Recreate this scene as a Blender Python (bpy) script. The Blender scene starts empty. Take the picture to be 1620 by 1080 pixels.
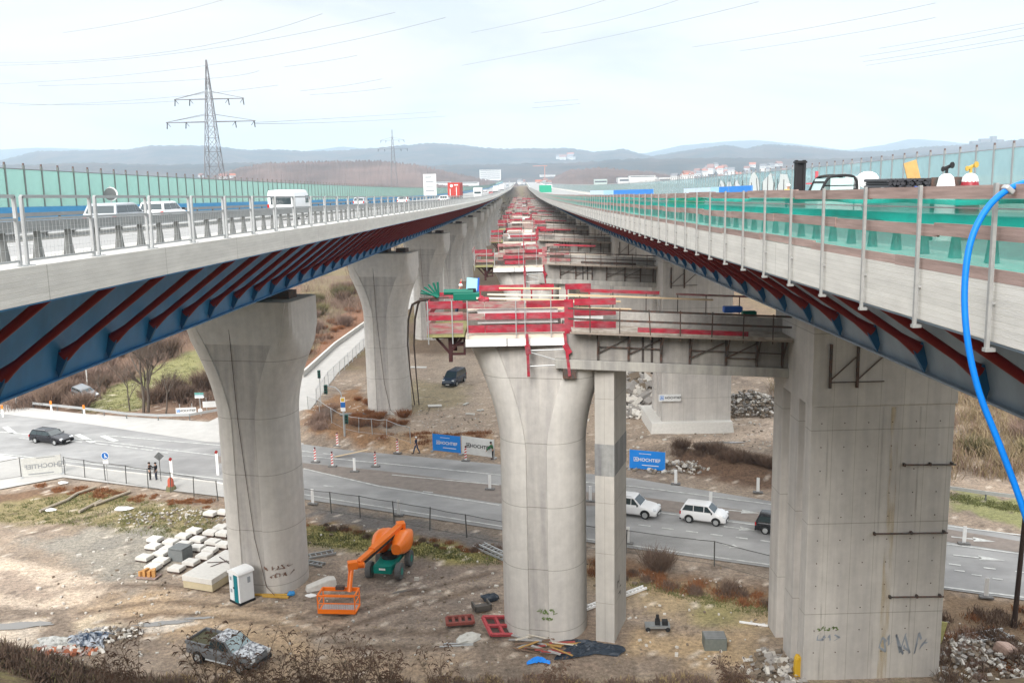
import bpy, bmesh, math, random
import numpy as np
from mathutils import Vector, Matrix, Euler
random.seed(7)
RG = np.random.RandomState(11)
S = bpy.context.scene
COL = S.collection
rad = math.radians

# ---------------------------------------------------------------- camera
EYE = 27.0
FPX, CXP, CYP = 1450.0, 810.0, 540.0          # photograph 1620 x 1080
_vx, _vy, _roll = (825 - CXP) / FPX, -(290 - CYP) / FPX, .021
_yd = np.array([_vx, _vy, -1.0]); _yd /= np.linalg.norm(_yd)
_up = np.cross(np.array([_vx + 1, _vy + _roll, -1.0]), _yd); _up /= np.linalg.norm(_up)
_xd = np.cross(_yd, _up)
RM = np.stack([_xd, _yd, _up])                # camera vector -> world vector
cam_d = bpy.data.cameras.new('camera')
cam = bpy.data.objects.new('camera', cam_d); COL.objects.link(cam)
cam_d.sensor_width = 36.0; cam_d.lens = 36.0 * FPX / 1620.0
cam_d.clip_start = .2; cam_d.clip_end = 30000
M = Matrix([[float(RM[i][j]) for j in range(3)] for i in range(3)]).to_4x4()
M.translation = (0, 0, EYE); cam.matrix_world = M
S.camera = cam
def G(x, y, z=0.0):
    d = RM @ np.array([(x - CXP) / FPX, -(y - CYP) / FPX, -1.0]); t = (z - EYE) / d[2]
    return (float(t * d[0]), float(t * d[1]))
def AY(x, y, Y):
    d = RM @ np.array([(x - CXP) / FPX, -(y - CYP) / FPX, -1.0]); t = Y / d[1]
    return (float(t * d[0]), float(Y), float(EYE + t * d[2]))

# ---------------------------------------------------------------- world: bright broken overcast
W = bpy.data.worlds.new('World'); S.world = W; W.use_nodes = True
nt = W.node_tree; nt.nodes.clear()
N = nt.nodes.new; Lk = nt.links.new
SUN_EL, SUN_AZ = rad(34), rad(196)      # azimuth clockwise from +Y
sky = N('ShaderNodeTexSky'); sky.sky_type = 'NISHITA'; sky.sun_disc = False
sky.sun_elevation = SUN_EL; sky.sun_rotation = SUN_AZ; sky.air_density = 1.0; sky.dust_density = 2.0
b1 = N('ShaderNodeBackground'); b1.inputs[1].default_value = .09; Lk(sky.outputs[0], b1.inputs[0])
tc = N('ShaderNodeTexCoord')
mp = N('ShaderNodeMapping'); mp.inputs['Scale'].default_value = (1.0, 1.0, 4.2); mp.inputs['Location'].default_value = (.35, .2, .1)
Lk(tc.outputs['Generated'], mp.inputs[0])
ns = N('ShaderNodeTexNoise'); ns.inputs['Scale'].default_value = 2.3; ns.inputs['Detail'].default_value = 7; ns.inputs['Roughness'].default_value = .52; ns.inputs['Distortion'].default_value = .5
Lk(mp.outputs[0], ns.inputs[0])
cr = N('ShaderNodeValToRGB'); cr.color_ramp.elements[0].position = .38; cr.color_ramp.elements[0].color = (.80, .85, .90, 1)
cr.color_ramp.elements[1].position = .58; cr.color_ramp.elements[1].color = (1.0, .98, .965, 1)
e = cr.color_ramp.elements.new(.47); e.color = (.93, .95, .965, 1)
Lk(ns.outputs[0], cr.inputs[0])
b2 = N('ShaderNodeBackground'); Lk(cr.outputs[0], b2.inputs[0])
sx_ = N('ShaderNodeSeparateXYZ'); Lk(tc.outputs['Generated'], sx_.inputs[0])      # overcast sky: brighter towards the zenith
mr = N('ShaderNodeMapRange'); mr.interpolation_type = 'SMOOTHSTEP'; mr.inputs[1].default_value = .22; mr.inputs[2].default_value = .8; mr.inputs[3].default_value = .45; mr.inputs[4].default_value = 1.3
Lk(sx_.outputs[2], mr.inputs[0]); Lk(mr.outputs[0], b2.inputs[1])
ns2 = N('ShaderNodeTexNoise'); ns2.inputs['Scale'].default_value = 1.6; ns2.inputs['Detail'].default_value = 5
Lk(mp.outputs[0], ns2.inputs[0])
c2 = N('ShaderNodeValToRGB'); c2.color_ramp.elements[0].position = .36; c2.color_ramp.elements[0].color = (.72, .72, .72, 1)
c2.color_ramp.elements[1].position = .52; c2.color_ramp.elements[1].color = (1, 1, 1, 1)
Lk(ns2.outputs[0], c2.inputs[0])
mx = N('ShaderNodeMixShader'); Lk(c2.outputs[0], mx.inputs[0]); Lk(b1.outputs[0], mx.inputs[1]); Lk(b2.outputs[0], mx.inputs[2])
wo = N('ShaderNodeOutputWorld'); Lk(mx.outputs[0], wo.inputs[0])

sl = bpy.data.lights.new('sun', 'SUN'); sl.energy = 2.0; sl.angle = rad(28); sl.color = (1.0, .97, .93)
sun = bpy.data.objects.new('sun', sl); COL.objects.link(sun)
sd = Vector((math.sin(SUN_AZ) * math.cos(SUN_EL), math.cos(SUN_AZ) * math.cos(SUN_EL), math.sin(SUN_EL)))
sun.rotation_euler = (-sd).to_track_quat('-Z', 'Y').to_euler(); sun.location = (0, -50, 200)
S.view_settings.view_transform = 'Standard'; S.view_settings.look = 'None'; S.view_settings.gamma = 1
S.view_settings.exposure = 1.17
S.render.resolution_x = 1024; S.render.resolution_y = 682
HAZE_D = 1.2e-4
S.render.engine = 'CYCLES'
try:
    S.cycles.volume_bounces = 3; S.cycles.transparent_max_bounces = 24; S.cycles.max_bounces = 9; S.cycles.diffuse_bounces = 6
except Exception: pass

# ---------------------------------------------------------------- materials
MATS = {}
def mat(name, col, rough=.8, var=0.0, scale=3.0, bump=0.0, bscale=20.0, metal=0.0, col2=None, stretch=(1, 1, 1), rnd=0.0,
        alpha=None, coord='Object', spec=.3, detail=6, streak=0.0, joint=None, blotch=0.0, boards=None, emis=None):
    if name in MATS: return MATS[name]
    m = bpy.data.materials.new(name); m.use_nodes = True; MATS[name] = m
    t = m.node_tree; n = t.nodes.new; l = t.links.new
    p = t.nodes['Principled BSDF']; p.inputs['Roughness'].default_value = rough; p.inputs['Metallic'].default_value = metal
    try: p.inputs['Specular IOR Level'].default_value = spec
    except Exception: pass
    c = n('ShaderNodeTexCoord'); src = c.outputs[coord]
    if coord == 'World':
        pass
    base = n('ShaderNodeRGB'); base.outputs[0].default_value = (*col, 1); cur = base.outputs[0]
    def mix(a, b, f, mode='MIX'):
        x = n('ShaderNodeMix'); x.data_type = 'RGBA'; x.blend_type = mode
        if isinstance(f, (int, float)): x.inputs[0].default_value = f
        else: l(f, x.inputs[0])
        for s_, i in ((a, 6), (b, 7)):
            if isinstance(s_, tuple): x.inputs[i].default_value = (*s_, 1)
            else: l(s_, x.inputs[i])
        return x.outputs[2]
    def noise(sc, st=(1, 1, 1), det=detail, off=0):
        mpn = n('ShaderNodeMapping'); mpn.inputs['Scale'].default_value = st; mpn.inputs['Location'].default_value = (off, off * .7, off * 1.3); l(src, mpn.inputs[0])
        q = n('ShaderNodeTexNoise'); q.inputs['Scale'].default_value = sc; q.inputs['Detail'].default_value = det; q.inputs['Roughness'].default_value = .62; l(mpn.outputs[0], q.inputs[0])
        return q.outputs[0]
    def ramp(v, a, b, ca=(0, 0, 0), cb=(1, 1, 1)):
        r = n('ShaderNodeValToRGB'); r.color_ramp.elements[0].position = a; r.color_ramp.elements[1].position = b
        r.color_ramp.elements[0].color = (*ca, 1); r.color_ramp.elements[1].color = (*cb, 1); l(v, r.inputs[0]); return r.outputs[0]
    if col2 is not None:
        cur = mix(cur, tuple(col2), ramp(noise(scale, stretch), .42, .6))
    if var:
        cur = mix(cur, ramp(noise(scale * 1.7, stretch, off=5), .25, .75, (1 - var,) * 3, (1 + var * .6,) * 3), 1.0, 'MULTIPLY')
    if blotch:
        cur = mix(cur, ramp(noise(.35, off=9), .35, .65, (1 - blotch,) * 3, (1, 1, 1)), 1.0, 'MULTIPLY')
    if streak:
        cur = mix(cur, ramp(noise(1.6, (1, 1, .06), off=3), .38, .62, (1 - streak, 1 - streak, 1 - streak * .9), (1, 1, 1)), 1.0, 'MULTIPLY')
    if joint or boards:
        sx = n('ShaderNodeSeparateXYZ'); l(src, sx.inputs[0]); ax_ = list(sx.outputs)
        if any(j[0] == 3 for j in (joint or [])): ra = n('ShaderNodeAttribute'); ra.attribute_name = 'relz'; ax_.append(ra.outputs['Fac'])
        def lines(outsock, period, off, width):
            a_ = n('ShaderNodeMath'); a_.operation = 'ADD'; l(outsock, a_.inputs[0]); a_.inputs[1].default_value = off
            d_ = n('ShaderNodeMath'); d_.operation = 'DIVIDE'; l(a_.outputs[0], d_.inputs[0]); d_.inputs[1].default_value = period
            f_ = n('ShaderNodeMath'); f_.operation = 'FRACT'; l(d_.outputs[0], f_.inputs[0])
            g_ = n('ShaderNodeMath'); g_.operation = 'LESS_THAN'; l(f_.outputs[0], g_.inputs[0]); g_.inputs[1].default_value = width / period
            return g_.outputs[0]
        for (axis, period, off, width, dark) in (joint or []):
            cur = mix(cur, tuple([dark] * 3), lines(ax_[axis], period, off, width), 'MULTIPLY') if False else mix(cur, mix(cur, (dark, dark, dark * .96), 1.0, 'MULTIPLY'), lines(ax_[axis], period, off, width))
        for (axis, period, dark) in (boards or []):
            dd = n('ShaderNodeMath'); dd.operation = 'DIVIDE'; l(ax_[axis], dd.inputs[0]); dd.inputs[1].default_value = period
            fl = n('ShaderNodeMath'); fl.operation = 'FLOOR'; l(dd.outputs[0], fl.inputs[0])
            wn = n('ShaderNodeTexWhiteNoise'); wn.noise_dimensions = '1D'; l(fl.outputs[0], wn.inputs['W'])
            cur = mix(cur, ramp(wn.outputs[0], 0, 1, (1 - dark,) * 3, (1, 1, 1)), 1.0, 'MULTIPLY')
    if rnd:
        oi = n('ShaderNodeObjectInfo'); cur = mix(cur, ramp(oi.outputs['Random'], 0, 1, (1 - rnd,) * 3, (1 + rnd * .7,) * 3), 1.0, 'MULTIPLY')
    l(cur, p.inputs['Base Color'])
    if bump:
        bp = n('ShaderNodeBump'); bp.inputs['Strength'].default_value = bump; bp.inputs['Distance'].default_value = .05
        l(noise(bscale, stretch, off=2), bp.inputs['Height']); l(bp.outputs[0], p.inputs['Normal'])
    if alpha is not None:
        tr = n('ShaderNodeBsdfTransparent'); ms = n('ShaderNodeMixShader'); ms.inputs[0].default_value = alpha
        tr.inputs[0].default_value = (.82 + col[0] * .18, .82 + col[1] * .18, .82 + col[2] * .18, 1)
        l(tr.outputs[0], ms.inputs[1]); l(p.outputs[0], ms.inputs[2]); l(ms.outputs[0], t.nodes['Material Output'].inputs[0])
    if emis:
        p.inputs['Emission Color'].default_value = (*col, 1); p.inputs['Emission Strength'].default_value = emis
    return m

CONC = mat('pier_concrete', (.60, .575, .535), .85, var=.12, scale=1.1, bump=.12, bscale=14, streak=.11, blotch=.08, joint=[(2, 3.85, -.6, .045, .62)], rnd=.03)
CONC_D = mat('beam_concrete', (.35, .33, .30), .88, var=.16, scale=1.4, bump=.15, bscale=12, streak=.30, blotch=.16)
CONC_R = mat('slab_pier_concrete', (.57, .54, .50), .86, var=.10, scale=1.0, bump=.12, bscale=14, streak=.16, blotch=.12, joint=[(2, 5.1, 1.3, .05, .68), (0, 1.22, .2, .03, .74)])
CONC_F = mat('fascia_concrete', (.67, .65, .605), .85, var=.13, scale=2.2, bump=.2, bscale=30, stretch=(1, .25, 1.6), boards=[(3, .095, .12)], joint=[(1, 5.9, .3, .03, .66), (3, .095, 0, .010, .87)], blotch=.08)
CONC_W = mat('pale_concrete', (.62, .60, .56), .85, var=.12, scale=2.5, bump=.15, bscale=16, rnd=.06)
CONC_G = mat('grey_concrete', (.17, .18, .18), .85, var=.15, scale=3, bump=.15)
RECESS_SHADE = mat('recess_concrete', (.50, .475, .44), .88, var=.14, scale=1.4, bump=.12, bscale=14, streak=.25, joint=[(2, 3.85, -.6, .05, .6)])  # pier concrete with painted shade, for the recessed front panel
STEELB = mat('blue_steel_paint', (.035, .24, .52), .42, var=.14, scale=.5, spec=.5, streak=.12)
STEELG = mat('grey_steel_paint', (.22, .29, .36), .42, var=.16, scale=.5, spec=.5, streak=.1)
REDP = mat('dark_red_paint', (.20, .010, .014), .45, var=.12, scale=2, spec=.45)
REDF = mat('formwork_red', (.36, .018, .038), .7, var=.45, scale=1.2, col2=(.30, .07, .085), rnd=.2, stretch=(1, 1, 3))
REDW = mat('faded_red_board', (.36, .11, .12), .75, var=.3, scale=2.5, col2=(.33, .25, .22), stretch=(.6, 1, 3))
GALV = mat('galvanised_steel', (.42, .43, .43), .45, var=.14, scale=4, metal=.35, rnd=.06)
GUARD = mat('guardrail_steel', (.25, .26, .26), .5, var=.18, scale=2, metal=.3, stretch=(1, .3, 1))
GUARDD = mat('guard_post_steel', (.15, .155, .15), .6, var=.25, scale=4)
WHITE = mat('white_paint', (.78, .78, .77), .5, var=.06, scale=5)
WOODG = mat('weathered_wood', (.36, .26, .23), .85, var=.45, scale=1.5, stretch=(3, .25, 6), bump=.3, bscale=30, rnd=.12)
WOODY = mat('fresh_timber', (.62, .47, .30), .75, var=.22, scale=2, stretch=(.4, 3, 3), rnd=.15)
WOODP = mat('pale_plank', (.66, .58, .48), .8, var=.25, scale=2, stretch=(.4, 3, 3), rnd=.2)
DARKST = mat('dark_scaffold_steel', (.07, .065, .06), .6, var=.3, scale=4, col2=(.11, .06, .045))
BLACK = mat('black_rubber', (.018, .018, .019), .7, var=.2, scale=9)
GLASSC = mat('car_glass', (.03, .045, .05), .08, spec=.8)
ASPH = mat('asphalt', (.34, .335, .325), .88, var=.22, scale=.22, col2=(.27, .265, .26), bump=.1, bscale=40, blotch=.14, stretch=(.5, 1, 1))
ASPHL = mat('pale_asphalt', (.46, .445, .42), .9, var=.10, scale=.6, bump=.1, bscale=40, blotch=.08)
DECKA = mat('deck_asphalt', (.29, .287, .28), .85, var=.1, scale=.8, stretch=(1, .1, 1))
PAINT = mat('road_paint', (.60, .60, .57), .7, var=.35, scale=2, col2=(.45, .45, .43))
ORANGE = mat('orange_machine_paint', (.92, .20, .01), .35, var=.06, scale=3, spec=.5)
GREENM = mat('green_machine_paint', (.0, .20, .16), .45, var=.1, scale=4)
BLUEB = mat('banner_blue', (.015, .23, .72), .55, var=.07, scale=1.5)
WHITEB = mat('banner_white', (.66, .67, .66), .65, var=.1, scale=1.5)
TARP = mat('dark_tarp', (.025, .035, .05), .4, var=.4, scale=3, bump=.5, bscale=4)
BARK = mat('bark', (.105, .085, .07), .95, var=.3, scale=6)
TWIG = mat('brown_twigs', (.17, .115, .085), .95, var=.3, scale=.6, rnd=.25)
TWIGP = mat('pinkish_twigs', (.24, .165, .13), .95, var=.3, scale=.5, rnd=.25)
TWIGO = mat('olive_twigs', (.17, .15, .075), .95, var=.3, scale=.5, rnd=.25)
TWIGY = mat('straw_twigs', (.36, .27, .13), .95, var=.3, scale=.7, rnd=.2)
TWIGR = mat('rusty_twigs', (.25, .11, .05), .95, var=.35, scale=.7, rnd=.2)
SEEDH = mat('dark_seed_head', (.11, .065, .045), .95, var=.3, scale=9, rnd=.2)
SKIN = mat('skin', (.45, .26, .18), .6)

# ---------------------------------------------------------------- mesh builder
KIDS = {}
class MB:
    def __init__(s): s.v = []; s.f = []; s.m = []
    def add(s, vs, fs, mi=0):
        o = len(s.v); s.v.extend([tuple(map(float, q)) for q in vs]); s.f.extend([tuple(i + o for i in f) for f in fs]); s.m.extend([mi] * len(fs))
    def box(s, c, d, rz=0.0, mi=0, rot=None):
        x, y, z = d[0] / 2, d[1] / 2, d[2] / 2
        q = [(-x, -y, -z), (x, -y, -z), (x, y, -z), (-x, y, -z), (-x, -y, z), (x, -y, z), (x, y, z), (-x, y, z)]
        R_ = Euler(rot).to_matrix() if rot else Matrix.Rotation(rz, 3, 'Z')
        s.add([(R_ @ Vector(p)) + Vector(c) for p in q], [(0, 3, 2, 1), (4, 5, 6, 7), (0, 1, 5, 4), (1, 2, 6, 5), (2, 3, 7, 6), (3, 0, 4, 7)], mi)
        return s
    def beam(s, a, b, w, h, mi=0, up=(0, 0, 1), taper=1.0):
        a, b = Vector(a), Vector(b); d = (b - a)
        if d.length < 1e-6: return s
        d.normalize(); u = Vector(up)
        if abs(d.dot(u)) > .98: u = Vector((0, 1, 0))
        r = d.cross(u).normalized(); u = r.cross(d)
        vs = []
        for p, k in ((a, 1.0), (b, taper)):
            for sx, sz in ((-1, -1), (1, -1), (1, 1), (-1, 1)): vs.append(p + r * (sx * w / 2 * k) + u * (sz * h / 2 * k))
        s.add(vs, [(0, 1, 2, 3), (7, 6, 5, 4), (0, 4, 5, 1), (1, 5, 6, 2), (2, 6, 7, 3), (3, 7, 4, 0)], mi); return s
    def tube(s, pts, r, n=6, mi=0, caps=True):
        P = [Vector(p) for p in pts]; rs = r if isinstance(r, (list, tuple)) else [r] * len(P); vs = []
        ref = None
        for i, p in enumerate(P):
            d = (P[min(i + 1, len(P) - 1)] - P[max(i - 1, 0)])
            d = d.normalized() if d.length > 1e-9 else Vector((0, 0, 1))
            if ref is None: ref = Vector((0, 0, 1)) if abs(d.z) < .9 else Vector((0, 1, 0))
            a = d.cross(ref).normalized(); b = a.cross(d).normalized(); ref = b
            for k in range(n):
                t = 2 * math.pi * k / n; vs.append(p + (a * math.cos(t) + b * math.sin(t)) * rs[i])
        fs = []
        for i in range(len(P) - 1):
            for k in range(n): fs.append((i * n + k, i * n + (k + 1) % n, (i + 1) * n + (k + 1) % n, (i + 1) * n + k))
        if caps: fs.append(tuple(range(n))[::-1]); fs.append(tuple((len(P) - 1) * n + k for k in range(n)))
        s.add(vs, fs, mi); return s
    def loft(s, rings, closed=True, caps=True, mi=0):
        n = len(rings[0]); vs = [p for r_ in rings for p in r_]; fs = []
        for i in range(len(rings) - 1):
            for k in range(n if closed else n - 1): fs.append((i * n + k, i * n + (k + 1) % n, (i + 1) * n + (k + 1) % n, (i + 1) * n + k))
        if caps: fs.append(tuple(range(n))[::-1]); fs.append(tuple((len(rings) - 1) * n + k for k in range(n)))
        s.add(vs, fs, mi); return s
    def prism(s, poly, z0, z1, mi=0):
        return s.loft([[(x, y, z0) for x, y in poly], [(x, y, z1) for x, y in poly]], mi=mi)
    def sphere(s, c, r, n=10, m=6, sc=(1, 1, 1), mi=0, jit=0.0):
        rings = []
        for j in range(m + 1):
            ph = math.pi * j / m - math.pi / 2; rr = max(math.cos(ph), 1e-3)
            ring = []
            for k in range(n):
                t = 2 * math.pi * k / n; q = r * (1 + (random.random() - .5) * jit)
                ring.append((c[0] + q * rr * math.cos(t) * sc[0], c[1] + q * rr * math.sin(t) * sc[1], c[2] + q * math.sin(ph) * sc[2]))
            rings.append(ring)
        return s.loft(rings, mi=mi)
    def build(s, name, mats, parent=None, smooth=False, bevel=0.0, loc=None, rz=0.0, auto=None):
        me = bpy.data.meshes.new(name); me.from_pydata(s.v, [], s.f)
        mats = mats if isinstance(mats, (list, tuple)) else [mats]
        for m_ in mats: me.materials.append(m_)
        if len(mats) > 1: me.polygons.foreach_set('material_index', s.m)
        if smooth: me.polygons.foreach_set('use_smooth', [True] * len(me.polygons))
        me.update()
        if auto is not None:
            try: me.set_sharp_from_angle(angle=rad(auto))
            except Exception: pass
        o = bpy.data.objects.new(name, me); COL.objects.link(o)
        if loc: o.location = loc
        o.rotation_euler.z = rz
        if bevel:
            md = o.modifiers.new('bevel', 'BEVEL'); md.width = bevel; md.segments = 2; md.limit_method = 'ANGLE'
        if parent is not None: par(o, parent)
        return o
def par(o, p):
    o.parent = p; KIDS.setdefault(p.name, []).append(o)
def tag(o, label=None, cat=None, group=None, kind=None):
    if label: o['label'] = label
    if cat: o['category'] = cat
    if group: o['group'] = group
    if kind: o['kind'] = kind
    return o
def thing(name, label, cat, loc=(0, 0, 0), rz=0.0, group=None):
    o = bpy.data.objects.new(name, None); COL.objects.link(o); o.empty_display_size = .3
    o.location = loc; o.rotation_euler = (0, 0, rz); return tag(o, label, cat, group)
def copy_tree(o, parent=None, loc=None, rz=None, label=None, sc=None):
    c = o.copy(); COL.objects.link(c)
    if parent is not None: par(c, parent)
    for ch in KIDS.get(o.name, []): copy_tree(ch, c)
    if loc is not None: c.location = loc
    if rz is not None: c.rotation_euler.z = rz
    if sc is not None: c.scale = sc
    if label: c['label'] = label
    return c
def struct(o): o['kind'] = 'structure'; return o
def stuff(o, label=None, cat=None): o['kind'] = 'stuff'; return tag(o, label, cat)
ORD = ['nearest', 'second', 'third', 'fourth', 'fifth', 'sixth', 'seventh', 'eighth', 'ninth', 'tenth', 'eleventh', 'twelfth', 'thirteenth', 'fourteenth', 'fifteenth', 'sixteenth', 'seventeenth', 'eighteenth', 'nineteenth', 'twentieth']
# value noise
def vnoise(x, y, seed=0):
    xi = np.floor(x).astype(np.int64); yi = np.floor(y).astype(np.int64); fx = x - xi; fy = y - yi
    fx = fx * fx * (3 - 2 * fx); fy = fy * fy * (3 - 2 * fy)
    def h(a, b):
        n_ = (a * 374761393 + b * 668265263 + seed * 982451653) & 0xffffffff
        n_ = ((n_ ^ (n_ >> 13)) * 1274126177) & 0xffffffff
        return ((n_ ^ (n_ >> 16)) & 0xffff) / 65535.0
    return (h(xi, yi) * (1 - fx) + h(xi + 1, yi) * fx) * (1 - fy) + (h(xi, yi + 1) * (1 - fx) + h(xi + 1, yi + 1) * fx) * fy
def fbm(x, y, seed=0, oct=4):
    x = np.asarray(x, float); y = np.asarray(y, float); r_ = 0; a = .5
    for i in range(oct): r_ = r_ + a * vnoise(x, y, seed + i); x = x * 2.03; y = y * 2.03; a *= .5
    return r_ / (1 - .5 ** oct)
# text as real mesh
def text_mesh(s_, size, extr=.004, font_bold=False):
    cu = bpy.data.curves.new('txt', 'FONT'); cu.body = s_; cu.size = size; cu.extrude = extr; cu.align_x = 'CENTER'; cu.align_y = 'CENTER'; cu.resolution_u = 3
    if font_bold: cu.offset = size * .018
    o = bpy.data.objects.new('txt', cu); COL.objects.link(o)
    bpy.context.view_layer.update()
    me = bpy.data.meshes.new_from_object(o.evaluated_get(bpy.context.evaluated_depsgraph_get()))
    bpy.data.objects.remove(o); bpy.data.curves.remove(cu); return me
def text_obj(name, s_, size, material, parent, loc, rot, bold=False, flip=False):
    me = text_mesh(s_, size, font_bold=bold); me.materials.clear(); me.materials.append(material)
    o = bpy.data.objects.new(name, me); COL.objects.link(o); o.location = loc; o.rotation_euler = rot
    if flip: o.scale.x = -1
    if parent is not None: par(o, parent)
    return o
# deck profile: top of the kerb at distance Y
DOFF = [0.0]
def dz(Y):
    z = EYE - 1.25 - .016 * Y + 1.9e-5 * Y * Y if Y < 421 else EYE - 4.62
    if Y > 800: z += .009 * (Y - 800)
    return z + DOFF[0]
def slope(Y): return (dz(Y + 1) - dz(Y - 1)) / 2
# ================================================================ GROUND
def sstep(a, b, x): t = np.clip((x - a) / (b - a), 0, 1); return t * t * (3 - 2 * t)
def seg_dist(X, Y, pts):
    d = np.full(X.shape, 1e9)
    for (x0, y0), (x1, y1) in zip(pts[:-1], pts[1:]):
        dx, dy = x1 - x0, y1 - y0; L = dx * dx + dy * dy + 1e-9
        t = np.clip(((X - x0) * dx + (Y - y0) * dy) / L, 0, 1)
        d = np.minimum(d, np.hypot(X - x0 - t * dx, Y - y0 - t * dy))
    return d
def inside(X, Y, poly):
    r_ = np.zeros(X.shape, bool); n_ = len(poly)
    for i in range(n_):
        x0, y0 = poly[i]; x1, y1 = poly[(i + 1) % n_]
        c = ((y0 > Y) != (y1 > Y)) & (X < (x1 - x0) * (Y - y0) / (y1 - y0 + 1e-12) + x0); r_ ^= c
    return r_
BANK_L = [G(486, 660), G(500, 690), G(600, 703), G(690, 700), G(780, 700)]
BANK_R = [G(1055, 715), G(1120, 735), G(1235, 762), G(1330, 790)]
def gh(X, Y):
    X = np.asarray(X, float); Y = np.asarray(Y, float)
    toe = 46.0 + 5.5 * sstep(-20, -34, X) + 1.5 * sstep(18, 30, X)
    z = np.minimum(np.maximum(0, toe - Y) * .5, 19)
    z = np.where(toe - Y > 0, z * sstep(0, 4, toe - Y), 0)
    d = seg_dist(X, Y, BANK_L); z = z + .9 * np.exp(-(d / 1.9) ** 2)
    d = seg_dist(X, Y, BANK_R); z = z + 1.0 * np.exp(-(d / 1.6) ** 2)
    z = z + 21 * sstep(760, 1350, Y)
    z = z + 14 * sstep(-75, -210, X) * sstep(118, 230, Y) * (1 - sstep(700, 1000, Y))
    z = z + 9 * sstep(40, 160, X) * sstep(80, 150, Y) * (1 - sstep(700, 1000, Y))
    near = (1 - sstep(200, 500, Y))
    mask = sstep(0, 2.5, seg_dist(X, Y, ROADC) - 15.0) * near
    z = z + (fbm(X * .35, Y * .35, 5) - .5) * .22 * mask
    z = z + (fbm(X * .06, Y * .06, 9) - .5) * 3.0 * sstep(-45, -70, X) * sstep(118, 140, Y) * near
    return z
ROADC = [G(0, 700), G(170, 708), G(340, 722), G(480, 745), G(790, 785), G(1000, 810), G(1230, 845), G(1620, 905)]
ROADC = [(ROADC[0][0] - 60, ROADC[0][1] + 14)] + ROADC + [(ROADC[-1][0] + 60, ROADC[-1][1] - 24)]
def axis(vals):
    out = []
    for a, b, st in vals: out += list(np.arange(a, b - 1e-6, st))
    out.append(vals[-1][1]); return np.array(out)
xs = axis([(-9000, -3000, 1500), (-3000, -800, 275), (-800, -200, 50), (-200, -64, 4), (-64, 48, .45), (48, 200, 5), (200, 800, 50), (800, 3000, 275), (3000, 9000, 1500)])
ys = axis([(-400, 0, 50), (0, 40, 2.5), (40, 128, .45), (128, 300, 2.5), (300, 1000, 25), (1000, 4000, 150), (4000, 13000, 1000)])
GX, GY = np.meshgrid(xs, ys)
GZ = gh(GX, GY)
col = np.zeros(GX.shape + (3,)); col[:] = (.265, .225, .19)
def blend(c, w):
    global col
    w = np.clip(w, 0, 1)[..., None]; col = col * (1 - w) + np.array(c) * w
def bl_poly(px, c, soft=1.0, amt=1.0, seed=1, nz=1.0, raw=False):
    poly = px if raw else [G(*p) for p in px]
    wx = GX + (fbm(GX * .7, GY * .7, seed) - .5) * 3 * nz; wy = GY + (fbm(GX * .7, GY * .7, seed + 7) - .5) * 3 * nz
    i_ = inside(wx, wy, poly); d = seg_dist(wx, wy, poly + [poly[0]]); sd_ = np.where(i_, d, -d)
    blend(c, amt * sstep(-soft * .5, soft * .5, sd_))
n1 = fbm(GX * .25, GY * .25, 21); n2 = fbm(GX * 1.1, GY * 1.1, 31); n3 = fbm(GX * .09, GY * .09, 41)
blend((.20, .17, .145), sstep(.45, .65, n1)); blend((.34, .30, .26), sstep(.55, .75, n2) * .6)
# scrub slopes beyond the road and everything far
far = sstep(128, 140, GY); blend((.15, .115, .085), far); blend((.15, .13, .07), far * sstep(.5, .65, n3) * .8)
bl_poly([(0, 655), (0, 430), (480, 430), (470, 600), (470, 650), (330, 665), (130, 655)], (.17, .115, .085), 2, .9)
bl_poly([(125, 650), (150, 625), (220, 590), (290, 555), (330, 550), (330, 600), (260, 620), (215, 650)], (.19, .21, .09), 2.5, .8)
bl_poly([(490, 560), (560, 520), (580, 440), (480, 440)], (.15, .125, .075), 4, .8)
bl_poly([(470, 620), (580, 505), (640, 450), (600, 450), (540, 500), (468, 590)], (.21, .11, .07), 1, .9)
# construction yard beyond the road
bl_poly([(560, 650), (640, 560), (760, 560), (1000, 560), (1240, 640), (1240, 700), (1060, 690), (780, 690), (600, 690)], (.33, .285, .245), 2, .8)
bl_poly([(690, 600), (700, 560), (790, 560), (790, 660), (720, 650)], (.40, .35, .30), 3, .6)
bl_poly([(1000, 700), (1080, 705), (1240, 690), (1240, 660), (1160, 690)], (.43, .37, .32), 2, .8)
bl_poly([(484, 655), (490, 690), (560, 708), (690, 715), (690, 700), (600, 680), (575, 640), (560, 610)], (.22, .13, .07), 1.5, .95)
bl_poly([(590, 715), (780, 722), (780, 690), (640, 682)], (.36, .26, .17), 1.5, .85)
bl_poly([(1055, 742), (1240, 785), (1330, 800), (1330, 760), (1240, 725), (1100, 712)], (.13, .085, .06), 1.2, .95)
bl_poly([(590, 655), (670, 650), (740, 640), (740, 610), (650, 600)], (.24, .22, .13), 3, .6)
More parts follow.
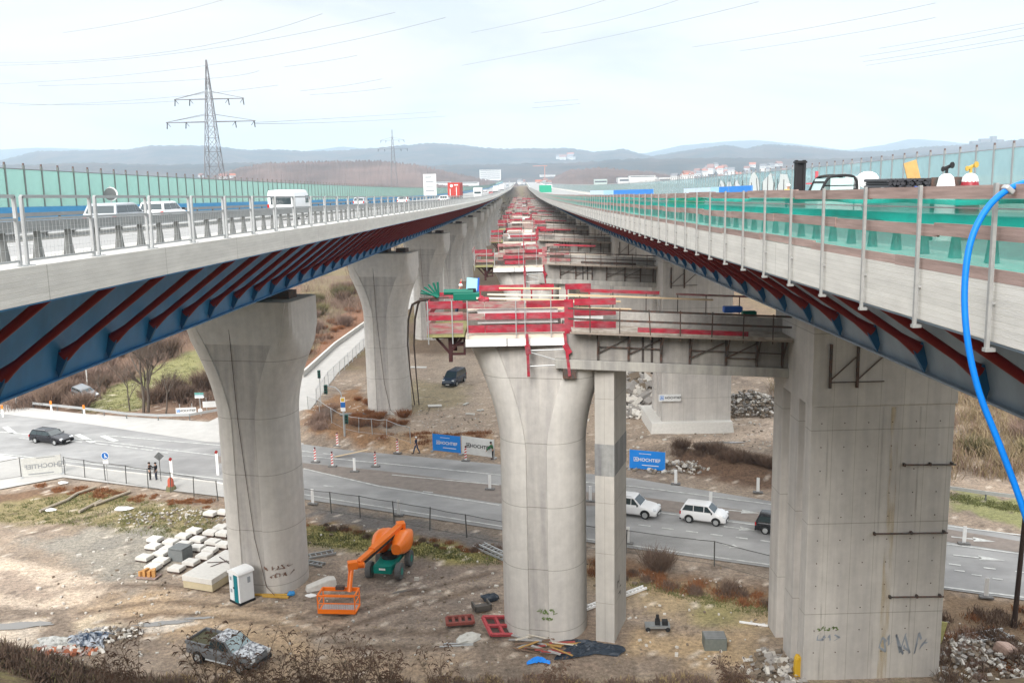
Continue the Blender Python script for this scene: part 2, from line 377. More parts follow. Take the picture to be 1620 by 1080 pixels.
# near side: verge, yard
bl_poly([(-60, 790), (100, 765), (345, 800), (490, 820), (790, 868), (1000, 890), (1240, 935), (1240, 975), (1000, 925), (790, 900), (500, 860), (350, 800), (100, 790), (-60, 800)], (.15, .095, .06), 1.5, .9)
bl_poly([(-40, 800), (150, 775), (345, 815), (345, 845), (250, 850), (120, 830), (-40, 830)], (.21, .19, .09), 2.5, .8)
bl_poly([(480, 830), (600, 845), (790, 880), (790, 895), (640, 880), (480, 862)], (.23, .23, .08), 2, .85)
bl_poly([(500, 825), (640, 845), (800, 875), (790, 850), (600, 815), (500, 800)], (.13, .13, .135), 1, .9)
bl_poly([(930, 900), (1240, 950), (1240, 1010), (1150, 1000), (1010, 960), (930, 935)], (.34, .28, .17), 3, .7)
bl_poly([(1085, 950), (1160, 945), (1170, 985), (1100, 985)], (.21, .22, .09), 2, .6)
bl_poly([(40, 850), (240, 830), (360, 850), (230, 930), (120, 900)], (.27, .275, .26), 2.5, .8, nz=1.4)
bl_poly([(-80, 895), (0, 878), (60, 890), (180, 925), (135, 955), (60, 965), (-80, 940)], (.50, .44, .38), .5, .95, nz=.3)
bl_poly([(-80, 905), (20, 905), (95, 940), (80, 948), (-80, 930)], (.24, .20, .175), .7, .7, nz=.5)
bl_poly([(120, 960), (260, 935), (420, 960), (520, 985), (480, 1040), (330, 1015), (200, 985)], (.44, .345, .24), 2.5, .85)
bl_poly([(300, 1040), (480, 1020), (700, 1040), (700, 1090), (300, 1090)], (.36, .28, .20), 3, .6)
bl_poly([(500, 895), (790, 895), (790, 990), (640, 1010), (560, 985), (500, 960)], (.215, .185, .165), 3, .85)
bl_poly([(640, 880), (740, 890), (790, 930), (730, 960), (600, 930)], (.16, .14, .13), 3, .6)
bl_poly([(-60, 1000), (0, 985), (70, 980), (60, 1020), (-60, 1030)], (.50, .46, .41), .8, .9, nz=.6)
bl_poly([(120, 985), (160, 975), (190, 1000), (160, 1020), (110, 1010)], (.55, .50, .40), .8, .8, nz=.6)
bl_poly([(220, 985), (290, 972), (330, 980), (290, 992), (235, 998)], (.62, .60, .57), .5, .85, nz=.5)
bl_poly([(1000, 1000), (1180, 1010), (1230, 1060), (1100, 1050), (1000, 1030)], (.42, .33, .21), 2, .8)
bl_poly([(800, 960), (940, 960), (1000, 1020), (940, 1060), (820, 1040)], (.22, .18, .15), 2, .7)
bl_poly([(1480, 930), (1700, 960), (1700, 1100), (1480, 1090)], (.16, .115, .075), 2, .9)
bl_poly([(1490, 800), (1500, 770), (1800, 830), (1800, 880)], (.20, .22, .10), .8, .9)
# tyre tracks swinging round the yard
for k, (pts, wd) in enumerate([([(130, 968), (260, 950), (420, 962), (560, 1000), (700, 1000)], .35), ([(150, 985), (270, 968), (420, 985), (560, 1020), (700, 1025)], .35),
                               ([(100, 930), (250, 925), (520, 950), (760, 930)], .3), ([(500, 985), (640, 940), (780, 905)], .3), ([(520, 1000), (660, 955), (790, 925)], .3), ([(30, 850), (200, 800), (330, 770)], .25)]):
    d = seg_dist(GX, GY, [G(*p) for p in pts]); d = d + (n2 - .5) * .6
    blend((.13, .10, .08), .8 * np.exp(-(d / wd) ** 2)); blend((.42, .37, .32), .3 * np.exp(-((d - .7) / .3) ** 2))
# foreground slope
toe = 46.0 + 5.5 * sstep(-20, -34, GX); blend((.14, .105, .07), sstep(0, 4, toe - GY) * .9); blend((.20, .19, .08), sstep(-1.5, 1.5, toe - GY) * sstep(.45, .6, n2) * .7)
# gravelly speckle
sp = RG.rand(*GX.shape); blend((.60, .57, .53), (sp > .975) * (GY < 128) * .65 * (GY > 47)); blend((.10, .08, .07), (sp < .02) * (GY < 128) * .6)
v = np.stack([GX, GY, GZ], -1).reshape(-1, 3); ny, nx = GX.shape
idx = np.arange(ny * nx).reshape(ny, nx)
f = np.stack([idx[:-1, :-1], idx[:-1, 1:], idx[1:, 1:], idx[1:, :-1]], -1).reshape(-1, 4)
me = bpy.data.meshes.new('ground'); me.vertices.add(len(v)); me.vertices.foreach_set('co', v.ravel())
me.loops.add(f.size); me.loops.foreach_set('vertex_index', f.ravel()); me.polygons.add(len(f)); me.polygons.foreach_set('loop_start', np.arange(0, f.size, 4))
me.update(calc_edges=True); me.validate()
ca = me.color_attributes.new('soil', 'FLOAT_COLOR', 'POINT'); ca.data.foreach_set('color', np.concatenate([col.reshape(-1, 3), np.ones((len(v), 1))], 1).ravel().astype(np.float32))
me.polygons.foreach_set('use_smooth', [True] * len(me.polygons))
gm = mat('soil_and_grass', (1, 1, 1), .95)
t = gm.node_tree; p = t.nodes['Principled BSDF']; at = t.nodes.new('ShaderNodeAttribute'); at.attribute_name = 'soil'
tcn = t.nodes.new('ShaderNodeTexCoord')
def _n(sc, det=8, r_=.7):
    q = t.nodes.new('ShaderNodeTexNoise'); q.inputs['Scale'].default_value = sc; q.inputs['Detail'].default_value = det; q.inputs['Roughness'].default_value = r_; t.links.new(tcn.outputs['Object'], q.inputs[0]); return q.outputs[0]
def _r(v_, a, b, ca_, cb_):
    r_ = t.nodes.new('ShaderNodeValToRGB'); r_.color_ramp.elements[0].position = a; r_.color_ramp.elements[1].position = b; r_.color_ramp.elements[0].color = (*ca_, 1); r_.color_ramp.elements[1].color = (*cb_, 1); t.links.new(v_, r_.inputs[0]); return r_.outputs[0]
def _m(a, b):
    x = t.nodes.new('ShaderNodeMix'); x.data_type = 'RGBA'; x.blend_type = 'MULTIPLY'; x.inputs[0].default_value = 1; t.links.new(a, x.inputs[6]); t.links.new(b, x.inputs[7]); return x.outputs[2]
c_ = _m(at.outputs['Color'], _r(_n(3.5), .3, .7, (.53, .51, .49), (1.52, 1.45, 1.38))); c_ = _m(c_, _r(_n(16, 4), .3, .7, (.72, .72, .72), (1.28, 1.27, 1.25))); c_ = _m(c_, _r(_n(.5), .35, .65, (.88, .86, .84), (1.22, 1.16, 1.08)))
t.links.new(c_, p.inputs['Base Color'])
bp = t.nodes.new('ShaderNodeBump'); bp.inputs['Strength'].default_value = .9; bp.inputs['Distance'].default_value = .12; t.links.new(_n(5), bp.inputs['Height']); t.links.new(bp.outputs[0], p.inputs['Normal'])
me.materials.append(gm); go = bpy.data.objects.new('ground', me); COL.objects.link(go); struct(go)

# ================================================================ ROADS (sheets 3-4 cm above the soil, the soil is flat under them)
def strip(far_, near_, z, name, m_, sub=1, lip=.0):
    b = MB(); n_ = len(far_)
    top = far_ + near_[::-1]
    vs = [(x, y, z) for x, y in far_] + [(x, y, z) for x, y in near_]
    b.add(vs, [(n_ + i, n_ + i + 1, i + 1, i) for i in range(n_ - 1)])
    return struct(b.build(name, m_))
def ext(L_, a, b_): return [(L_[0][0] - a[0], L_[0][1] + a[1])] + L_ + [(L_[-1][0] + b_[0], L_[-1][1] - b_[1])]
fy = ext([G(*q) for q in [(0, 652), (130, 668), (330, 698), (480, 702), (600, 717), (790, 735), (1000, 757), (1230, 795), (1500, 830), (1620, 850)]], (60, 18), (60, 26))
nyl = ext([G(*q) for q in [(0, 720), (130, 738), (340, 762), (480, 790), (600, 808), (790, 838), (1000, 868), (1230, 900), (1490, 932), (1620, 950)]], (60, 14), (60, 24))
strip(fy, nyl, .06, 'road', ASPH)
# footway on the near side, left; kerb lines
fw = ext([G(*q) for q in [(0, 722), (130, 740), (340, 764), (480, 792)]], (60, 14), (0, 0)); fw2 = ext([G(*q) for q in [(0, 775), (100, 756), (345, 786), (480, 808)]], (60, 6), (0, 0))
strip(fw, fw2, .10, 'footway', ASPHL)
pv = [G(*q) for q in [(0, 640), (130, 655), (330, 668), (470, 655)]]; pv2 = [G(*q) for q in [(0, 655), (130, 670), (330, 700), (480, 704)]]
strip(ext(pv, (60, 20), (0, 0)), ext(pv2, (60, 18), (0, 0)), .075, 'verge_pavement', ASPHL)
# pale side road running away beside the bridge
acl = [G(330, 668), G(478, 598), G(530, 550), G(578, 515), (-31.6, 220), (-31.8, 300), (-34, 420), (-60, 620)]
acr = [G(480, 704), G(490, 650), G(535, 590), G(588, 540), (-24.6, 220), (-25.0, 300), (-27, 420), (-52, 620)]
strip(acl, acr, .09, 'side_road', ASPHL)
b = MB()
for A, Bq in zip(acl[1:-1], acl[2:]): b.beam((A[0], A[1], .45), (Bq[0], Bq[1], .45), .35, .9)
struct(b.build('side_road_wall', CONC_W))
def kerb(pts, name, h=.12, w=.18, z=.0, m_=CONC_W):
    b_ = MB()
    for A, Bq in zip(pts[:-1], pts[1:]): b_.beam((A[0], A[1], z + h / 2), (Bq[0], Bq[1], z + h / 2), w, h)
    return struct(b_.build(name, m_))
kerb([(x, y) for x, y in fw[:]], 'kerb', z=.06, h=.10)
# central island of tar and gravel, painted lines
isl = MB()
ifar = [G(*q) for q in [(345, 722), (480, 733), (600, 745), (790, 768), (1000, 785), (1230, 815), (1500, 838), (1620, 858)]]
inear = [G(*q) for q in [(345, 733), (480, 742), (600, 768), (790, 797), (1000, 803), (1230, 832), (1500, 858), (1620, 876)]]
isl.add([(x, y, .075) for x, y in ifar] + [(x, y, .075) for x, y in inear], [(8 + i, 9 + i, i + 1, i) for i in range(7)])
struct(isl.build('traffic_island', mat('island_tar', (.23, .195, .17), .95, var=.25, scale=.8, bump=.2)))
mk = MB()
def line(px, w=.13, z=.09):
    P_ = [G(*q) for q in px]
    for A, Bq in zip(P_[:-1], P_[1:]):
        d = Vector((Bq[0] - A[0], Bq[1] - A[1])).normalized(); n_ = Vector((-d.y, d.x)) * w
        mk.add([(A[0] - n_.x, A[1] - n_.y, z), (Bq[0] - n_.x, Bq[1] - n_.y, z), (Bq[0] + n_.x, Bq[1] + n_.y, z), (A[0] + n_.x, A[1] + n_.y, z)], [(0, 1, 2, 3)])
for L_ in ([(-40, 681), (0, 684), (170, 700), (345, 722)], [(-40, 715), (0, 722 - 3), (130, 733), (345, 758), (480, 783), (790, 833), (1000, 864), (1230, 896), (1620, 946)],
           [(170, 690), (345, 705), (480, 722), (620, 735), (790, 752), (1000, 770), (1230, 800), (1620, 848)], [(480, 742), (600, 770), (790, 800)], [(1000, 806), (1230, 836), (1500, 862), (1620, 878)],
           [(620, 752), (790, 768)], [(30, 694), (130, 700)]): line(L_, .10)
for L_ in ([(8, 676), (22, 686)], [(122, 688), (148, 701)], [(162, 690), (184, 699)]): line(L_, .32)
for x, y in [(160, 703), (184, 706), (208, 709), (232, 712), (256, 716), (486, 715), (520, 719), (1019, 832), (1056, 837), (1094, 842), (1133, 847), (1173, 852), (1212, 857), (1510, 894), (1565, 900), (1615, 906)]: line([(x - 9, y - 1), (x + 10, y + 1.5)], .10)
for x, y in [(1109, 855), (1518, 904), (1545, 911), (1578, 917), (520, 770), (677, 779)]: line([(x - 8, y - 1), (x + 8, y + 1)], .09)
def arrow(x0, y0, x1, y1):
    A, Bq = Vector(G(x0, y0)), Vector(G(x1, y1)); d = (Bq - A).normalized(); n_ = Vector((-d.y, d.x)); L_ = (Bq - A).length; z = .09
    def q(a, c): p_ = A + d * a + n_ * c; return (p_.x, p_.y, z)
    mk.add([q(0, -.1), q(L_ * .55, -.1), q(L_ * .55, .1), q(0, .1)], [(0, 1, 2, 3)]); mk.add([q(L_ * .5, -.45), q(L_, 0), q(L_ * .5, .45)], [(0, 1, 2)])
arrow(1145, 834, 1195, 840); arrow(1145, 807, 1202, 813); arrow(1143, 862, 1170, 868); arrow(1508, 879, 1590, 888); arrow(1505, 850, 1575, 858)
struct(mk.build('road_marking', PAINT))
# ================================================================ BRIDGE DECKS
YS = list(np.arange(-12, 60, 6.0)) + list(np.arange(60, 420, 15.0)) + list(np.arange(420, 800, 40.0)) + list(np.arange(800, 1500, 60.0))
def sweep(b, prof, mi=0, ys=None, closed=True):
    rings = [[(x, Y, dz(Y) + z) for x, z in prof] for Y in (ys or YS)]
    return b.loft(rings, closed=closed, caps=closed, mi=mi)
def part_sweep(name, prof, m_, parent, ys=None):
    o = sweep(MB(), prof, ys=ys).build(name, m_, parent)
    if m_ is CONC_F:
        a = o.data.attributes.new('relz', 'FLOAT', 'POINT'); a.data.foreach_set('value', np.tile([p[1] + 3.0 for p in prof], len(ys or YS)).astype(np.float32))
    return o
DOFF[0] = .19

def strut_proto(sgn, x_low, z_low, x_up, z_up, steel):
    b = MB(); lo = Vector((x_low, 0, z_low)); up_ = Vector((x_up, 0, z_up)); d = (up_ - lo).normalized()
    b.tube([lo + d * .1, lo + d * .45, lo + d * .8, up_], [.23, .17, .125, .125], 10)
    o = b.build('strut', REDP, None, smooth=True, auto=50)
    g = MB(); out = -sgn   # gusset plate: a triangle standing on the web's lower edge
    for yy in (-.035,):
        tri = [(x_low - .35 * sgn * -1 * -1, z_low - .75), (x_low + .05 * -sgn, z_low + .55), (x_low - sgn * -.0 + d.x * .75, z_low + d.z * .75 - .1), (x_low - d.x * .1, z_low - .8)]
    pts = [(x_low - d.x * .45, z_low + .42), (x_low + d.x * .30, z_low + .16), (x_low + d.x * .34, z_low + .02), (x_low - d.x * .12, z_low - .66)]
    vs = [(x, -.16, z) for x, z in pts] + [(x, .02, z) for x, z in pts]
    g.add(vs, [(0, 1, 2, 3), (7, 6, 5, 4), (0, 4, 5, 1), (1, 5, 6, 2), (2, 6, 7, 3), (3, 7, 4, 0)])
    go_ = g.build('gusset', steel, None); par(go_, o)
    return o
def repeat(proto, parent, ys, name=None, xoff=0):
    first = True
    for Y in ys:
        if first: o = proto; first = False; par(o, parent)
        else: o = copy_tree(proto, parent)
        o.location = (xoff, Y, dz(Y)); o.rotation_euler = (math.atan(slope(Y)), 0, 0)
def merged(mb_fn, ys, name, m_, parent):
    b = MB()
    for Y in ys:
        q = MB(); mb_fn(q); s_ = slope(Y); b.add([(x, Y + y, dz(Y) + z + s_ * y) for x, y, z in q.v], q.f)
    return b.build(name, m_, parent)

# ---------------- left deck (in traffic)
LB = thing('bridge_deck', 'left motorway bridge deck carrying traffic, pale concrete edge over blue girder with red struts', 'bridge', (0, 0, 0))
part_sweep('deck_slab', [(-9.1, 0), (-9.1, -.68), (-9.35, -.68), (-14.4, -1.35), (-22.8, -1.35), (-29.2, -.6), (-29.2, 0), (-28.0, 0), (-28.0, -.12), (-11.4, -.12), (-11.4, 0)], CONC_F, LB)
part_sweep('road_surface', [(-11.42, -.10), (-11.42, -.115), (-27.98, -.115), (-27.98, -.10)], DECKA, LB)
b = MB()
for x in (-11.9, -27.4): sweep(b, [(x - .12, -.092), (x - .12, -.098), (x + .12, -.098), (x + .12, -.092)])
for Y in np.arange(0, 400, 12.0):
    for x in (-15.8, -19.6, -23.4): b.box((x, Y + 3, dz(Y + 3) - .09), (.15, 6, .012), rot=(math.atan(slope(Y + 3)), 0, 0))
b.build('lane_marking', PAINT, LB)
part_sweep('box_girder', [(-15.75, -4.6), (-15.0, -1.3), (-22.3, -1.3), (-21.6, -4.6)], STEELB, LB)
part_sweep('girder_flange', [(-15.6, -4.65), (-15.6, -4.59), (-21.8, -4.59), (-21.8, -4.65)], STEELB, LB)
part_sweep('edge_beam', [(-9.14, -.66), (-9.14, -.72), (-9.5, -.74), (-9.5, -.68)], STEELB, LB)
SP = 3.75
sy = [4.1 + 1.0 + SP * k for k in range(400)]
pr = strut_proto(-1, -15.52, -3.9, -11.3, -.72, mat('gusset_blue', (.02, .11, .24), .5))
ys_ = [30.1 + SP * (k - 7) for k in range(400)]; ys_ = [y for y in ys_ if y < 1250]
repeat(pr, LB, ys_[:100])
stuff(merged(lambda q: q.beam((-15.4, 0, -4.0), (-11.3, 0, -.72), .24, .24), ys_[100:], 'far_struts', REDP, LB))
for k in range(0, 24): 
    b = MB(); b.box((-9.095, 0, -.33), (.012, .05, .7)); 
# railing
RA = thing('bridge_railing', 'galvanised railing of framed mesh panels along the inner edge of the left bridge deck', 'railing')
def rail_panel(q, mesh=False, Lp=2.7):
    h = 1.28
    for y in (-Lp / 2, Lp / 2): q.beam((-9.28, y, 0), (-9.28, y, h), .06, .06, up=(0, 1, 0))
    q.beam((-9.28, -Lp / 2, h), (-9.28, Lp / 2, h), .06, .06); q.beam((-9.28, -Lp / 2, h - .42), (-9.28, Lp / 2, h - .42), .04, .05); q.beam((-9.28, -Lp / 2, .1), (-9.28, Lp / 2, .1), .03, .04)
b = MB(); rail_panel(b)
for y in (-1.35, 1.35): b.box((-9.28, y, .01), (.2, .2, .02))
rp_ = b.build('railing_panel', GALV)
b = MB()
for i in range(1, 18): b.beam((-9.28, -1.35 + i * .15, .1), (-9.28, -1.35 + i * .15, .86), .0045, .0045, up=(0, 1, 0))
for z in (.3, .5, .7): b.beam((-9.28, -1.35, z), (-9.28, 1.35, z), .004, .004)
par(b.build('wire_infill', GALV), rp_)
ys_ = [19.9 + 2.95 * (k - 9) - 1.475 for k in range(420)]
repeat(rp_, RA, ys_[:100]); stuff(merged(rail_panel, ys_[100:], 'far_railing_panels', GALV, RA))
# guard rails
def guard_post(q, x, face):
    q.loft([[(x - .08, -.11, 0), (x + .08, -.11, 0), (x + .08, .11, 0), (x - .08, .11, 0)], [(x - .05, -.05, .45), (x + .05, -.05, .45), (x + .05, .05, .45), (x - .05, .05, .45)], [(x - .05, -.045, .66), (x + .05, -.045, .66), (x + .05, .045, .66), (x - .05, .045, .66)]])
def bracket(q, x):
    q.tube([(x, 0, .48), (x - .35, 0, .50)], .05, 8)
def guard(label, x, sx, x_rear, parent_ys, n0, group):
    t = thing('guard_rail', label, 'guard rail', group=group)
    part_sweep('box_rail', [(x - .10, .58), (x + .10, .58), (x + .10, .80), (x - .10, .80)], GUARD, t)
    if x_rear: part_sweep('rear_rail', [(x_rear - .05, .33), (x_rear + .03, .38), (x_rear, .48), (x_rear + .05, .52), (x_rear - .03, .64), (x_rear - .06, .48)], GUARD, t)
    q = MB(); guard_post(q, x, 1); po = q.build('guard_post', GUARDD)
    if x_rear: q = MB(); q.tube([(x - .2, .3, .50), (x_rear, .3, .47)], .04, 8); par(q.build('spacer', GUARD), po)
    ys__ = [14.2 + 1.333 * (k - 14) for k in range(500)]
    repeat(po, t, ys__[:100]); stuff(merged(lambda q_: guard_post(q_, x, 1), ys__[100:], 'far_guard_posts', GUARDD, t))
    return t
guard('grey guard rail on tapered posts just behind the panel railing of the left bridge', -10.35, 1, -11.0, None, 0, None)
t = thing('guard_rail', 'far grey guard rail before the blue base of the green noise barrier', 'guard rail')
part_sweep('box_rail', [(-28.2, .55), (-28.05, .55), (-28.05, .78), (-28.2, .78)], GUARD, t)
q = merged(lambda q_: q_.box((-28.15, 0, .28), (.12, .1, .56)), [8 + 4 * k for k in range(90)], 'guard_posts', GUARDD, t)
# noise barrier: posts, blue base panel, green glass
def noise_barrier(label, x, h, base_h, ys__, glass, post, base_m, group, sx):
    t = thing('noise_barrier', label, 'noise barrier')
    q = MB(); q.beam((x, 0, 0), (x, 0, h + .25), .10, .14, up=(0, 1, 0)); po = q.build('barrier_post', post)
    q = MB(); q.box((x, 0, h + .31), (.08, .10, .12)); par(q.build('post_cap', mat('post_cap_red', (.13, .09, .085), .6)), po)
    repeat(po, t, ys__[:100])
    stuff(merged(lambda q_: q_.beam((x, 0, 0), (x, 0, h + .3), .10, .14, up=(0, 1, 0)), ys__[100:], 'far_barrier_posts', post, t))
    q = MB(); q.box((x, 1.0, (h + base_h) / 2), (.03, 1.86, h - base_h - .02)); pa = q.build('glass_panel', glass)
    repeat(pa, t, ys__[:100])
    ysr = [y for y in YS if y > ys__[100] - .1]; ysr = [ys__[100]] + ysr
    stuff(part_sweep('far_glass_panels', [(x - .015, base_h), (x + .015, base_h), (x + .015, h), (x - .015, h)], glass, t, ysr))
    part_sweep('base_panel', [(x - .09, 0), (x + .09, 0), (x + .09, base_h), (x - .09, base_h)], base_m, t)
    part_sweep('top_rail', [(x - .03, h), (x + .03, h), (x + .03, h + .04), (x - .03, h + .04)], post, t)
    return t
GLG = mat('green_barrier_glass', (.44, .74, .65), .25, alpha=.58, var=.14, scale=.4)
GLB = mat('bluish_barrier_glass', (.42, .64, .66), .15, alpha=.44, var=.14, scale=.4)
BP = mat('barrier_post_steel', (.16, .18, .17), .6, metal=.2)
BASEB = mat('barrier_base_blue', (.06, .27, .50), .6, var=.1, scale=.6)
noise_barrier('milky green glass noise barrier with dark posts along the far side of the left bridge', -29.0, 3.25, 1.1, [52 + 2 * (k - 20) for k in range(520)], GLG, BP, BASEB, None, 1)
DOFF[0] = 0
noise_barrier('bluish clear glass noise barrier with grey posts along the far side of the right bridge', 26.0, 3.3, .6, [47.6 + 2 * (k - 20) for k in range(520)], GLB, mat('barrier_post_grey', (.30, .31, .31), .5, metal=.3), CONC_W, None, 1)

DOFF[0] = 0
# ---------------- right deck (closed, building site)
RB = thing('bridge_deck', 'right motorway bridge deck used as building site, board marked concrete edge over grey blue girder', 'bridge')
part_sweep('deck_slab', [(6.4, 0), (6.4, -.82), (6.65, -.82), (11.4, -1.4), (22.0, -1.4), (27.0, -.6), (27.0, 0), (25.2, 0), (25.2, -.12), (8.6, -.12), (8.6, 0)], CONC_F, RB)
part_sweep('road_surface', [(8.62, -.10), (8.62, -.115), (25.18, -.115), (25.18, -.10)], DECKA, RB)
part_sweep('box_girder', [(12.35, -4.3), (11.6, -1.35), (22.0, -1.35), (21.2, -4.3)], STEELG, RB)
part_sweep('girder_flange', [(12.15, -4.34), (12.15, -4.28), (21.4, -4.28), (21.4, -4.34)], STEELG, RB)
part_sweep('edge_beam', [(6.44, -.80), (6.44, -.87), (6.8, -.89), (6.8, -.82)], STEELG, RB)
pr = strut_proto(1, 12.1, -3.6, 8.2, -.90, MATS['gusset_blue'])
ys_ = [24.0 + SP * (k - 5) for k in range(400)]; ys_ = [y for y in ys_ if y < 1250]
repeat(pr, RB, ys_[:100])
stuff(merged(lambda q: q.beam((12.1, 0, -3.7), (8.2, 0, -.90), .24, .24), ys_[100:], 'far_struts', REDP, RB))
# edge protection: steel posts and three timber boards
TF = thing('edge_protection_fence', 'timber boarded edge protection fence on steel posts along the inner edge of the right bridge', 'fence')
q = MB(); q.beam((6.33, 0, -.96), (6.33, 0, 1.32), .05, .06, up=(0, 1, 0)); q.box((6.36, 0, -.93), (.14, .10, .05)); q.tube([(6.33, 0, -.3), (6.55, 0, -.3)], .03, 6)
po = q.build('fence_post', mat('fence_post_steel', (.33, .33, .32), .6, var=.2, scale=4, metal=.2))
ys_ = [12.44 + 2.35 * (k - 5) for k in range(420)]
repeat(po, TF, ys_[:100]); stuff(merged(lambda q_: q_.beam((6.33, 0, -.95), (6.33, 0, 1.3), .05, .06, up=(0, 1, 0)), ys_[100:], 'far_fence_posts', MATS['fence_post_steel'], TF))
for (z0, z1, ph) in ((1.11, 1.30, 0.0), (.53, .72, 1.9), (.0, .17, 3.3)):
    first = None; n_ = 0; Y = -6 + ph
    while n_ < 33:
        q = MB(); q.box((6.42, 2.32, (z0 + z1) / 2), (.045, 4.72, z1 - z0)); 
        if first is None: first = q.build('board', WOODG, TF); o = first
        else: o = copy_tree(first, TF)
        o.location = (random.uniform(-.01, .03), Y, dz(Y) + random.uniform(-.02, .02)); o.rotation_euler.x = math.atan(slope(Y + 2)); Y += 4.62; n_ += 1
    stuff(part_sweep('far_boards', [(6.40, z0), (6.45, z0), (6.45, z1), (6.40, z1)], WOODG, TF, [Y] + [y for y in YS if y > Y]))
# green net behind the boards
NET = mat('green_net', (.02, .50, .40), .7, alpha=.74, var=.4, scale=.9, stretch=(1, .3, 1.6))
NET2 = mat('green_net_fold', (.0, .42, .33), .7, alpha=.88, var=.2, scale=1.2)
t = thing('safety_net', 'bright green safety netting hung behind the timber fence of the right bridge', 'net')
def netstrip(name, z0, z1, x, wob, m_, step=.5, y1=330):
    b_ = MB(); vs = []; Y = -8.0; n_ = 0
    while Y < y1:
        w_ = float(fbm(np.array([Y * .5]), np.array([z0 * 9.0]), 3)[0] - .5)
        vs += [(x + w_ * .12, Y, dz(Y) + z0 + w_ * wob), (x + .02 - w_ * .1, Y, dz(Y) + z1 + w_ * wob * .25)]; Y += step * (1 if Y < 80 else 4); n_ += 1
    b_.add(vs, [(2 * i, 2 * i + 2, 2 * i + 3, 2 * i + 1) for i in range(n_ - 1)])
    return b_.build(name, m_, t, smooth=True)
netstrip('net_panel', .02, 1.18, 6.62, .06, NET, y1=1200); netstrip('net_fold', .70, .86, 6.58, .22, NET2); netstrip('net_fold', 1.02, 1.09, 6.59, .1, NET2)
b = MB(); sweep(b, [(6.56, .96), (6.58, .96), (6.58, .98), (6.56, .98)]); sweep(b, [(6.56, .68), (6.575, .68), (6.575, .695), (6.56, .695)]); b.build('tension_wire', GALV, t)
guard('grey guard rail on tapered posts seen through the green netting of the right bridge', 7.9, 1, None, None, 0, None)

# ================================================================ PIERS
def tulip(ztop, half=2.6, depth=2.25, clip=3.75, zf=11.9, zl=18.2, grow=2.2, pw0=.85, pw1=2.9):
    b = MB(); zs = list(np.linspace(-.6, zf, 8)) + list(np.linspace(zf, max(zl, ztop), 22))[1:]
    zs = [z for z in zs if z < ztop] + [ztop]
    rings = []
    for z in zs:
        t_ = max(0, (z - zf) / (zl - zf)); tt = min(t_, 1.0)
        w = half + grow * tt ** 1.8 + (.15 * (t_ - 1) if t_ > 1 else 0)
        pw = pw0 + (pw1 - pw0) * min(tt, 1) ** 1.6
        rec = .09
        R_ = []
        # front (-y): recessed flat panel, then elliptical cheeks, mirrored
        def arc(sgx, sgy):
            out = []
            for k in range(9):
                a = math.pi / 2 * k / 8
                x = pw + (w - pw) * math.sin(a); y = depth * math.cos(a) ** .9
                out.append((sgx * min(x, clip), sgy * y, z))
            return out
        f_ = [(-pw + .04, -depth + rec, z), (pw - .04, -depth + rec, z)]
        R_ += f_ + arc(1, -1) + arc(1, 1)[::-1] + [(pw - .04, depth - rec, z), (-pw + .04, depth - rec, z)] + arc(-1, 1) + arc(-1, -1)[::-1]
        rings.append(R_)
    n = len(rings[0]); b.loft(rings)
    # recessed panel darker than the cheeks: its shade is put into the colour
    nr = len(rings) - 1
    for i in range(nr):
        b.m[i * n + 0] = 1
    return b
def pier(name, label, X, Y, ztop, rz, group, **kw):
    t = thing(name, label, 'bridge pier', (X, Y, 0), rz, group)
    tulip(ztop, **kw).build('pier_shaft', [CONC, RECESS_SHADE], t, smooth=True, auto=28)
    return t
SK = -.20
LY = [60.3, 109.0, 162.0] + [212 + 49.5 * k for k in range(10)]
ztL = dz(60.3) + .19 - 4.65 - .5
P0 = pier('tulip_pier', 'x', -18.1, LY[0], ztL, SK, 'tulip piers under the left bridge')
b = MB(); b.box((0, -.0, ztL + .27), (1.6, 1.3, .54)); b.box((2.4, 0, ztL + .25), (1.2, 1.2, .5)); b.box((-2.4, 0, ztL + .25), (1.2, 1.2, .5)); b.build('bearing', DARKST, P0)
# block under the girder between the cheeks
b = MB(); b.loft([[(-2.9, -2.20, 17.1), (2.9, -2.20, 17.1), (2.9, -2.08, 17.1), (-2.9, -2.08, 17.1)], [(-3.5, -2.28, ztL), (3.5, -2.28, ztL), (3.5, -2.08, ztL), (-3.5, -2.08, ztL)]]); b.build('head_block', CONC, P0)
b = MB(); b.tube([(-.6, -2.2, ztL), (-.35, -2.24, 12), (.25, -2.26, 4), (.9, -2.3, .6), (1.6, -2.5, .1)], .022, 6); b.build('drain_cable', DARKST, P0)
XL = [-18.1, -16.6, -16.9] + [-16.9] * 10
for k in range(12):
    lab = '%s grey tulip pier %s under the left bridge' % (('tall' if k < 2 else 'pale'), ['with the portable toilet at its foot,', 'between side road and muddy yard,'][k] if k < 2 else ('%s from the viewer' % ORD[k]))
    zt = dz(LY[k]) + .19 - 4.65 - .5
    if k == 0: P0['label'] = lab
    else: copy_tree(P0, loc=(XL[k], LY[k], 0), label=lab, sc=(1, 1, zt / ztL))
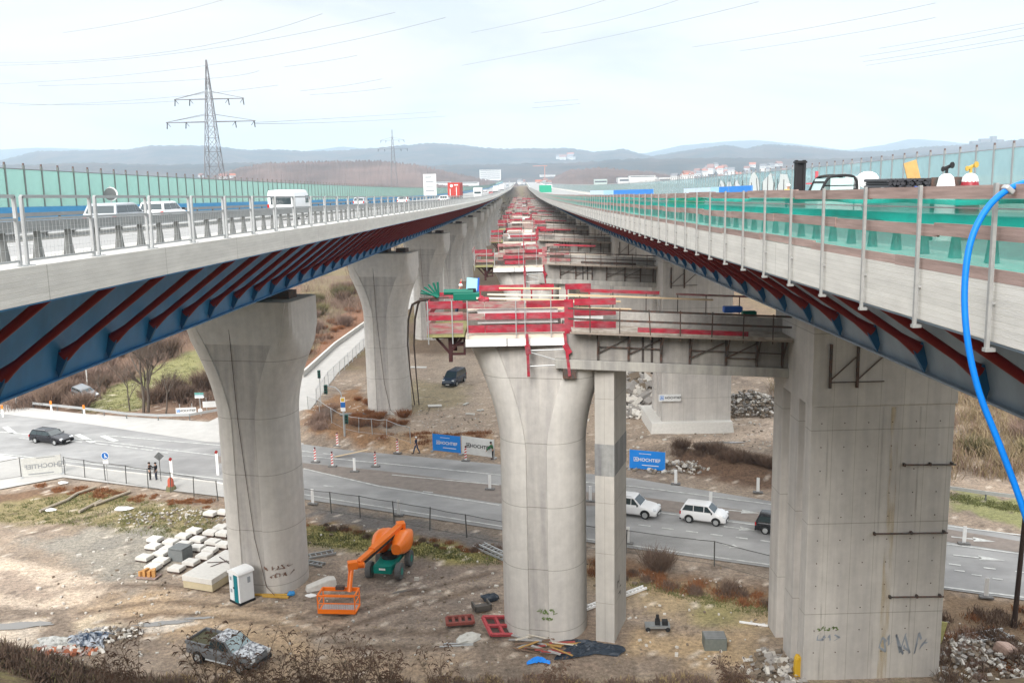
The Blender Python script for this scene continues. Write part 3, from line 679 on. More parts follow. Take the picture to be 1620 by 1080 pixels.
def stain(name, c, cx, hw, k):
    m = bpy.data.materials.new(name); m.use_nodes = True; t = m.node_tree; n = t.nodes.new; l = t.links.new; p = t.nodes['Principled BSDF']; p.inputs['Base Color'].default_value = (*c, 1); p.inputs['Roughness'].default_value = .9
    tc_ = n('ShaderNodeTexCoord'); mp_ = n('ShaderNodeMapping'); mp_.inputs['Scale'].default_value = (2.2, 1, .22); l(tc_.outputs['Object'], mp_.inputs[0]); q = n('ShaderNodeTexNoise'); q.inputs['Scale'].default_value = 1.6; q.inputs['Detail'].default_value = 6; l(mp_.outputs[0], q.inputs[0])
    r = n('ShaderNodeValToRGB'); r.color_ramp.elements[0].position = .42; r.color_ramp.elements[1].position = .68; l(q.outputs[0], r.inputs[0])
    m1 = n('ShaderNodeMath'); m1.operation = 'MULTIPLY'; l(r.outputs[0], m1.inputs[0]); m1.inputs[1].default_value = k
    tr = n('ShaderNodeBsdfTransparent'); mx_ = n('ShaderNodeMixShader'); l(m1.outputs[0], mx_.inputs[0]); l(tr.outputs[0], mx_.inputs[1]); l(p.outputs[0], mx_.inputs[2]); l(mx_.outputs[0], t.nodes['Material Output'].inputs[0]); return m
# ================================================================ MIDDLE ROW: tulip piers waiting for the second bridge, launching beams, slab piers
MY = [53.3, 104.0, 155.5] + [206 + 49.5 * k for k in range(9)]
def dzz(k): return dz(MY[k]) - dz(MY[0])
ZT = 17.95
SKM = -.14
M0 = pier('tulip_pier', 'x', 1.0, MY[0], ZT, SK, 'tulip piers of the middle row', zf=11.6, pw0=.62, pw1=2.4, half=2.55, clip=4.6, grow=2.0)
def each(proto, fn, n=len(MY)):
    for k in range(n):
        o = proto if k == 0 else copy_tree(proto)
        bx_, by_ = o.get('bx', 0), o.get('by', 0)
        o.location = (bx_, by_ + MY[k] - MY[0], (dzz(k) if o.get('lift') else 0))
        if not o.get('lift'): o.scale.z = (ZT + dzz(k)) / ZT
        o['label'] = fn(k)
    for o in [proto]: pass
def setb(o, lift): o['bx'] = float(o.location.x); o['by'] = float(o.location.y); o['lift'] = lift; return o
def clean():
    for o in bpy.data.objects:
        for k_ in ('bx', 'by', 'lift'):
            if k_ in o.keys(): del o[k_]
each(setb(M0, False), lambda k: ['middle tulip pier nearest the viewer with scattered scrap and green graffiti at its foot', 'middle tulip pier directly behind the nearest red formwork platform'][k] if k < 2 else 'middle tulip pier under the red platforms, %s from the viewer' % ORD[k])

# square column beside it
b = MB()
a_ = -.322
c0 = thing('square_column', 'x', 'column', (5.0, 52.45, 0), a_, 'slender square columns under the launching beams')
b = MB(); b.box((0, 0, 8.05), (1.15, 3.3, 16.9)); b.build('column_shaft', mat('column_concrete', (.48, .455, .415), .86, var=.1, scale=1.2, streak=.14, blotch=.1, bump=.12, joint=[(2, 3.1, .7, .035, .68), (0, 5, .01, .025, .7)]), c0, bevel=.04)
b = MB(); b.box((0, 0, 11.2), (1.156, 3.306, 1.9)); b.build('grey_band', mat('dark_column_concrete', (.29, .29, .28), .85, var=.2, scale=2, streak=.4), c0)
each(setb(c0, False), lambda k: ['slender square column with a dark band, right of the nearest middle pier', 'slender square column of the second beam, half hidden by the nearest launching beam'][k] if k < 2 else 'slender square column under the %s launching beam from the viewer' % ORD[k])

# slab pier
s0 = thing('slab_pier', 'x', 'bridge pier', (18.45, 49.6, 0), 0.03, 'broad slab piers under the right bridge')
b = MB()
prof = [(-3.75, -3.2), (3.75, -3.2), (3.75, 3.2), (-3.75, 3.2), (-3.75, 1.6), (-3.3, 1.6), (-3.3, .2), (-3.75, .2), (-3.75, -1.2), (-3.4, -1.2), (-3.4, -2.3), (-3.75, -2.3)]
b.prism(prof, -.5, 15.3); b.build('pier_wall', CONC_R, s0, bevel=.03)
b = MB(); b.box((.03, 0, 17.6), (7.62, 6.5, 4.6)); b.build('pier_head', CONC_R, s0, bevel=.03)
for x in (-2.9, -1.5):
    b = MB(); b.beam((x, -3.34, 18.6), (x, -3.34, 16.3), .12, .12, up=(0, 1, 0)); b.beam((x, -3.34, 16.7), (x + 1.3, -3.34, 17.9), .05, .05); b.beam((x, -3.34, 16.6), (x + 1.4, -3.34, 16.6), .05, .05); b.build('wall_bracket', DARKST, s0)
each(setb(s0, False), lambda k: ['broad grey slab pier nearest the viewer with wall pipes, yellow stain and graffiti', 'broad slab pier on a wide footing behind the road, small white sign on it'][k] if k < 2 else 'broad slab pier under the right bridge, %s from the viewer' % ORD[k])
for (x0, x1, z) in ((-.2, 3.7, 8.35), (.8, 3.7, 4.75), (1.2, 3.9, 12.1)):
    b = MB(); b.tube([(x0, -3.32, z), (x1, -3.32, z - .05)], .045, 6)
    for x in (x0, (x0 + x1) / 2, x1 - .2): b.box((x, -3.28, z), (.1, .2, .16))
    b.build('fixing_pipe', DARKST, s0)
b = MB()
for z in (.9, 2.6): pass
yl = stain('rust_stain', (.56, .42, .20), .62, .35, .42)
q = MB(); q.add([(.35, -3.208, .0), (.85, -3.208, .0), (.85, -3.208, 15.2), (.40, -3.208, 15.2)], [(0, 1, 2, 3)]); q.build('rust_streak', yl, s0)
q = MB()
for x in (-2.9, -.05, 1.9): q.add([(x, -3.206, .0), (x + .10, -3.206, .0), (x + .10, -3.206, 15.2), (x, -3.206, 15.2)], [(0, 1, 2, 3)])
HL = MB()
for x in (-3.2, -2.0, -.75, .5, 1.75, 3.0):
    for j in range(11): HL.tube([(x, -3.2, 1.6 + j * 1.28), (x, -3.215, 1.6 + j * 1.28)], .035, 6)
HL.build('tie_holes', DARKST, s0)
q.build('seam_streak', stain('damp_streak', (.24, .22, .19), .0, .2, .28), s0)
# footing under second one
f0 = thing('pier_footing', 'pale cut down concrete footing around the second slab pier behind the road', 'footing', (18.0, 100.5, 0), .03)
b = MB(); b.loft([[(-4.7, -4.4, -.3), (4.4, -4.4, -.3), (4.4, 4.4, -.3), (-4.7, 4.4, -.3)], [(-4.5, -4.2, 1.15), (4.2, -4.2, 1.15), (4.2, 4.2, 1.15), (-4.5, 4.2, 1.15)]]); b.build('footing_block', CONC_W, f0)

# graffiti on the nearest piers
GRF = mat('green_graffiti', (.14, .20, .07), .8); GRB = mat('grey_graffiti', (.30, .33, .37), .8); GRP = mat('brown_graffiti', (.20, .12, .09), .8)
def scribble(name, parent, cx, cz, w, h, n, m_, yfun, seed, r=.035):
    rn = random.Random(seed); b_ = MB()
    for i in range(n):
        x = cx + (i / n - .5) * w; pts = []
        for k in range(5):
            px_ = x + rn.uniform(-.5, .8) * w / n; pz = cz + rn.uniform(-.5, .5) * h
            pts.append((px_, yfun(px_), pz))
        for A, B_ in zip(pts[:-1], pts[1:]): b_.beam(A, B_, r * 2, .012, up=(0, 1, 0)) if False else b_.add([(A[0] - r, A[1], A[2] - r), (A[0] + r, A[1], A[2] + r), (B_[0] + r, B_[1], B_[2] + r), (B_[0] - r, B_[1], B_[2] - r)], [(0, 1, 2, 3)])
    return b_.build(name, m_, parent)
def ell(pw, w, d):
    def f_(x):
        if abs(x) < pw: return -d - .02
        s_ = min((abs(x) - pw) / (w - pw), .98); return -(d * math.cos(math.asin(s_)) ** .9) - .03
    return f_
scribble('graffiti', P0, 1.7, 1.9, 1.5, .35, 5, GRP, ell(.85, 2.6, 2.25), 3); scribble('graffiti', P0, 1.9, 1.35, 1.2, .35, 4, GRP, ell(.85, 2.6, 2.25), 4)
scribble('graffiti', M0, .6, 1.9, 1.2, .35, 5, GRF, ell(.62, 2.55, 2.25), 5); scribble('graffiti', M0, .6, 1.45, .6, .3, 3, GRF, ell(.62, 2.55, 2.25), 6)
scribble('graffiti', s0, -2.4, 3.0, 1.1, .3, 6, GRF, lambda x: -3.215, 7, .03); scribble('graffiti', s0, -2.3, 2.45, 1.2, .4, 4, GRB, lambda x: -3.215, 8)
scribble('graffiti', s0, 1.9, 2.0, 2.6, 1.3, 6, GRB, lambda x: -3.215, 12, .045)
scribble('graffiti', c0, 0, .1, .1, .1, 1, GRB, lambda x: 5, 1) if False else None
q = MB()
for (y, z, w, h) in ((-.9, 3.4, .5, .08), (-.9, 3.1, .08, .5), (-.5, 3.2, .08, .6), (-.3, 2.9, .4, .08), (-.6, 2.6, .5, .08), (-.2, 2.4, .1, .3)): q.add([(.59, y, z), (.59, y + w, z), (.59, y + w, z + h), (.59, y, z + h)], [(0, 1, 2, 3)])
q.build('graffiti', BLACK, c0)
# small white firm sign on second slab pier
HT = [0]
def logo(parent, loc, rot, s_, m_, m_back=None):
    q_ = MB(); t_ = s_ * .1
    for (x, z, w, h) in ((0, .45, 1, .1), (0, -.45, 1, .1), (-.45, 0, .1, 1), (.45, 0, .1, 1), (0, .05, .5, .1), (0, -.12, .5, .1)):
        q_.box((x * s_, 0, z * s_), (w * s_, .008, h * s_))
    q_.beam((-.28 * s_, 0, -.38 * s_), (0, 0, .36 * s_), .1 * s_, .008, up=(0, 1, 0)); q_.beam((.28 * s_, 0, -.38 * s_), (0, 0, .36 * s_), .1 * s_, .008, up=(0, 1, 0))
    o = q_.build('emblem', m_, parent); o.location = loc; o.rotation_euler = rot; return o
bx = thing('firm_sign', 'small white firm sign fixed to the second slab pier behind the road', 'sign', (15.55, 96.55, 3.9))
b = MB(); b.box((0, 0, 0), (2.4, .05, .75)); b.build('sign_board', WHITEB, bx)
text_obj('lettering', 'HOCHTIEF', .36, BLACK, bx, (.35, -.035, 0), (rad(90), 0, 0), bold=True); logo(bx, (-.85, -.035, 0), (0, 0, 0), .42, BLUEB)

# ---- launching beam with ledge, walkway, brackets
LBm = thing('launching_beam', 'x', 'concrete beam', (0, 0, 0), 0, 'concrete launching beams between the middle piers and slab piers')
def bf(x): return 50.55 - (x - 2.2) * .025         # front face line
def bz(x): return .1 - .055 * (x - 2.2)               # cross fall
def slantbox(b_, x0, x1, y_off0, y_off1, z0, z1, mi=0, n=1):
    xs_ = [x0 + (x1 - x0) * i / n for i in range(n + 1)]
    rings = [[(x, bf(x) + y_off0, z0 + bz(x)), (x, bf(x) + y_off1, z0 + bz(x)), (x, bf(x) + y_off1, z1 + bz(x)), (x, bf(x) + y_off0, z1 + bz(x))] for x in xs_]
    return b_.loft(rings, mi=mi)
b = MB(); slantbox(b, 2.3, 14.68, 0, 4.2, 17.15, 18.75); b.build('beam_web', CONC_D, LBm, bevel=.03)
b = MB(); slantbox(b, 1.7, 14.68, -.22, 4.4, 16.62, 17.15); b.build('beam_ledge', mat('ledge_concrete', (.40, .385, .35), .86, var=.12, scale=1.5, streak=.3, bump=.12), LBm, bevel=.03)
b = MB()
for x in (6.6, 7.1): b.beam((x, bf(x) - .04, 18.8 + bz(x)), (x, bf(x) - .04, 16.5 + bz(x)), .12, .05, up=(0, 1, 0))
b.build('water_stain', mat('black_stain', (.06, .05, .045), .9, var=.4, scale=3), LBm)
each(setb(LBm, True), lambda k: 'grey concrete launching beam, %s from the viewer' % ORD[k] if k else 'nearest grey concrete launching beam with black water stains and a walkway along its top')

WK = thing('scaffold_walkway', 'x', 'walkway', (0, 0, 0), 0, 'scaffold walkways along the launching beams')
b = MB(); slantbox(b, 2.6, 14.6, -1.0, 4.8, 18.86, 18.98); b.build('walk_floor', mat('weathered_plywood', (.30, .26, .22), .85, var=.3, scale=1.5, col2=(.42, .38, .33), rnd=.1), WK)
b = MB(); slantbox(b, 2.5, 14.6, -1.03, -.93, 18.76, 18.85); b.build('edge_joist', mat('edge_joist_wood', (.30, .25, .21), .8, var=.3), WK)
def wbr(x):
    b_ = MB(); y = bf(x); z = bz(x)
    b_.beam((x, y - .09, 18.84 + z), (x, y - .09, 17.1 + z), .12, .12, up=(0, 1, 0)); b_.beam((x, y - .1, 18.80 + z), (x, y - 1.0, 18.80 + z), .10, .10)
    b_.beam((x, y - .95, 18.75 + z), (x, y - .1, 17.5 + z), .07, .07); return b_
for x in (4.1, 5.8, 7.6, 9.2, 11.2, 12.9, 14.3): wbr(x).build('wall_bracket', DARKST, WK)
for (xa, xb, za, zb) in ((4.1, 5.8, 17.6, 18.5), (5.8, 7.6, 17.6, 18.5), (9.2, 11.2, 17.5, 18.5), (11.2, 12.9, 17.6, 17.6), (11.2, 12.9, 17.6, 18.5), (4.1, 7.6, 17.95, 17.95), (9.2, 14.3, 17.95, 17.95)):
    b = MB(); b.beam((xa, bf(xa) - .14, za + bz(xa)), (xb, bf(xb) - .14, zb + bz(xb)), .06, .05); b.build('tie_bar', DARKST, WK)
for x in (3.6, 5.2, 6.9, 8.5, 10.2, 11.9, 13.5):
    b = MB(); lean = random.uniform(-.12, .06); b.beam((x, bf(x) - .98, 18.6 + bz(x)), (x + lean, bf(x) - 1.0, 20.25 + bz(x)), .055, .07, up=(0, 1, 0)); b.build('rail_post', DARKST, WK)
for z_ in (19.58, 20.15):
    b = MB(); b.beam((2.4, bf(2.4) - 1.0, z_ + bz(2.4)), (14.5, bf(14.5) - 1.0, z_ + bz(14.5)), .05, .11); b.build('hand_rail', DARKST, WK)
b = MB(); b.beam((6.2, bf(6.2) - .9, 19.1 + bz(6.2)), (12.2, bf(12.2) - .9, 19.1 + bz(12.2)), .05, .26); b.build('toe_board', REDF, WK)
for z_ in (20.05,):
    b = MB(); b.beam((3.4, bf(3.4) + 4.7, z_ + .5), (8.2, bf(8.2) + 4.7, z_ + .5 + bz(8.2)), .05, .2); b.build('rear_rail', REDF, WK)
    b = MB(); b.beam((9.2, bf(9.2) + 4.7, 20.5 + bz(9)), (14.4, bf(14) + 4.7, 20.5 + bz(14)), .05, .12); b.build('rear_rail', REDW, WK)
for x in (3.4, 5.4, 7.4, 9.3, 11, 13):
    b = MB(); b.beam((x, bf(x) + 4.7, 18.9 + bz(x)), (x, bf(x) + 4.7, 20.5 + bz(x)), .05, .06, up=(0, 1, 0)); b.build('rear_post', DARKST, WK)
b = MB(); slantbox(b, 3.2, 14.6, 1.2, 1.45, 18.98, 19.75); b.build('upstand_wall', mat('upstand_concrete', (.42, .40, .37), .85, var=.2, streak=.2), WK)
each(setb(WK, True), lambda k: 'dark scaffold walkway with railing along the %s launching beam from the viewer' % ORD[k] if k else 'dark scaffold walkway with leaning railing posts and red toe board along the nearest launching beam')

# ---- red formwork platform over the middle pier
FP = thing('formwork_platform', 'x', 'formwork', (0, 0, 0), 0, 'red formwork platforms on the middle piers')
FY = 50.6
def fb(y0, x0, x1, z0, z1, m_, nm, d=.06):
    b_ = MB(); b_.box(((x0 + x1) / 2, y0, (z0 + z1) / 2), (x1 - x0, d, z1 - z0)); return b_.build(nm, m_, FP)
b = MB(); b.box((-.5, 53.2, 18.35), (5.6, 4.9, .16)); b.build('platform_floor', WOODP, FP)
b = MB(); b.box((-.55, 53.6, 18.9), (5.3, 3.6, .9)); b.build('concrete_head', CONC_D, FP)
for (z0, z1, m_) in ((18.55, 18.88, REDF), (19.13, 19.40, REDF), (19.62, 19.92, REDF)):
    for (x0, x1) in ((-3.2, -2.2), (-2.17, .1), (.13, 2.55)):
        fb(FY, x0, x1, z0, z1, REDW if (x0 < -3 and z0 > 19) or (x0 > -3 and x0 < -2 and z0 > 19.5) else REDF, 'formwork_board')
fb(FY + .3, -2.6, 1.9, 18.92, 19.55, WHITEB, 'pale_infill_board'); fb(FY - .02, 2.25, 2.75, 18.45, 19.95, REDF, 'corner_waler', .12)
for (z0, z1) in ((18.68, 19.0), (19.25, 19.5), (19.7, 19.98)): fb(50.45, 2.8, 5.1, z0, z1, REDF, 'formwork_board')
fb(50.5, 2.8, 4.4, 19.02, 19.26, WHITEB, 'pale_infill_board')
for x in (-3.15, -.45, .05, 1.5):
    b = MB(); b.beam((x, FY - .08, 18.3), (x, FY - .08, 19.98), .05, .05, up=(0, 1, 0)); b.build('guard_post', GALV, FP)
for (x0, x1, y_) in ((-3.3, -1.0, FY + .1), (-.95, 2.5, FY + .1)):
    b = MB(); b.box(((x0 + x1) / 2, y_, 18.10), (x1 - x0, .25, .32)); b.build('steel_joist', WHITE, FP)
b = MB(); b.box((-.4, 52.9, 17.98), (6.0, 4.3, .22)); b.build('packing_layer', DARKST, FP)
for x, x2 in ((.15, .2), (2.25, 2.5)):
    b = MB(); b.beam((x, FY - .25, 18.5), (x2, FY - .25, 16.6), .16, .16, up=(0, 1, 0)); b.beam((x, FY - .25, 18.0), (x2 + .02, FY - .25, 17.6), .3, .22, up=(0, 1, 0)); b.beam((x2, FY - .25, 17.1), (x2, FY + .4, 17.1), .1, .1); b.build('red_waler_strut', REDF, FP)
for (za, zb) in ((17.75, 17.78), (17.7, 17.15), (17.05, 17.1)):
    b = MB(); b.tube([(.2, FY - .2, za), (2.4, FY - .2, zb)], .03, 6); b.build('tie_rod', GALV, FP)
b = MB(); b.box((2.5, FY + .1, 16.75), (.75, .7, .55)); b.build('jack_box', DARKST, FP)
for (x0, x1, z_) in ((-2.8, 0.0, 19.95), (.4, 1.9, 19.95), (2.6, 4.2, 19.95)):
    b = MB(); b.beam((x0, 56.9, z_), (x1, 56.9, z_), .06, .28); b.beam((x0 + .1, 56.9, 18.8), (x0 + .1, 56.9, z_), .1, .1, up=(0, 1, 0)); b.beam((x1 - .1, 56.9, 18.8), (x1 - .1, 56.9, z_), .1, .1, up=(0, 1, 0)); b.build('rear_formwork', REDF, FP)
def stretch(o_):
    for c_ in KIDS[o_.name]: c_.scale.z = 1.28; c_.location.z = 18.81 - 18.55 * 1.28
stretch(FP)
each(setb(FP, True), lambda k: 'red and white formwork platform on the %s middle pier' % ORD[k])
# ---- side box platform with triangular bracket
SB = thing('bracket_platform', 'x', 'platform', (0, 0, 0), 0, 'faded red bracket platforms left of the middle piers')
def sb(x0, x1, z0, z1, m_, nm, y=FY - .1, d=.05): b_ = MB(); b_.box(((x0 + x1) / 2, y, (z0 + z1) / 2), (x1 - x0, d, z1 - z0)); return b_.build(nm, m_, SB)
for z0, z1, m_ in ((18.55, 18.78, REDW), (18.80, 19.02, REDW), (19.15, 19.36, REDF), (19.38, 19.5, REDW), (19.66, 19.98, REDF)): sb(-5.35, -3.4, z0, z1, m_, 'side_board')
for z0, z1, m_ in ((18.55, 18.9, REDW), (19.1, 19.4, REDF), (19.6, 19.9, REDF)):
    b = MB(); b.box((-5.4, 53.0, (z0 + z1) / 2), (.05, 5.0, z1 - z0)); b.build('side_board', m_, SB)
    b = MB(); b.box((-4.4, 55.6, (z0 + z1) / 2), (2.0, .05, z1 - z0)); b.build('rear_board', m_, SB)
b = MB(); b.box((-4.4, 53.1, 18.45), (2.1, 5.2, .12)); b.build('platform_floor', mat('mossy_plywood', (.33, .31, .14), .9, var=.3), SB)
for x in (-5.35, -4.0): b = MB(); b.beam((x, FY - .16, 18.1), (x, FY - .16, 20.0), .06, .06, up=(0, 1, 0)); b.build('guard_post', GALV, SB)
for y in (51.2, 54.8):
    b = MB(); b.beam((-5.2, y, 18.34), (-3.35, y, 18.34), .14, .14); b.beam((-5.0, y, 18.3), (-4.25, y, 17.6), .12, .12); b.beam((-4.25, y, 17.6), (-3.5, y, 18.3), .14, .14); b.beam((-4.2, y, 18.3), (-4.2, y, 17.2), .22, .2, up=(0, 1, 0)); b.beam((-4.2, y, 17.55), (-3.35, y, 17.55), .1, .1); b.beam((-4.2, y, 17.95), (-3.35, y, 17.95), .08, .08); b.beam((-3.4, y, 17.5), (-3.4, y, 18.3), .12, .12, up=(0, 1, 0))
    b.build('triangular_bracket', mat('bracket_maroon', (.06, .02, .02), .6), SB)
stretch(SB)
each(setb(SB, True), lambda k: 'faded red boarded side platform on a dark bracket beside the %s middle pier' % ORD[k])
def weather(base, k0=1, seed=5):
    rn_ = random.Random(seed); cache = {}
    for o_ in [q for q in bpy.data.objects if q.name.split('.')[0] == base and q.parent is None and q.location.y > MY[k0] - MY[0] - 1]:
        for c_ in list(KIDS.get(o_.name, [])):
            nm_ = c_.name.split('.')[0]
            if nm_ in ('formwork_board', 'side_board', 'rear_formwork', 'corner_waler', 'toe_board', 'rear_rail', 'rear_board', 'pale_infill_board'):
                r_ = rn_.random()
                if r_ < (.10 if o_.location.y < 60 else .42) and nm_ != 'corner_waler': KIDS[o_.name].remove(c_); bpy.data.objects.remove(c_); continue
                if r_ < .70:
                    mt = REDW if r_ < .38 else (WOODG if r_ < .62 else DARKST); key = (c_.data.name, mt.name)
                    if key not in cache: m_ = c_.data.copy(); m_.materials.clear(); m_.materials.append(mt); cache[key] = m_
                    c_.data = cache[key]
                c_.location.z += rn_.uniform(-.12, .12); c_.location.x += rn_.uniform(-.2, .2)
for q in ('formwork_platform', 'bracket_platform', 'scaffold_walkway'): weather(q)
# ---- loose timber and tools on the nearest platform
def loose(name, label, cat, p0, p1, w, h, m_, group=None):
    b_ = MB(); c_ = (Vector(p0) + Vector(p1)) / 2; b_.beam(Vector(p0) - c_, Vector(p1) - c_, w, h); o = b_.build(name, m_, loc=c_); tag(o, label, cat, group); return o
PZ = .95
PL = [(-3.2, 51.5, 2.2, 51.4, 'long pale plank at the front edge of the nearest red platform'), (-3.0, 52.3, 6.2, 52.6, 'longest yellow plank lying across the nearest platform and beam'), (-2.8, 53.2, 3.6, 53.3, 'pale plank behind the longest one on the nearest platform'),
      (-2.6, 54.2, 5.8, 54.6, 'yellow plank in the middle of the nearest platform pile'), (-2.2, 55.3, 8.3, 55.5, 'far reaching plank near the back of the nearest platform pile'), (2.6, 53.6, 11.0, 53.0, 'long brown tinted plank lying along the nearest launching beam'), (-2.7, 51.95, -.2, 52.0, 'short pink plank near the front left of the nearest platform'), (-1.5, 55.9, 2.3, 56.0, 'wide pale plank at the back of the nearest platform')]
for i, (x0, y0, x1, y1, lb) in enumerate(PL):
    loose('timber_plank', lb, 'plank', (x0, y0, 20.0 + .1 * i), (x1, y1, 19.9 + .1 * i - (.3 if x1 > 5 else 0)), .30, .07, WOODP if i % 2 == 0 else WOODY, 'planks lying on the nearest platform')
for k in range(1, 5):
    for j, (x0, y0, x1, y1) in enumerate([(-2.6, 52.3, 7.0, 52.6), (-2.2, 54.2, 9.5, 53.9)]):
        dy = MY[k] - MY[0]; dzk = dzz(k)
        loose('timber_plank', '%s long pale plank lying across the %s platform from the viewer' % (['front', 'rear'][j], ORD[k]), 'plank', (x0, y0 + dy, 20.2 + dzk), (x1, y1 + dy, 19.7 + dzk + bz(x1)), .3, .07, WOODP, 'planks lying on the farther platforms')
gp = thing('green_formwork_props', 'bundle of fanned green steel props sticking out left of the nearest platform', 'props', (-4.9, 52.2, 20.65))
GRN = mat('green_steel_prop', (.0, .13, .085), .5)
for i, a in enumerate((150, 135, 120, 105, 92, 165)):
    b = MB(); b.tube([(0, i * .1, 0), (math.cos(rad(a)) * 1.1, i * .1, math.sin(rad(a)) * .85)], .06, 6); b.build('prop', GRN, gp)
b = MB(); b.tube([(-1.1, .1, -.05), (.6, .1, -.02)], .05, 6); b.build('prop', DARKST, gp)
gp = thing('green_machine', 'dark green hydraulic power pack lying among props on the nearest side platform', 'machine', (-3.3, 52.6, 20.45))
b = MB(); b.box((0, 0, .2), (1.5, .7, .42)); b.build('housing', GRN, gp, bevel=.04); b = MB(); b.tube([(-1.3, 0, .45), (.4, 0, .45)], .17, 10); b.build('cylinder', GRN, gp); b = MB(); b.box((.3, .1, .5), (.5, .4, .25)); b.build('motor', BLACK, gp, bevel=.03)
bd = thing('info_board', 'tilted light blue and white board standing on the nearest side platform', 'board', (-2.95, 53.0, 20.7), .4)
b = MB(); b.box((0, 0, .45), (.75, .04, 1.0), rot=(-.2, .15, 0)); b.build('panel', mat('light_blue_board', (.35, .68, .85), .5), bd); b = MB(); b.box((.33, -.04, .45), (.1, .03, 1.0), rot=(-.2, .15, 0)); b.build('edge_strip', mat('deep_blue', (.02, .10, .45), .5), bd)
b = MB(); b.sphere((0, 0, 0), .22, 8, 5, jit=.25); b.sphere((.25, .05, -.05), .18, 8, 5, jit=.3); o = b.build('cloth_bundle', REDF, loc=(-2.35, 51.3, 20.6)); tag(o, 'red and blue bundle of cloth at the corner of the nearest red platform', 'bundle')
b = MB(); b.box((0, 0, 0), (.8, .5, .5)); o = b.build('tool_box', GRN, loc=(13.2, 53.4, 19.1), bevel=.04); tag(o, 'green tool box at the right end of the nearest launching beam', 'tool box')
b = MB(); b.box((0, 0, 0), (1.1, .6, .35)); o = b.build('plastic_crate', mat('crate_blue', (.03, .13, .5), .5), loc=(12.6, 55.0, 19.25), bevel=.04); tag(o, 'blue plastic crate at the right end of the nearest launching beam', 'crate')
b = MB(); b.box((0, 0, 0), (.3, .3, .3)); o = b.build('work_bucket', WHITE, loc=(8.4, 51.8, 19.05), bevel=.04); tag(o, 'small white bucket on the nearest launching beam', 'bucket')
# hanging hoses left of the nearest platform
for i, (dx, lb) in enumerate(((0, 'left dark hose hanging down from the nearest side platform beside the pale pier'), (.35, 'right dark hose hanging down from the nearest side platform beside the pale pier'))):
    b = MB(); pts = [(-4.9, 52.3, 20.5), (-6.0, 52.6, 20.45), *[(V_[0] + dx * (1 + j * .25), V_[1], V_[2]) for j, V_ in enumerate([AY(652, 482, 55), AY(646, 505, 60), AY(645, 545, 75), AY(649, 590, 93)])], (*G(656 + i * 7, 641), .1)]
    b.tube(pts, .07, 6); o = b.build('hanging_hose', DARKST, smooth=True); tag(o, lb, 'hose', 'dark hoses hanging from the side platforms')
clean()
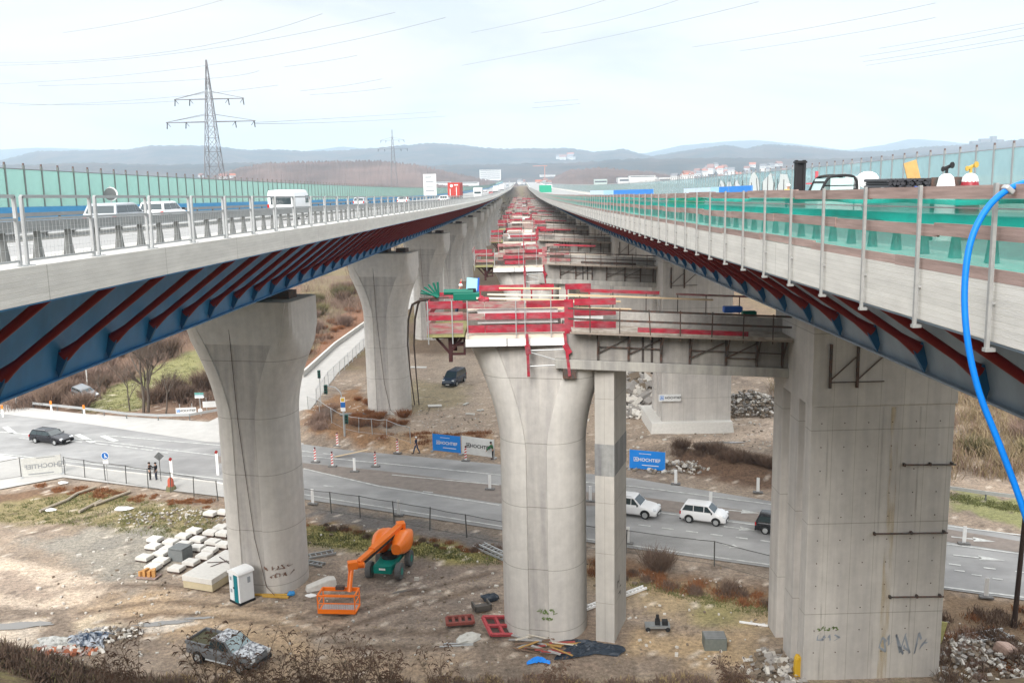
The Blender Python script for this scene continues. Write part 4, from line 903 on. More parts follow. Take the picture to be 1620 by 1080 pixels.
# ================================================================ VEHICLES
def loftbody(b, L, W, zb, prof, taper=.88):
    rings = []
    for i, (x, zt) in enumerate(prof):
        e = min((x + L / 2) / (L * .12), (L / 2 - x) / (L * .14), 1.0); w = W / 2 * (taper + (1 - taper) * math.sin(max(e, 0) * math.pi / 2))
        q = []
        half = [(.0, zb), (.80, zb), (.97, zb + .13), (1.0, zb + .30), (1.0, zt - .20), (.965, zt - .06), (.90, zt), (.5, zt + .025), (.0, zt + .035)]
        for s_ in (1, -1):
            H_ = half if s_ == 1 else half[::-1][1:-1]
            q += [(x, s_ * w * a, z) for a, z in H_]
        rings.append(q)
    return b.loft(rings)
def car(name, label, cat, loc, rz, paint, L=4.4, W=1.78, H=1.45, belt=.92, A=-.47, B=-.40, Cc=.06, D=.24, wb=.58, wr=.31, hood=None, dark_trim=True, rim=None, plate=True, group=None, pillars=(-.18, .03), rails=False, bed=False):
    t = thing(name, label, cat, loc, rz, group); rim = rim or GALV
    zb = .22; hz = hood or belt - .06
    xa, xb_, xc, xd = A * L, B * L, Cc * L, D * L
    prof = [(-L / 2, zb + .42), (-L / 2 + .06, belt - .10), (-L / 2 + .25, belt), (xa + .1, belt), (-.1 * L, belt + .01), (xd - .1, belt), (xd + .25, hz + .02), (L * .40, hz - .08), (L * .47, hz - .22), (L / 2 - .03, zb + .36), (L / 2, zb + .25)]
    if bed: prof = [(-L / 2, zb + .5), (-L / 2 + .03, belt), (-L / 2 + .1, belt)] + prof[3:]
    b = MB(); loftbody(b, L, W, zb, prof); b.build('car_body', paint, t, smooth=True, auto=35)
    w0, w1 = W / 2 * .93, W / 2 * .76
    def ring(w, x0, x1, z, cr=0): return [(x0, -w, z), (x1, -w, z), (x1, w, z), (x0, w, z)]
    b = MB(); b.loft([ring(w0, xa, xd, belt - .03), ring(w1 + .02, xb_, xc, H - .04), ring(w1 * .86, xb_ + .12, xc - .14, H)])
    b.build('roof', paint, t, smooth=True, auto=30, bevel=.02)
    # glass set just proud of the cabin
    def gq(name_, pts): 
        q = MB(); c_ = sum((Vector(p) for p in pts), Vector()) / len(pts); n_ = (Vector(pts[1]) - Vector(pts[0])).cross(Vector(pts[2]) - Vector(pts[0])).normalized()
        if n_.dot(c_ - Vector((0, 0, belt))) < 0: n_ = -n_
        f_ = [Vector(p) + n_ * .012 for p in pts]; q.add(f_ + [Vector(p) - n_ * .01 for p in pts], [tuple(range(len(pts)))] + [(i, (i + 1) % len(pts), (i + 1) % len(pts) + len(pts), i + len(pts)) for i in range(len(pts))]); q.build(name_, GLASSC, t)
    zt = H - .07; fr = (zt - belt - .03) / (H - .04 - belt + .03)
    def P_(side, f0, f1, z):   # point on the slanted side, f along x fraction at height z
        k = (z - (belt - .03)) / (H - .04 - belt + .03); x0 = xa + (xb_ - xa) * k; x1 = xd + (xc - xd) * k; w = w0 + (w1 + .02 - w0) * k
        return x0, x1, w * side
    zl, zh = belt + .05, H - .12
    x0l, x1l, wl = P_(1, 0, 0, zl); x0h, x1h, wh = P_(1, 0, 0, zh)
    gq('windscreen', [(x1l, -wl * .90, zl), (x1l, wl * .90, zl), (x1h, wh * .90, zh), (x1h, -wh * .90, zh)])
    gq('rear_window', [(x0l, -wl * .86, zl), (x0l, wl * .86, zl), (x0h, wh * .86, zh), (x0h, -wh * .86, zh)])
    cuts = [x0l + .10] + [p_ * L for p_ in pillars] + [x1l - .14]; cuth = [x0h + .10] + [p_ * L for p_ in pillars] + [x1h - .06]
    for s_ in (1, -1):
        for i in range(len(cuts) - 1):
            a0, a1 = cuts[i] + .03, cuts[i + 1] - .03; h0, h1 = max(cuth[i] + .03, a0 if i == 0 else -99), cuth[i + 1] - .03
            if i == 0: h0 = cuth[0] + .03
            if h1 <= h0: h1 = h0 + .05
            gq('side_window', [(a0, s_ * wl, zl), (a1, s_ * wl, zl), (h1, s_ * wh, zh), (h0, s_ * wh, zh)])
    wx = wb * L / 2
    for x in (-wx, wx * 1.02):
        for s_ in (1, -1):
            b = MB(); b.tube([(x, s_ * (W / 2 - .20), wr), (x, s_ * (W / 2 + .015), wr)], wr, 18); wh_ = b.build('wheel', BLACK, t, smooth=True, auto=40)
            b = MB(); b.tube([(x, s_ * (W / 2 + .0), wr), (x, s_ * (W / 2 + .03), wr)], wr * .64, 14); par(b.build('rim', rim, None, smooth=True, auto=40), wh_)
            b = MB(); pts = [(x + (wr + .07) * math.cos(a), wr + .02 + (wr + .07) * math.sin(a)) for a in [math.pi * k / 10 for k in range(11)]]
            vs = [(p_[0], s_ * (W / 2 + .006), p_[1]) for p_ in pts]; b.add(vs, [tuple(range(11))]); b.build('wheel_arch', BLACK, t)
    for s_ in (1, -1):
        b = MB(); b.box((L * .455, s_ * W * .36, hz - .20), (.22, .34, .13), rot=(0, .35, -s_ * .35)); b.build('headlight', mat('headlight_glass', (.7, .73, .75), .15, spec=.8), t, bevel=.02)
        b = MB(); b.box((-L / 2 + .05, s_ * W * .41, belt - .18), (.10, .18, .26)); b.build('tail_light', mat('tail_light_red', (.45, .01, .012), .25), t, bevel=.02)
        b = MB(); b.box((xd - .28, s_ * (W / 2 + .08), belt + .06), (.10, .18, .13)); b.build('wing_mirror', paint if not dark_trim else BLACK, t, bevel=.02)
    b = MB(); b.box((L / 2 - .005, 0, zb + .20), (.05, .8, .16)); b.box((L / 2 - .02, 0, zb + .08), (.06, W * .8, .10)); b.build('grille', BLACK, t)
    if plate:
        b = MB(); b.box((L / 2 + .025, 0, zb + .12), (.012, .5, .11)); b.build('number_plate', WHITE, t)
        b = MB(); b.box((-L / 2 - .01, 0, zb + .32), (.012, .5, .11)); b.build('number_plate', WHITE, t)
    b = MB(); b.box((-L / 2 + .05, 0, zb + .08), (.14, W * .86, .18)); b.build('rear_bumper', BLACK if dark_trim else paint, t, bevel=.03)
    if rails:
        for s_ in (1, -1): b = MB(); b.tube([(xb_ + .2, s_ * w1 * .9, H + .03), (xc - .2, s_ * w1 * .9, H + .03)], .02, 6); b.build('roof_rail', GALV, t)
    return t
CP = lambda n_, c, **k: mat(n_, c, .25, spec=.6, **k)
PBLK = CP('black_car_paint', (.012, .012, .016)); PWHT = CP('white_car_paint', (.78, .78, .78)); PGRY = CP('grey_car_paint', (.16, .17, .18)); PSIL = CP('silver_car_paint', (.36, .38, .40)); PDBL = CP('dark_blue_car_paint', (.02, .035, .06)); PRED = CP('red_car_paint', (.35, .02, .02))
def gpt(x, y, z=.06): q = G(x, y, z); return (q[0], q[1], z)
def heading(p, q): a, b_ = G(*p), G(*q); return math.atan2(b_[1] - a[1], b_[0] - a[0])
hd = heading((60, 705), (345, 738))
car('estate_car', 'black estate car driving right on the main road at the left', 'car', gpt(82, 699), hd, PBLK, L=4.85, W=1.85, H=1.47, A=-.475, B=-.40, Cc=.02, D=.21, rails=True, pillars=(-.24, -.08, .08))
hd2 = heading((1000, 818), (1230, 848))
car('small_car', 'small white hatchback driving right between the square column and the slab pier', 'car', gpt(1114, 824), hd2, PWHT, L=3.65, W=1.64, H=1.56, belt=.96, A=-.49, B=-.40, Cc=.10, D=.28, pillars=(-.20, .03), hood=.96)
car('white_suv', 'white off road car half hidden behind the square column', 'car', gpt(1000, 812), hd2, PWHT, L=4.5, W=1.85, H=1.66, belt=1.02, A=-.48, B=-.44, Cc=.07, D=.22, wr=.35, rails=True)
car('small_car', 'black small car mostly hidden behind the slab pier', 'car', gpt(1236, 842), hd2, PBLK, L=3.8, W=1.68, H=1.5, A=-.49, B=-.42, Cc=.08, D=.26)
p_ = G(719, 607)
car('parked_van', 'dark blue grey van parked alone in the muddy yard beyond the road', 'van', (p_[0], p_[1], .05), rad(-108), PDBL, L=4.9, W=1.9, H=1.92, belt=1.12, A=-.495, B=-.47, Cc=.16, D=.33, wr=.33, pillars=(-.28, -.05))
# pickup with leaf littered bonnet
p_ = G(363, 1046)
pk = thing('pickup_truck', 'grey pickup truck with open bed and white splattered roof and bonnet behind bare stems', 'pickup truck', (p_[0], p_[1], .03), rad(-24))
PKG = mat('dusty_grey_paint', (.15, .155, .16), .5, var=.25, scale=2); PKW = mat('splattered_white', (.66, .68, .70), .5, var=.2, scale=5, col2=(.10, .10, .12))
L_, W_ = 4.9, 1.85
b = MB(); loftbody(b, L_, W_, .35, [(-L_ / 2, .9), (-L_ / 2 + .04, 1.06), (-.55, 1.06), (.0, 1.07), (.75, 1.06), (1.0, 1.06), (2.1, .98), (2.38, .82), (L_ / 2, .6)]); b.build('truck_body', PKG, pk, smooth=True, auto=35)
b = MB(); b.box((-1.6, 0, 1.105), (1.5, 1.45, .03)); b.build('bed_floor', mat('littered_bed', (.09, .085, .05), .9, var=.4, scale=4), pk)
for c_, d_ in (((-1.6, .83, 1.16), (1.68, .10, .2)), ((-1.6, -.83, 1.16), (1.68, .10, .2)), ((-2.40, 0, 1.16), (.08, 1.7, .2))): b = MB(); b.box(c_, d_); b.build('bed_side', PKG, pk, bevel=.02)
b = MB(); b.loft([[(-.78, -.86, 1.05), (.98, -.86, 1.05), (.98, .86, 1.05), (-.78, .86, 1.05)], [(-.6, -.70, 1.62), (.38, -.70, 1.62), (.38, .70, 1.62), (-.6, .70, 1.62)]]); b.build('cab', PKG, pk, bevel=.03)
b = MB(); b.loft([[(-.62, -.70, 1.62), (.40, -.70, 1.62), (.40, .70, 1.62), (-.62, .70, 1.62)], [(-.5, -.6, 1.68), (.28, -.6, 1.68), (.28, .6, 1.68), (-.5, .6, 1.68)]]); b.build('cab_roof', PKW, pk, bevel=.03)
b = MB(); b.add([(1.0, -.78, 1.09), (1.0, .78, 1.09), (.42, .64, 1.60), (.42, -.64, 1.60)], [(0, 1, 2, 3)]); b.build('windscreen', mat('pale_glass', (.33, .42, .44), .15, var=.3, scale=4), pk)
for s_ in (1, -1):
    b = MB(); b.add([(-.66, s_ * .865, 1.13), (.80, s_ * .865, 1.13), (.36, s_ * .735, 1.56), (-.55, s_ * .735, 1.56)], [(0, 1, 2, 3)]); b.build('side_window', GLASSC, pk)
b = MB(); b.loft([[(1.05, -.8, 1.09), (2.35, -.74, .97), (2.35, .74, .97), (1.05, .8, 1.09)], [(1.05, -.75, 1.125), (2.3, -.7, 1.0), (2.3, .7, 1.0), (1.05, .75, 1.125)]]); b.build('bonnet', PKW, pk)
for x in (-1.5, 1.6):
    for s_ in (1, -1):
        b = MB(); b.tube([(x, s_ * .72, .38), (x, s_ * .945, .38)], .38, 18); w_ = b.build('wheel', BLACK, pk, smooth=True, auto=40); b = MB(); b.tube([(x, s_ * .94, .38), (x, s_ * .96, .38)], .22, 12); par(b.build('rim', GALV), w_)
for s_ in (1, -1): b = MB(); b.tube([(-.9, s_ * .93, .42), (1.1, s_ * .93, .42)], .05, 6); b.build('side_step', GALV, pk)
for s_ in (1, -1): b = MB(); b.box((2.36, s_ * .68, .84), (.1, .3, .16)); b.build('headlight', mat('headlight_glass', (.7, .73, .75), .15), pk)
# traffic on the left deck
def dk(x, y, Xw):   # point on the deck at lateral Xw seen at photo column x
    Y = abs(Xw) / abs((x - 825) / FPX); return (Xw, Y, dz(Y) + .19 - .10)
G_DK = 'vehicles on the left bridge'
def deckcar(x, Xw, lb, paint, **k):
    p_ = dk(x, 0, Xw); return car('motorway_car', lb, 'car', p_, rad(90) if Xw < -19 else rad(-90) if k.pop('rev', False) else rad(90), paint, group=G_DK, **k)
deckcar(192, -19.6, 'silver estate car nearest to the viewer on the left bridge', PSIL, L=4.5, W=1.7, H=1.32, belt=.82, A=-.49, B=-.42)
deckcar(262, -22.3, 'white saloon car just ahead of the silver estate on the left bridge', PWHT, L=4.4, W=1.7, H=1.38, belt=.85)
v_ = dk(462, 0, -15.6)
def boxvan(lb, loc, rz, L, W, H, pm, nm='delivery_van', cab=1.5, boxm=None):
    t = thing(nm, lb, 'van' if nm == 'delivery_van' else 'truck', loc, rz, G_DK); boxm = boxm or pm
    if nm == 'delivery_van':
        b = MB(); prof = [(-L / 2, H - .1), (-L / 2 + .1, H), (L * .22, H), (L * .30, H - .2), (L * .40, H * .58), (L * .48, H * .5), (L / 2, H * .34)]; loftbody(b, L, W, .3, prof, .94); b.build('van_body', pm, t, smooth=True, auto=35)
        b = MB(); b.box((-L / 2 - .02, 0, H * .68), (.04, W * .74, H * .28)); b.build('rear_window', GLASSC, t, bevel=.03)
        for s_ in (1, -1): b = MB(); b.box((L * .22, s_ * (W / 2 + .0), H * .68), (L * .2, .03, H * .24)); b.build('side_window', GLASSC, t)
        b = MB(); b.box((L * .37, 0, H * .74), (.05, W * .8, H * .30), rot=(0, -.72, 0)); b.build('windscreen', GLASSC, t)
        for s_ in (1, -1): b = MB(); b.box((-L / 2 - .01, s_ * W * .46, H * .45), (.05, .12, .4)); b.build('tail_light', mat('tail_light_red', (.45, .01, .012), .25), t)
    else:
        b = MB(); b.box((-cab / 2, 0, 1.1 + (H - 1.1) / 2), (L - cab, W, H - 1.1)); b.build('cargo_box', boxm, t, bevel=.04)
        b = MB(); b.loft([[(L / 2 - cab + .15, -W / 2 * .95, .5), (L / 2, -W / 2 * .95, .5), (L / 2, W / 2 * .95, .5), (L / 2 - cab + .15, W / 2 * .95, .5)], [(L / 2 - cab + .15, -W / 2 * .95, H * .78), (L / 2 - .25, -W / 2 * .9, H * .78), (L / 2 - .25, W / 2 * .9, H * .78), (L / 2 - cab + .15, W / 2 * .95, H * .78)]]); b.build('cab', pm, t, bevel=.05)
        b = MB(); b.box((-.2, 0, .85), (L - .5, W * .7, .3)); b.build('chassis', BLACK, t)
        b = MB(); b.box((L / 2 - .10, 0, H * .55), (.05, W * .8, H * .2), rot=(0, -.1, 0)); b.build('windscreen', GLASSC, t)
    for x in ((-L * .32, L * .32) if nm == 'delivery_van' else (-L * .38, -L * .28, L * .36)):
        for s_ in (1, -1): b = MB(); b.tube([(x, s_ * (W / 2 - .25), .42), (x, s_ * (W / 2 + .01), .42)], .42 if nm != 'delivery_van' else .36, 14); b.build('wheel', BLACK, t)
    return t
boxvan('white high roofed van with dark rear window on the left bridge', v_, rad(90), 4.9, 1.8, 1.95, PWHT)
CR = mat('red_container', (.42, .05, .04), .6, var=.2, scale=2, stretch=(4, 4, .3))
t = boxvan('red container lorry on the left bridge beside the tall white sign', dk(722, 0, -14.0), rad(90), 11, 2.5, 4.0, PWHT, 'lorry', boxm=CR)
q = MB(); q.tube([(-5.52, .45, 3.35), (-5.56, .45, 3.35)], .3, 12); q.box((-5.54, -.5, 3.5), (.03, .8, .2)); q.box((-5.54, -.55, 2.2), (.03, .12, 1.8)); q.box((-5.54, .75, 2.0), (.03, .12, 1.5)); q.build('door_mark', WHITE, t)
boxvan('white box truck on the left bridge behind the red container lorry', dk(757, 0, -12.6), rad(-90), 7.5, 2.4, 3.1, PWHT, 'lorry')
for i, (x, Xw, pm, lb) in enumerate([(573, -24, PSIL, 'pale car glimpsed between railing posts beyond the white van on the left bridge'), (640, -20, PWHT, 'white car low behind the railing in front of the tall white sign'), (704, -13.3, PWHT, 'white car directly in front of the red container lorry'), (777, -13.0, PRED, 'red car behind the white box truck on the far left bridge')]):
    deckcar(x, Xw, lb, pm)
boxvan('second white box truck far away on the left bridge', dk(785, 0, -12.8), rad(90), 9, 2.5, 3.4, PWHT, 'lorry')
boxvan('third white lorry far away on the left bridge', dk(794, 0, -12.8), rad(90), 12, 2.5, 3.8, PWHT, 'lorry')
boxvan('farthest white lorry where the left bridge climbs the hill', dk(803, 0, -13.5), rad(-90), 12, 2.5, 3.8, PSIL, 'lorry')
for i, x in enumerate((768, 790, 798, 801, 806)): deckcar(x, -13.2 if i % 2 else -21, '%s pale car in the distant queue on the left bridge' % ORD[i], [PWHT, PSIL, PWHT, PSIL, PWHT][i])

# ================================================================ BOOM LIFT
bl = thing('boom_lift', 'orange articulated boom lift with green chassis and lowered basket beside the left tulip pier', 'boom lift', (0, 0, 0))
base = Vector((*G(617, 903), 0)); hz_ = rad(-100)
def BLP(fx, sy_, z): return (base.x + math.cos(hz_) * fx - math.sin(hz_) * sy_, base.y + math.sin(hz_) * fx + math.cos(hz_) * sy_, z)
b = MB(); b.box((base.x, base.y, .85), (3.0, 1.35, .42), rz=hz_); b.box(BLP(1.45, 0, .80), (.35, 1.3, .62), rz=hz_); b.build('chassis', GREENM, bl, bevel=.06)
b = MB(); b.box(BLP(1.64, 0, .85), (.02, .45, .14), rz=hz_); b.build('chassis_plate', WHITE, bl)
for fx in (1.15, -1.15):
    for sy_ in (1.08, -1.08):
        b = MB(); b.tube([BLP(fx, sy_ - .19, .58), BLP(fx, sy_ + .19, .58)], .58, 18); w_ = b.build('wheel', mat('grey_tyre', (.12, .125, .125), .85, var=.3, scale=6), bl, smooth=True, auto=40, bevel=.03)
        b = MB(); b.tube([BLP(fx, sy_ - .20, .58), BLP(fx, sy_ + .20, .58)], .26, 12); par(b.build('rim', GREENM), w_)
b = MB(); b.tube([BLP(0, 0, 1.0), BLP(0, 0, 1.35)], .55, 16); b.build('slewing_ring', BLACK, bl)
for s_, l_ in ((.78, 2.5), (-.72, 2.9)):
    b = MB()
    rings = []
    for i in range(9):
        f_ = i / 8; x = -2.3 + f_ * 3.1; k = math.sin(math.pi * min(max(f_, .07), .93)) ** .45
        rings.append([BLP(x, s_ + .66 * k * math.cos(a) * (abs(math.cos(a)) ** -.35 if abs(math.cos(a)) > .05 else 1), 1.98 + .74 * k * math.sin(a) * (abs(math.sin(a)) ** -.3 if abs(math.sin(a)) > .05 else 1)) for a in [2 * math.pi * j / 16 + .1 for j in range(16)]])
    b.loft(rings); b.build('engine_hood', ORANGE, bl, smooth=True, auto=60)
def V3(t_): return Vector(t_)
top = V3(AY(634, 832, 63.2)); knee = V3(AY(566, 891, 57.0)); jt = V3(AY(560, 893, 56.3)); jb = V3(AY(553, 936, 55.6))
b = MB(); b.beam(top, top.lerp(knee, .70), .46, .52); b.beam(top.lerp(knee, .66), knee, .36, .40); b.build('main_boom', ORANGE, bl, bevel=.03)
b = MB(); b.beam(top.lerp(knee, .02) + Vector((.27, 0, -.1)), top.lerp(knee, .95) + Vector((.25, 0, -.1)), .06, .16); b.build('hose_track', BLACK, bl)
b = MB(); b.beam(BLP(-1.9, 0, 1.5), top, .4, .45); b.box(top, (.62, .7, .62), rz=.3); b.build('boom_head', ORANGE, bl, bevel=.05)
b = MB(); b.box((jt + Vector((-.1, 0, 0))), (.62, .5, .5), rz=.3); b.tube([knee + Vector((-.3, 0, -.15)), knee + Vector((.45, 0, -.1))], .2, 10); b.build('jib_knuckle', ORANGE, bl, bevel=.04)
b = MB(); b.tube([jt + Vector((-.12, 0, -.1)), jb], .13, 10); b.tube([jt + Vector((-.32, .1, -.1)), jb + Vector((-.15, .1, 0))], .05, 8); b.build('jib', ORANGE, bl)
bc = Vector((*G(537, 967), 0)); rzb = rad(-4)
bk = MB(); w2, d2, h0, h1 = 1.2, .62, .22, 1.35
def BC(x, y, z): return (bc.x + x * math.cos(rzb) - y * math.sin(rzb), bc.y + x * math.sin(rzb) + y * math.cos(rzb), z)
cs = [(-w2, -d2), (w2, -d2), (w2, d2), (-w2, d2)]
for i in range(4):
    A, B_ = cs[i], cs[(i + 1) % 4]
    for z, th in ((h0, .10), (h1, .09), (.85, .05)): bk.beam(BC(*A, z), BC(*B_, z), th, th)
    bk.beam(BC(*A, h0), BC(*A, h1), .07, .07, up=(0, 1, 0))
bk.beam(BC(-w2, -d2 - .02, h0 + .1), BC(w2, -d2 - .02, h0 + .1), .04, .28); bk.beam(BC(-w2, d2, h1 - .1), BC(w2, d2, h1 - .1), .06, .22)
bko = bk.build('basket', ORANGE, bl)
b = MB(); b.box(BC(0, 0, h0), (2.3, 1.1, .04), rz=rzb); par(b.build('basket_floor', mat('floor_grid', (.40, .40, .40), .6, var=.3, scale=8)), bko)
b = MB(); b.box(BC(0, .45, 1.45), (.55, .28, .22), rz=rzb); par(b.build('control_box', DARKST), bko)
b = MB()
for i in range(1, 16): b.beam(BC(-w2 + i * .15, -d2, h0), BC(-w2 + i * .15, -d2, .85), .012, .012, up=(0, 1, 0))
par(b.build('basket_mesh', mat('mesh_orange', (.55, .2, .1), .6)), bko)
# ================================================================ YARD OBJECTS
def g3(x, y, z=0.0): q = G(x, y, z); return (q[0], q[1], z)
# concrete blocks on pallets
BLK = [(325, 360), (770, 265), (960, 280), (1075, 225), (1105, 295), (645, 320), (815, 360), (985, 385), (1110, 420), (505, 390), (305, 435), (655, 415), (470, 465), (805, 455), (950, 480), (395, 515), (885, 545), (205, 565), (395, 605), (735, 615), (305, 670), (570, 685), (960, 65), (1095, 48)]
BLN = ['far left corner block of the field', 'block in the middle of the back row', 'back row block left of the pier', 'topmost block beside the pier', 'back row block touching the pier edge', 'tallest looking block of the second row', 'second row block right of centre', 'second row block near the pier', 'block half hidden at the pier edge', 'third row block left of centre', 'left edge block below the far left corner', 'block directly behind the dark grey block', 'block left behind the dark grey block', 'block right of the dark grey block', 'rear one of the touching pair on the right', 'block touching the left side of the dark grey block', 'front one of the touching pair on the right', 'leftmost block of the front rows', 'block in front left of the dark grey block', 'block nearest to the big slab stack', 'front left block above the open crate', 'frontmost block, on its own pallet', 'lone block on the grass away from the field', 'small lone block on the grass hard by the pier']
pb = None
for i, (zx, zy) in enumerate(BLK):
    px_, py_ = 200 + zx / 7.2, 800 + zy / 7.2; X_, Y_ = G(px_, py_, .42)
    lab = 'pale concrete block in the yard, ' + BLN[i]
    if pb is None:
        pb = thing('concrete_block', lab, 'concrete block', (X_, Y_, 0), rad(-17), 'pale concrete blocks on pallets in the yard')
        b = MB(); b.box((0, 0, .16), (1.12, 1.12, .12)); b.box((0, 0, .05), (1.0, .12, .1)); b.box((0, .45, .05), (1.0, .1, .1)); b.box((0, -.45, .05), (1.0, .1, .1)); b.build('pallet', DARKST, pb)
        b = MB(); b.box((0, 0, .33), (1.14, 1.10, .24)); b.box((0, 0, .47), (1.08, 1.04, .07)); b.build('block_body', CONC_W, pb, bevel=.006); o = pb
    else: o = copy_tree(pb, loc=(X_, Y_, 0), label=lab)
    o.rotation_euler.z = rad(-17 + random.uniform(-2.5, 2.5)); s_ = .84; o.scale = (s_ * 1.06, s_ * .88, random.uniform(.78, .92))
X_, Y_ = G(284.7, 871 - 5, .9); b = MB(); b.box((0, 0, .45), (1.25, 1.2, .9)); b.box((0, 0, .98), (1.2, 1.15, .1)); o = b.build('grey_block', CONC_G, loc=(X_, Y_, 0), rz=rad(-17), bevel=.02); tag(o, 'dark grey block taller than the pale ones around it', 'concrete block')
ss = thing('slab_stack', 'large stack of two cream concrete slabs beside the portable toilet', 'slab stack', (*G(336.5, 938), 0), rad(-20))
b = MB(); b.box((-1.22, 2.3, .33), (2.44, 4.6, .5)); b.build('lower_slab', mat('yellowed_concrete', (.50, .43, .29), .85, var=.12, scale=2), ss, bevel=.02)
b = MB(); b.box((-1.22, 2.3, .80), (2.5, 4.7, .40)); b.build('upper_slab', CONC_W, ss, bevel=.03)
for a_, l_, y_ in ((.4, 2.0, 2.6), (-.5, 1.7, 2.9), (1.2, 1.3, 2.3)): b = MB(); b.beam((-1.2 - math.cos(a_) * l_ / 2, y_ - math.sin(a_) * l_ / 2, 1.03), (-1.2 + math.cos(a_) * l_ / 2, y_ + math.sin(a_) * l_ / 2, 1.05), .05, .04); b.build('steel_bar', DARKST, ss)
b = MB(); b.box((-.7, 4.2, 1.03), (.8, .4, .05)); b.build('red_board', REDF, ss)
# open crate with timber offcuts
oc = thing('open_crate', 'open pallet crate with orange timber offcuts in front of the block field', 'crate', g3(236, 913), rad(-10))
b = MB(); b.box((0, 0, .1), (1.5, .9, .08)); b.build('crate_base', WOODG, oc)
for x, h in ((-.5, .35), (-.2, .5), (.1, .4), (.4, .5)): b = MB(); b.box((x, 0, .14 + h / 2), (.22, .5, h), rz=x); b.build('offcut', mat('orange_timber', (.50, .26, .09), .8, var=.2), oc)
# portable toilet
pt = thing('portable_toilet', 'white and teal portable toilet at the foot of the left tulip pier', 'portable toilet', g3(384, 950), rad(-38))
W1 = mat('toilet_white', (.72, .75, .77), .45, var=.05); TEAL = mat('toilet_teal', (.0, .17, .21), .5)
b = MB(); b.box((0, 0, .10), (1.2, 1.2, .16)); b.build('skid', BLACK, pt)
b = MB(); b.box((0, 0, 1.15), (1.12, 1.12, 1.95)); b.build('cabin', W1, pt, bevel=.03)
b = MB(); b.box((-.28, -.575, 1.12), (.46, .03, 1.8)); b.build('door', W1, pt, bevel=.01); b = MB(); b.box((.20, -.575, 1.12), (.40, .035, 1.9)); b.build('teal_panel', TEAL, pt, bevel=.01)
b = MB(); b.box((.0, -.60, 1.15), (.12, .04, .1)); b.build('door_lock', BLACK, pt)
for z_ in (1.75, .9): b = MB(); b.box((-.3, -.594, z_), (.2, .01, .25)); b.build('notice', mat('notice_grey', (.3, .33, .36), .6), pt)
b = MB(); b.box((.575, .2, 1.6), (.01, .22, .4)); b.build('notice', mat('notice_grey', (.3, .33, .36), .6), pt)
b = MB(); rg = []
for k in range(9): a = math.pi * k / 8; rg.append([( -.62 * math.cos(a), y, 2.12 + .28 * math.sin(a) ** .7) for y in (-.64, .64)] )
b.loft([[(-.62 * math.cos(math.pi * k / 10), y, 2.10 + .26 * math.sin(math.pi * k / 10) ** .7) for k in range(11)] for y in (-.64, -.6, .6, .64)]); b.build('domed_roof', WHITE, pt, smooth=True, auto=50)
# old car bumper-like mixer trough, timbers by the pier
def junk(name, label, cat, loc, boxes, m_, rz=0, bevel=.01, group=None):
    b_ = MB()
    for c_, d_, *r in boxes: b_.box(c_, d_, rot=tuple(r[0]) if r else None)
    o_ = b_.build(name, m_, loc=loc, rz=rz, bevel=bevel); return tag(o_, label, cat, group)
q = MB(); q.loft([[(-1.0, -.3, .05), (-1.0, .3, .05), (-.9, .35, .4), (-.9, -.2, .4)], [(.6, -.35, .05), (.6, .35, .05), (.6, .35, .75), (.6, -.3, .7)], [(1.1, -.3, .1), (1.1, .3, .1), (1.05, .25, .7), (1.05, -.25, .65)]]); o = q.build('skip_trough', CONC_W, loc=g3(507, 932), rz=.45, bevel=.08); tag(o, 'pale trough with dark slots lying behind the lift basket', 'trough')
for i, (x, y, a, l_, lb) in enumerate([(430, 942, -.05, 2.3, 'yellow timber lying flat at the foot of the left pier'), (436, 945, -.15, 1.8, 'shorter ochre timber in front of the left pier foot')]):
    junk('yellow_timber', lb, 'timber', g3(x, y), [((0, 0, .08), (l_, .16, .12), (0, .0, a))], mat('ochre_timber', (.50, .30, .06), .8, var=.2))
b = MB(); b.sphere((0, 0, .12), .26, 8, 5, sc=(1.2, 1, .6), jit=.4); tag(b.build('blue_bag', mat('bag_blue', (.03, .22, .50), .5), loc=g3(461, 941)), 'crumpled blue bag at the right foot of the left pier', 'bag')
b = MB(); b.sphere((0, 0, .08), .3, 8, 5, sc=(1.4, .8, .35), jit=.3); tag(b.build('white_sack', WHITE, loc=g3(492, 943)), 'flat white sack between the left pier and the lift basket', 'sack')
# ladders / grating stacks
def ladder(label, px0, px1, w, n, m_, z=.12, cat='ladder', name='steel_ladder'):
    A = Vector(g3(*px0, z)); B_ = Vector(g3(*px1, z)); d = (B_ - A).normalized(); nn = Vector((-d.y, d.x, 0)); t = thing(name, label, cat, tuple((A + B_) / 2)); m0 = (A + B_) / 2
    for s_ in (1, -1): b_ = MB(); b_.beam(A - m0 + nn * w / 2 * s_, B_ - m0 + nn * w / 2 * s_, .09, .14); b_.build('side_rail', m_, t)
    b_ = MB()
    for i in range(n): q_ = A.lerp(B_, (i + .5) / n) - m0; b_.beam(q_ - nn * w / 2, q_ + nn * w / 2, .07, .07)
    b_.build('rungs', m_, t); return t
ladder('pale steel lattice girder lying behind the middle pier on its left', (752, 862), (806, 886), .55, 9, GALV)
ladder('thin grey lattice girder on top of the one left of the middle pier', (762, 860), (800, 878), .5, 7, GALV, z=.35)
ladder('pale perforated rail lying right of the square column', (975, 945), (1020, 928), .35, 8, WHITE)
ladder('pale perforated rail lying between the middle pier and the square column', (925, 962), (946, 954), .35, 4, WHITE)
ladder('grey scaffold frame lying on the grass right of the slab pier', (1530, 1010), (1595, 1000), .9, 6, GALV)
ladder('thin scaffold frame beside the right edge of the left pier', (487, 880), (530, 872), .7, 5, GALV)
ladder('second scaffold frame beside the left pier, nearer the viewer', (484, 888), (512, 893), .5, 4, GALV)
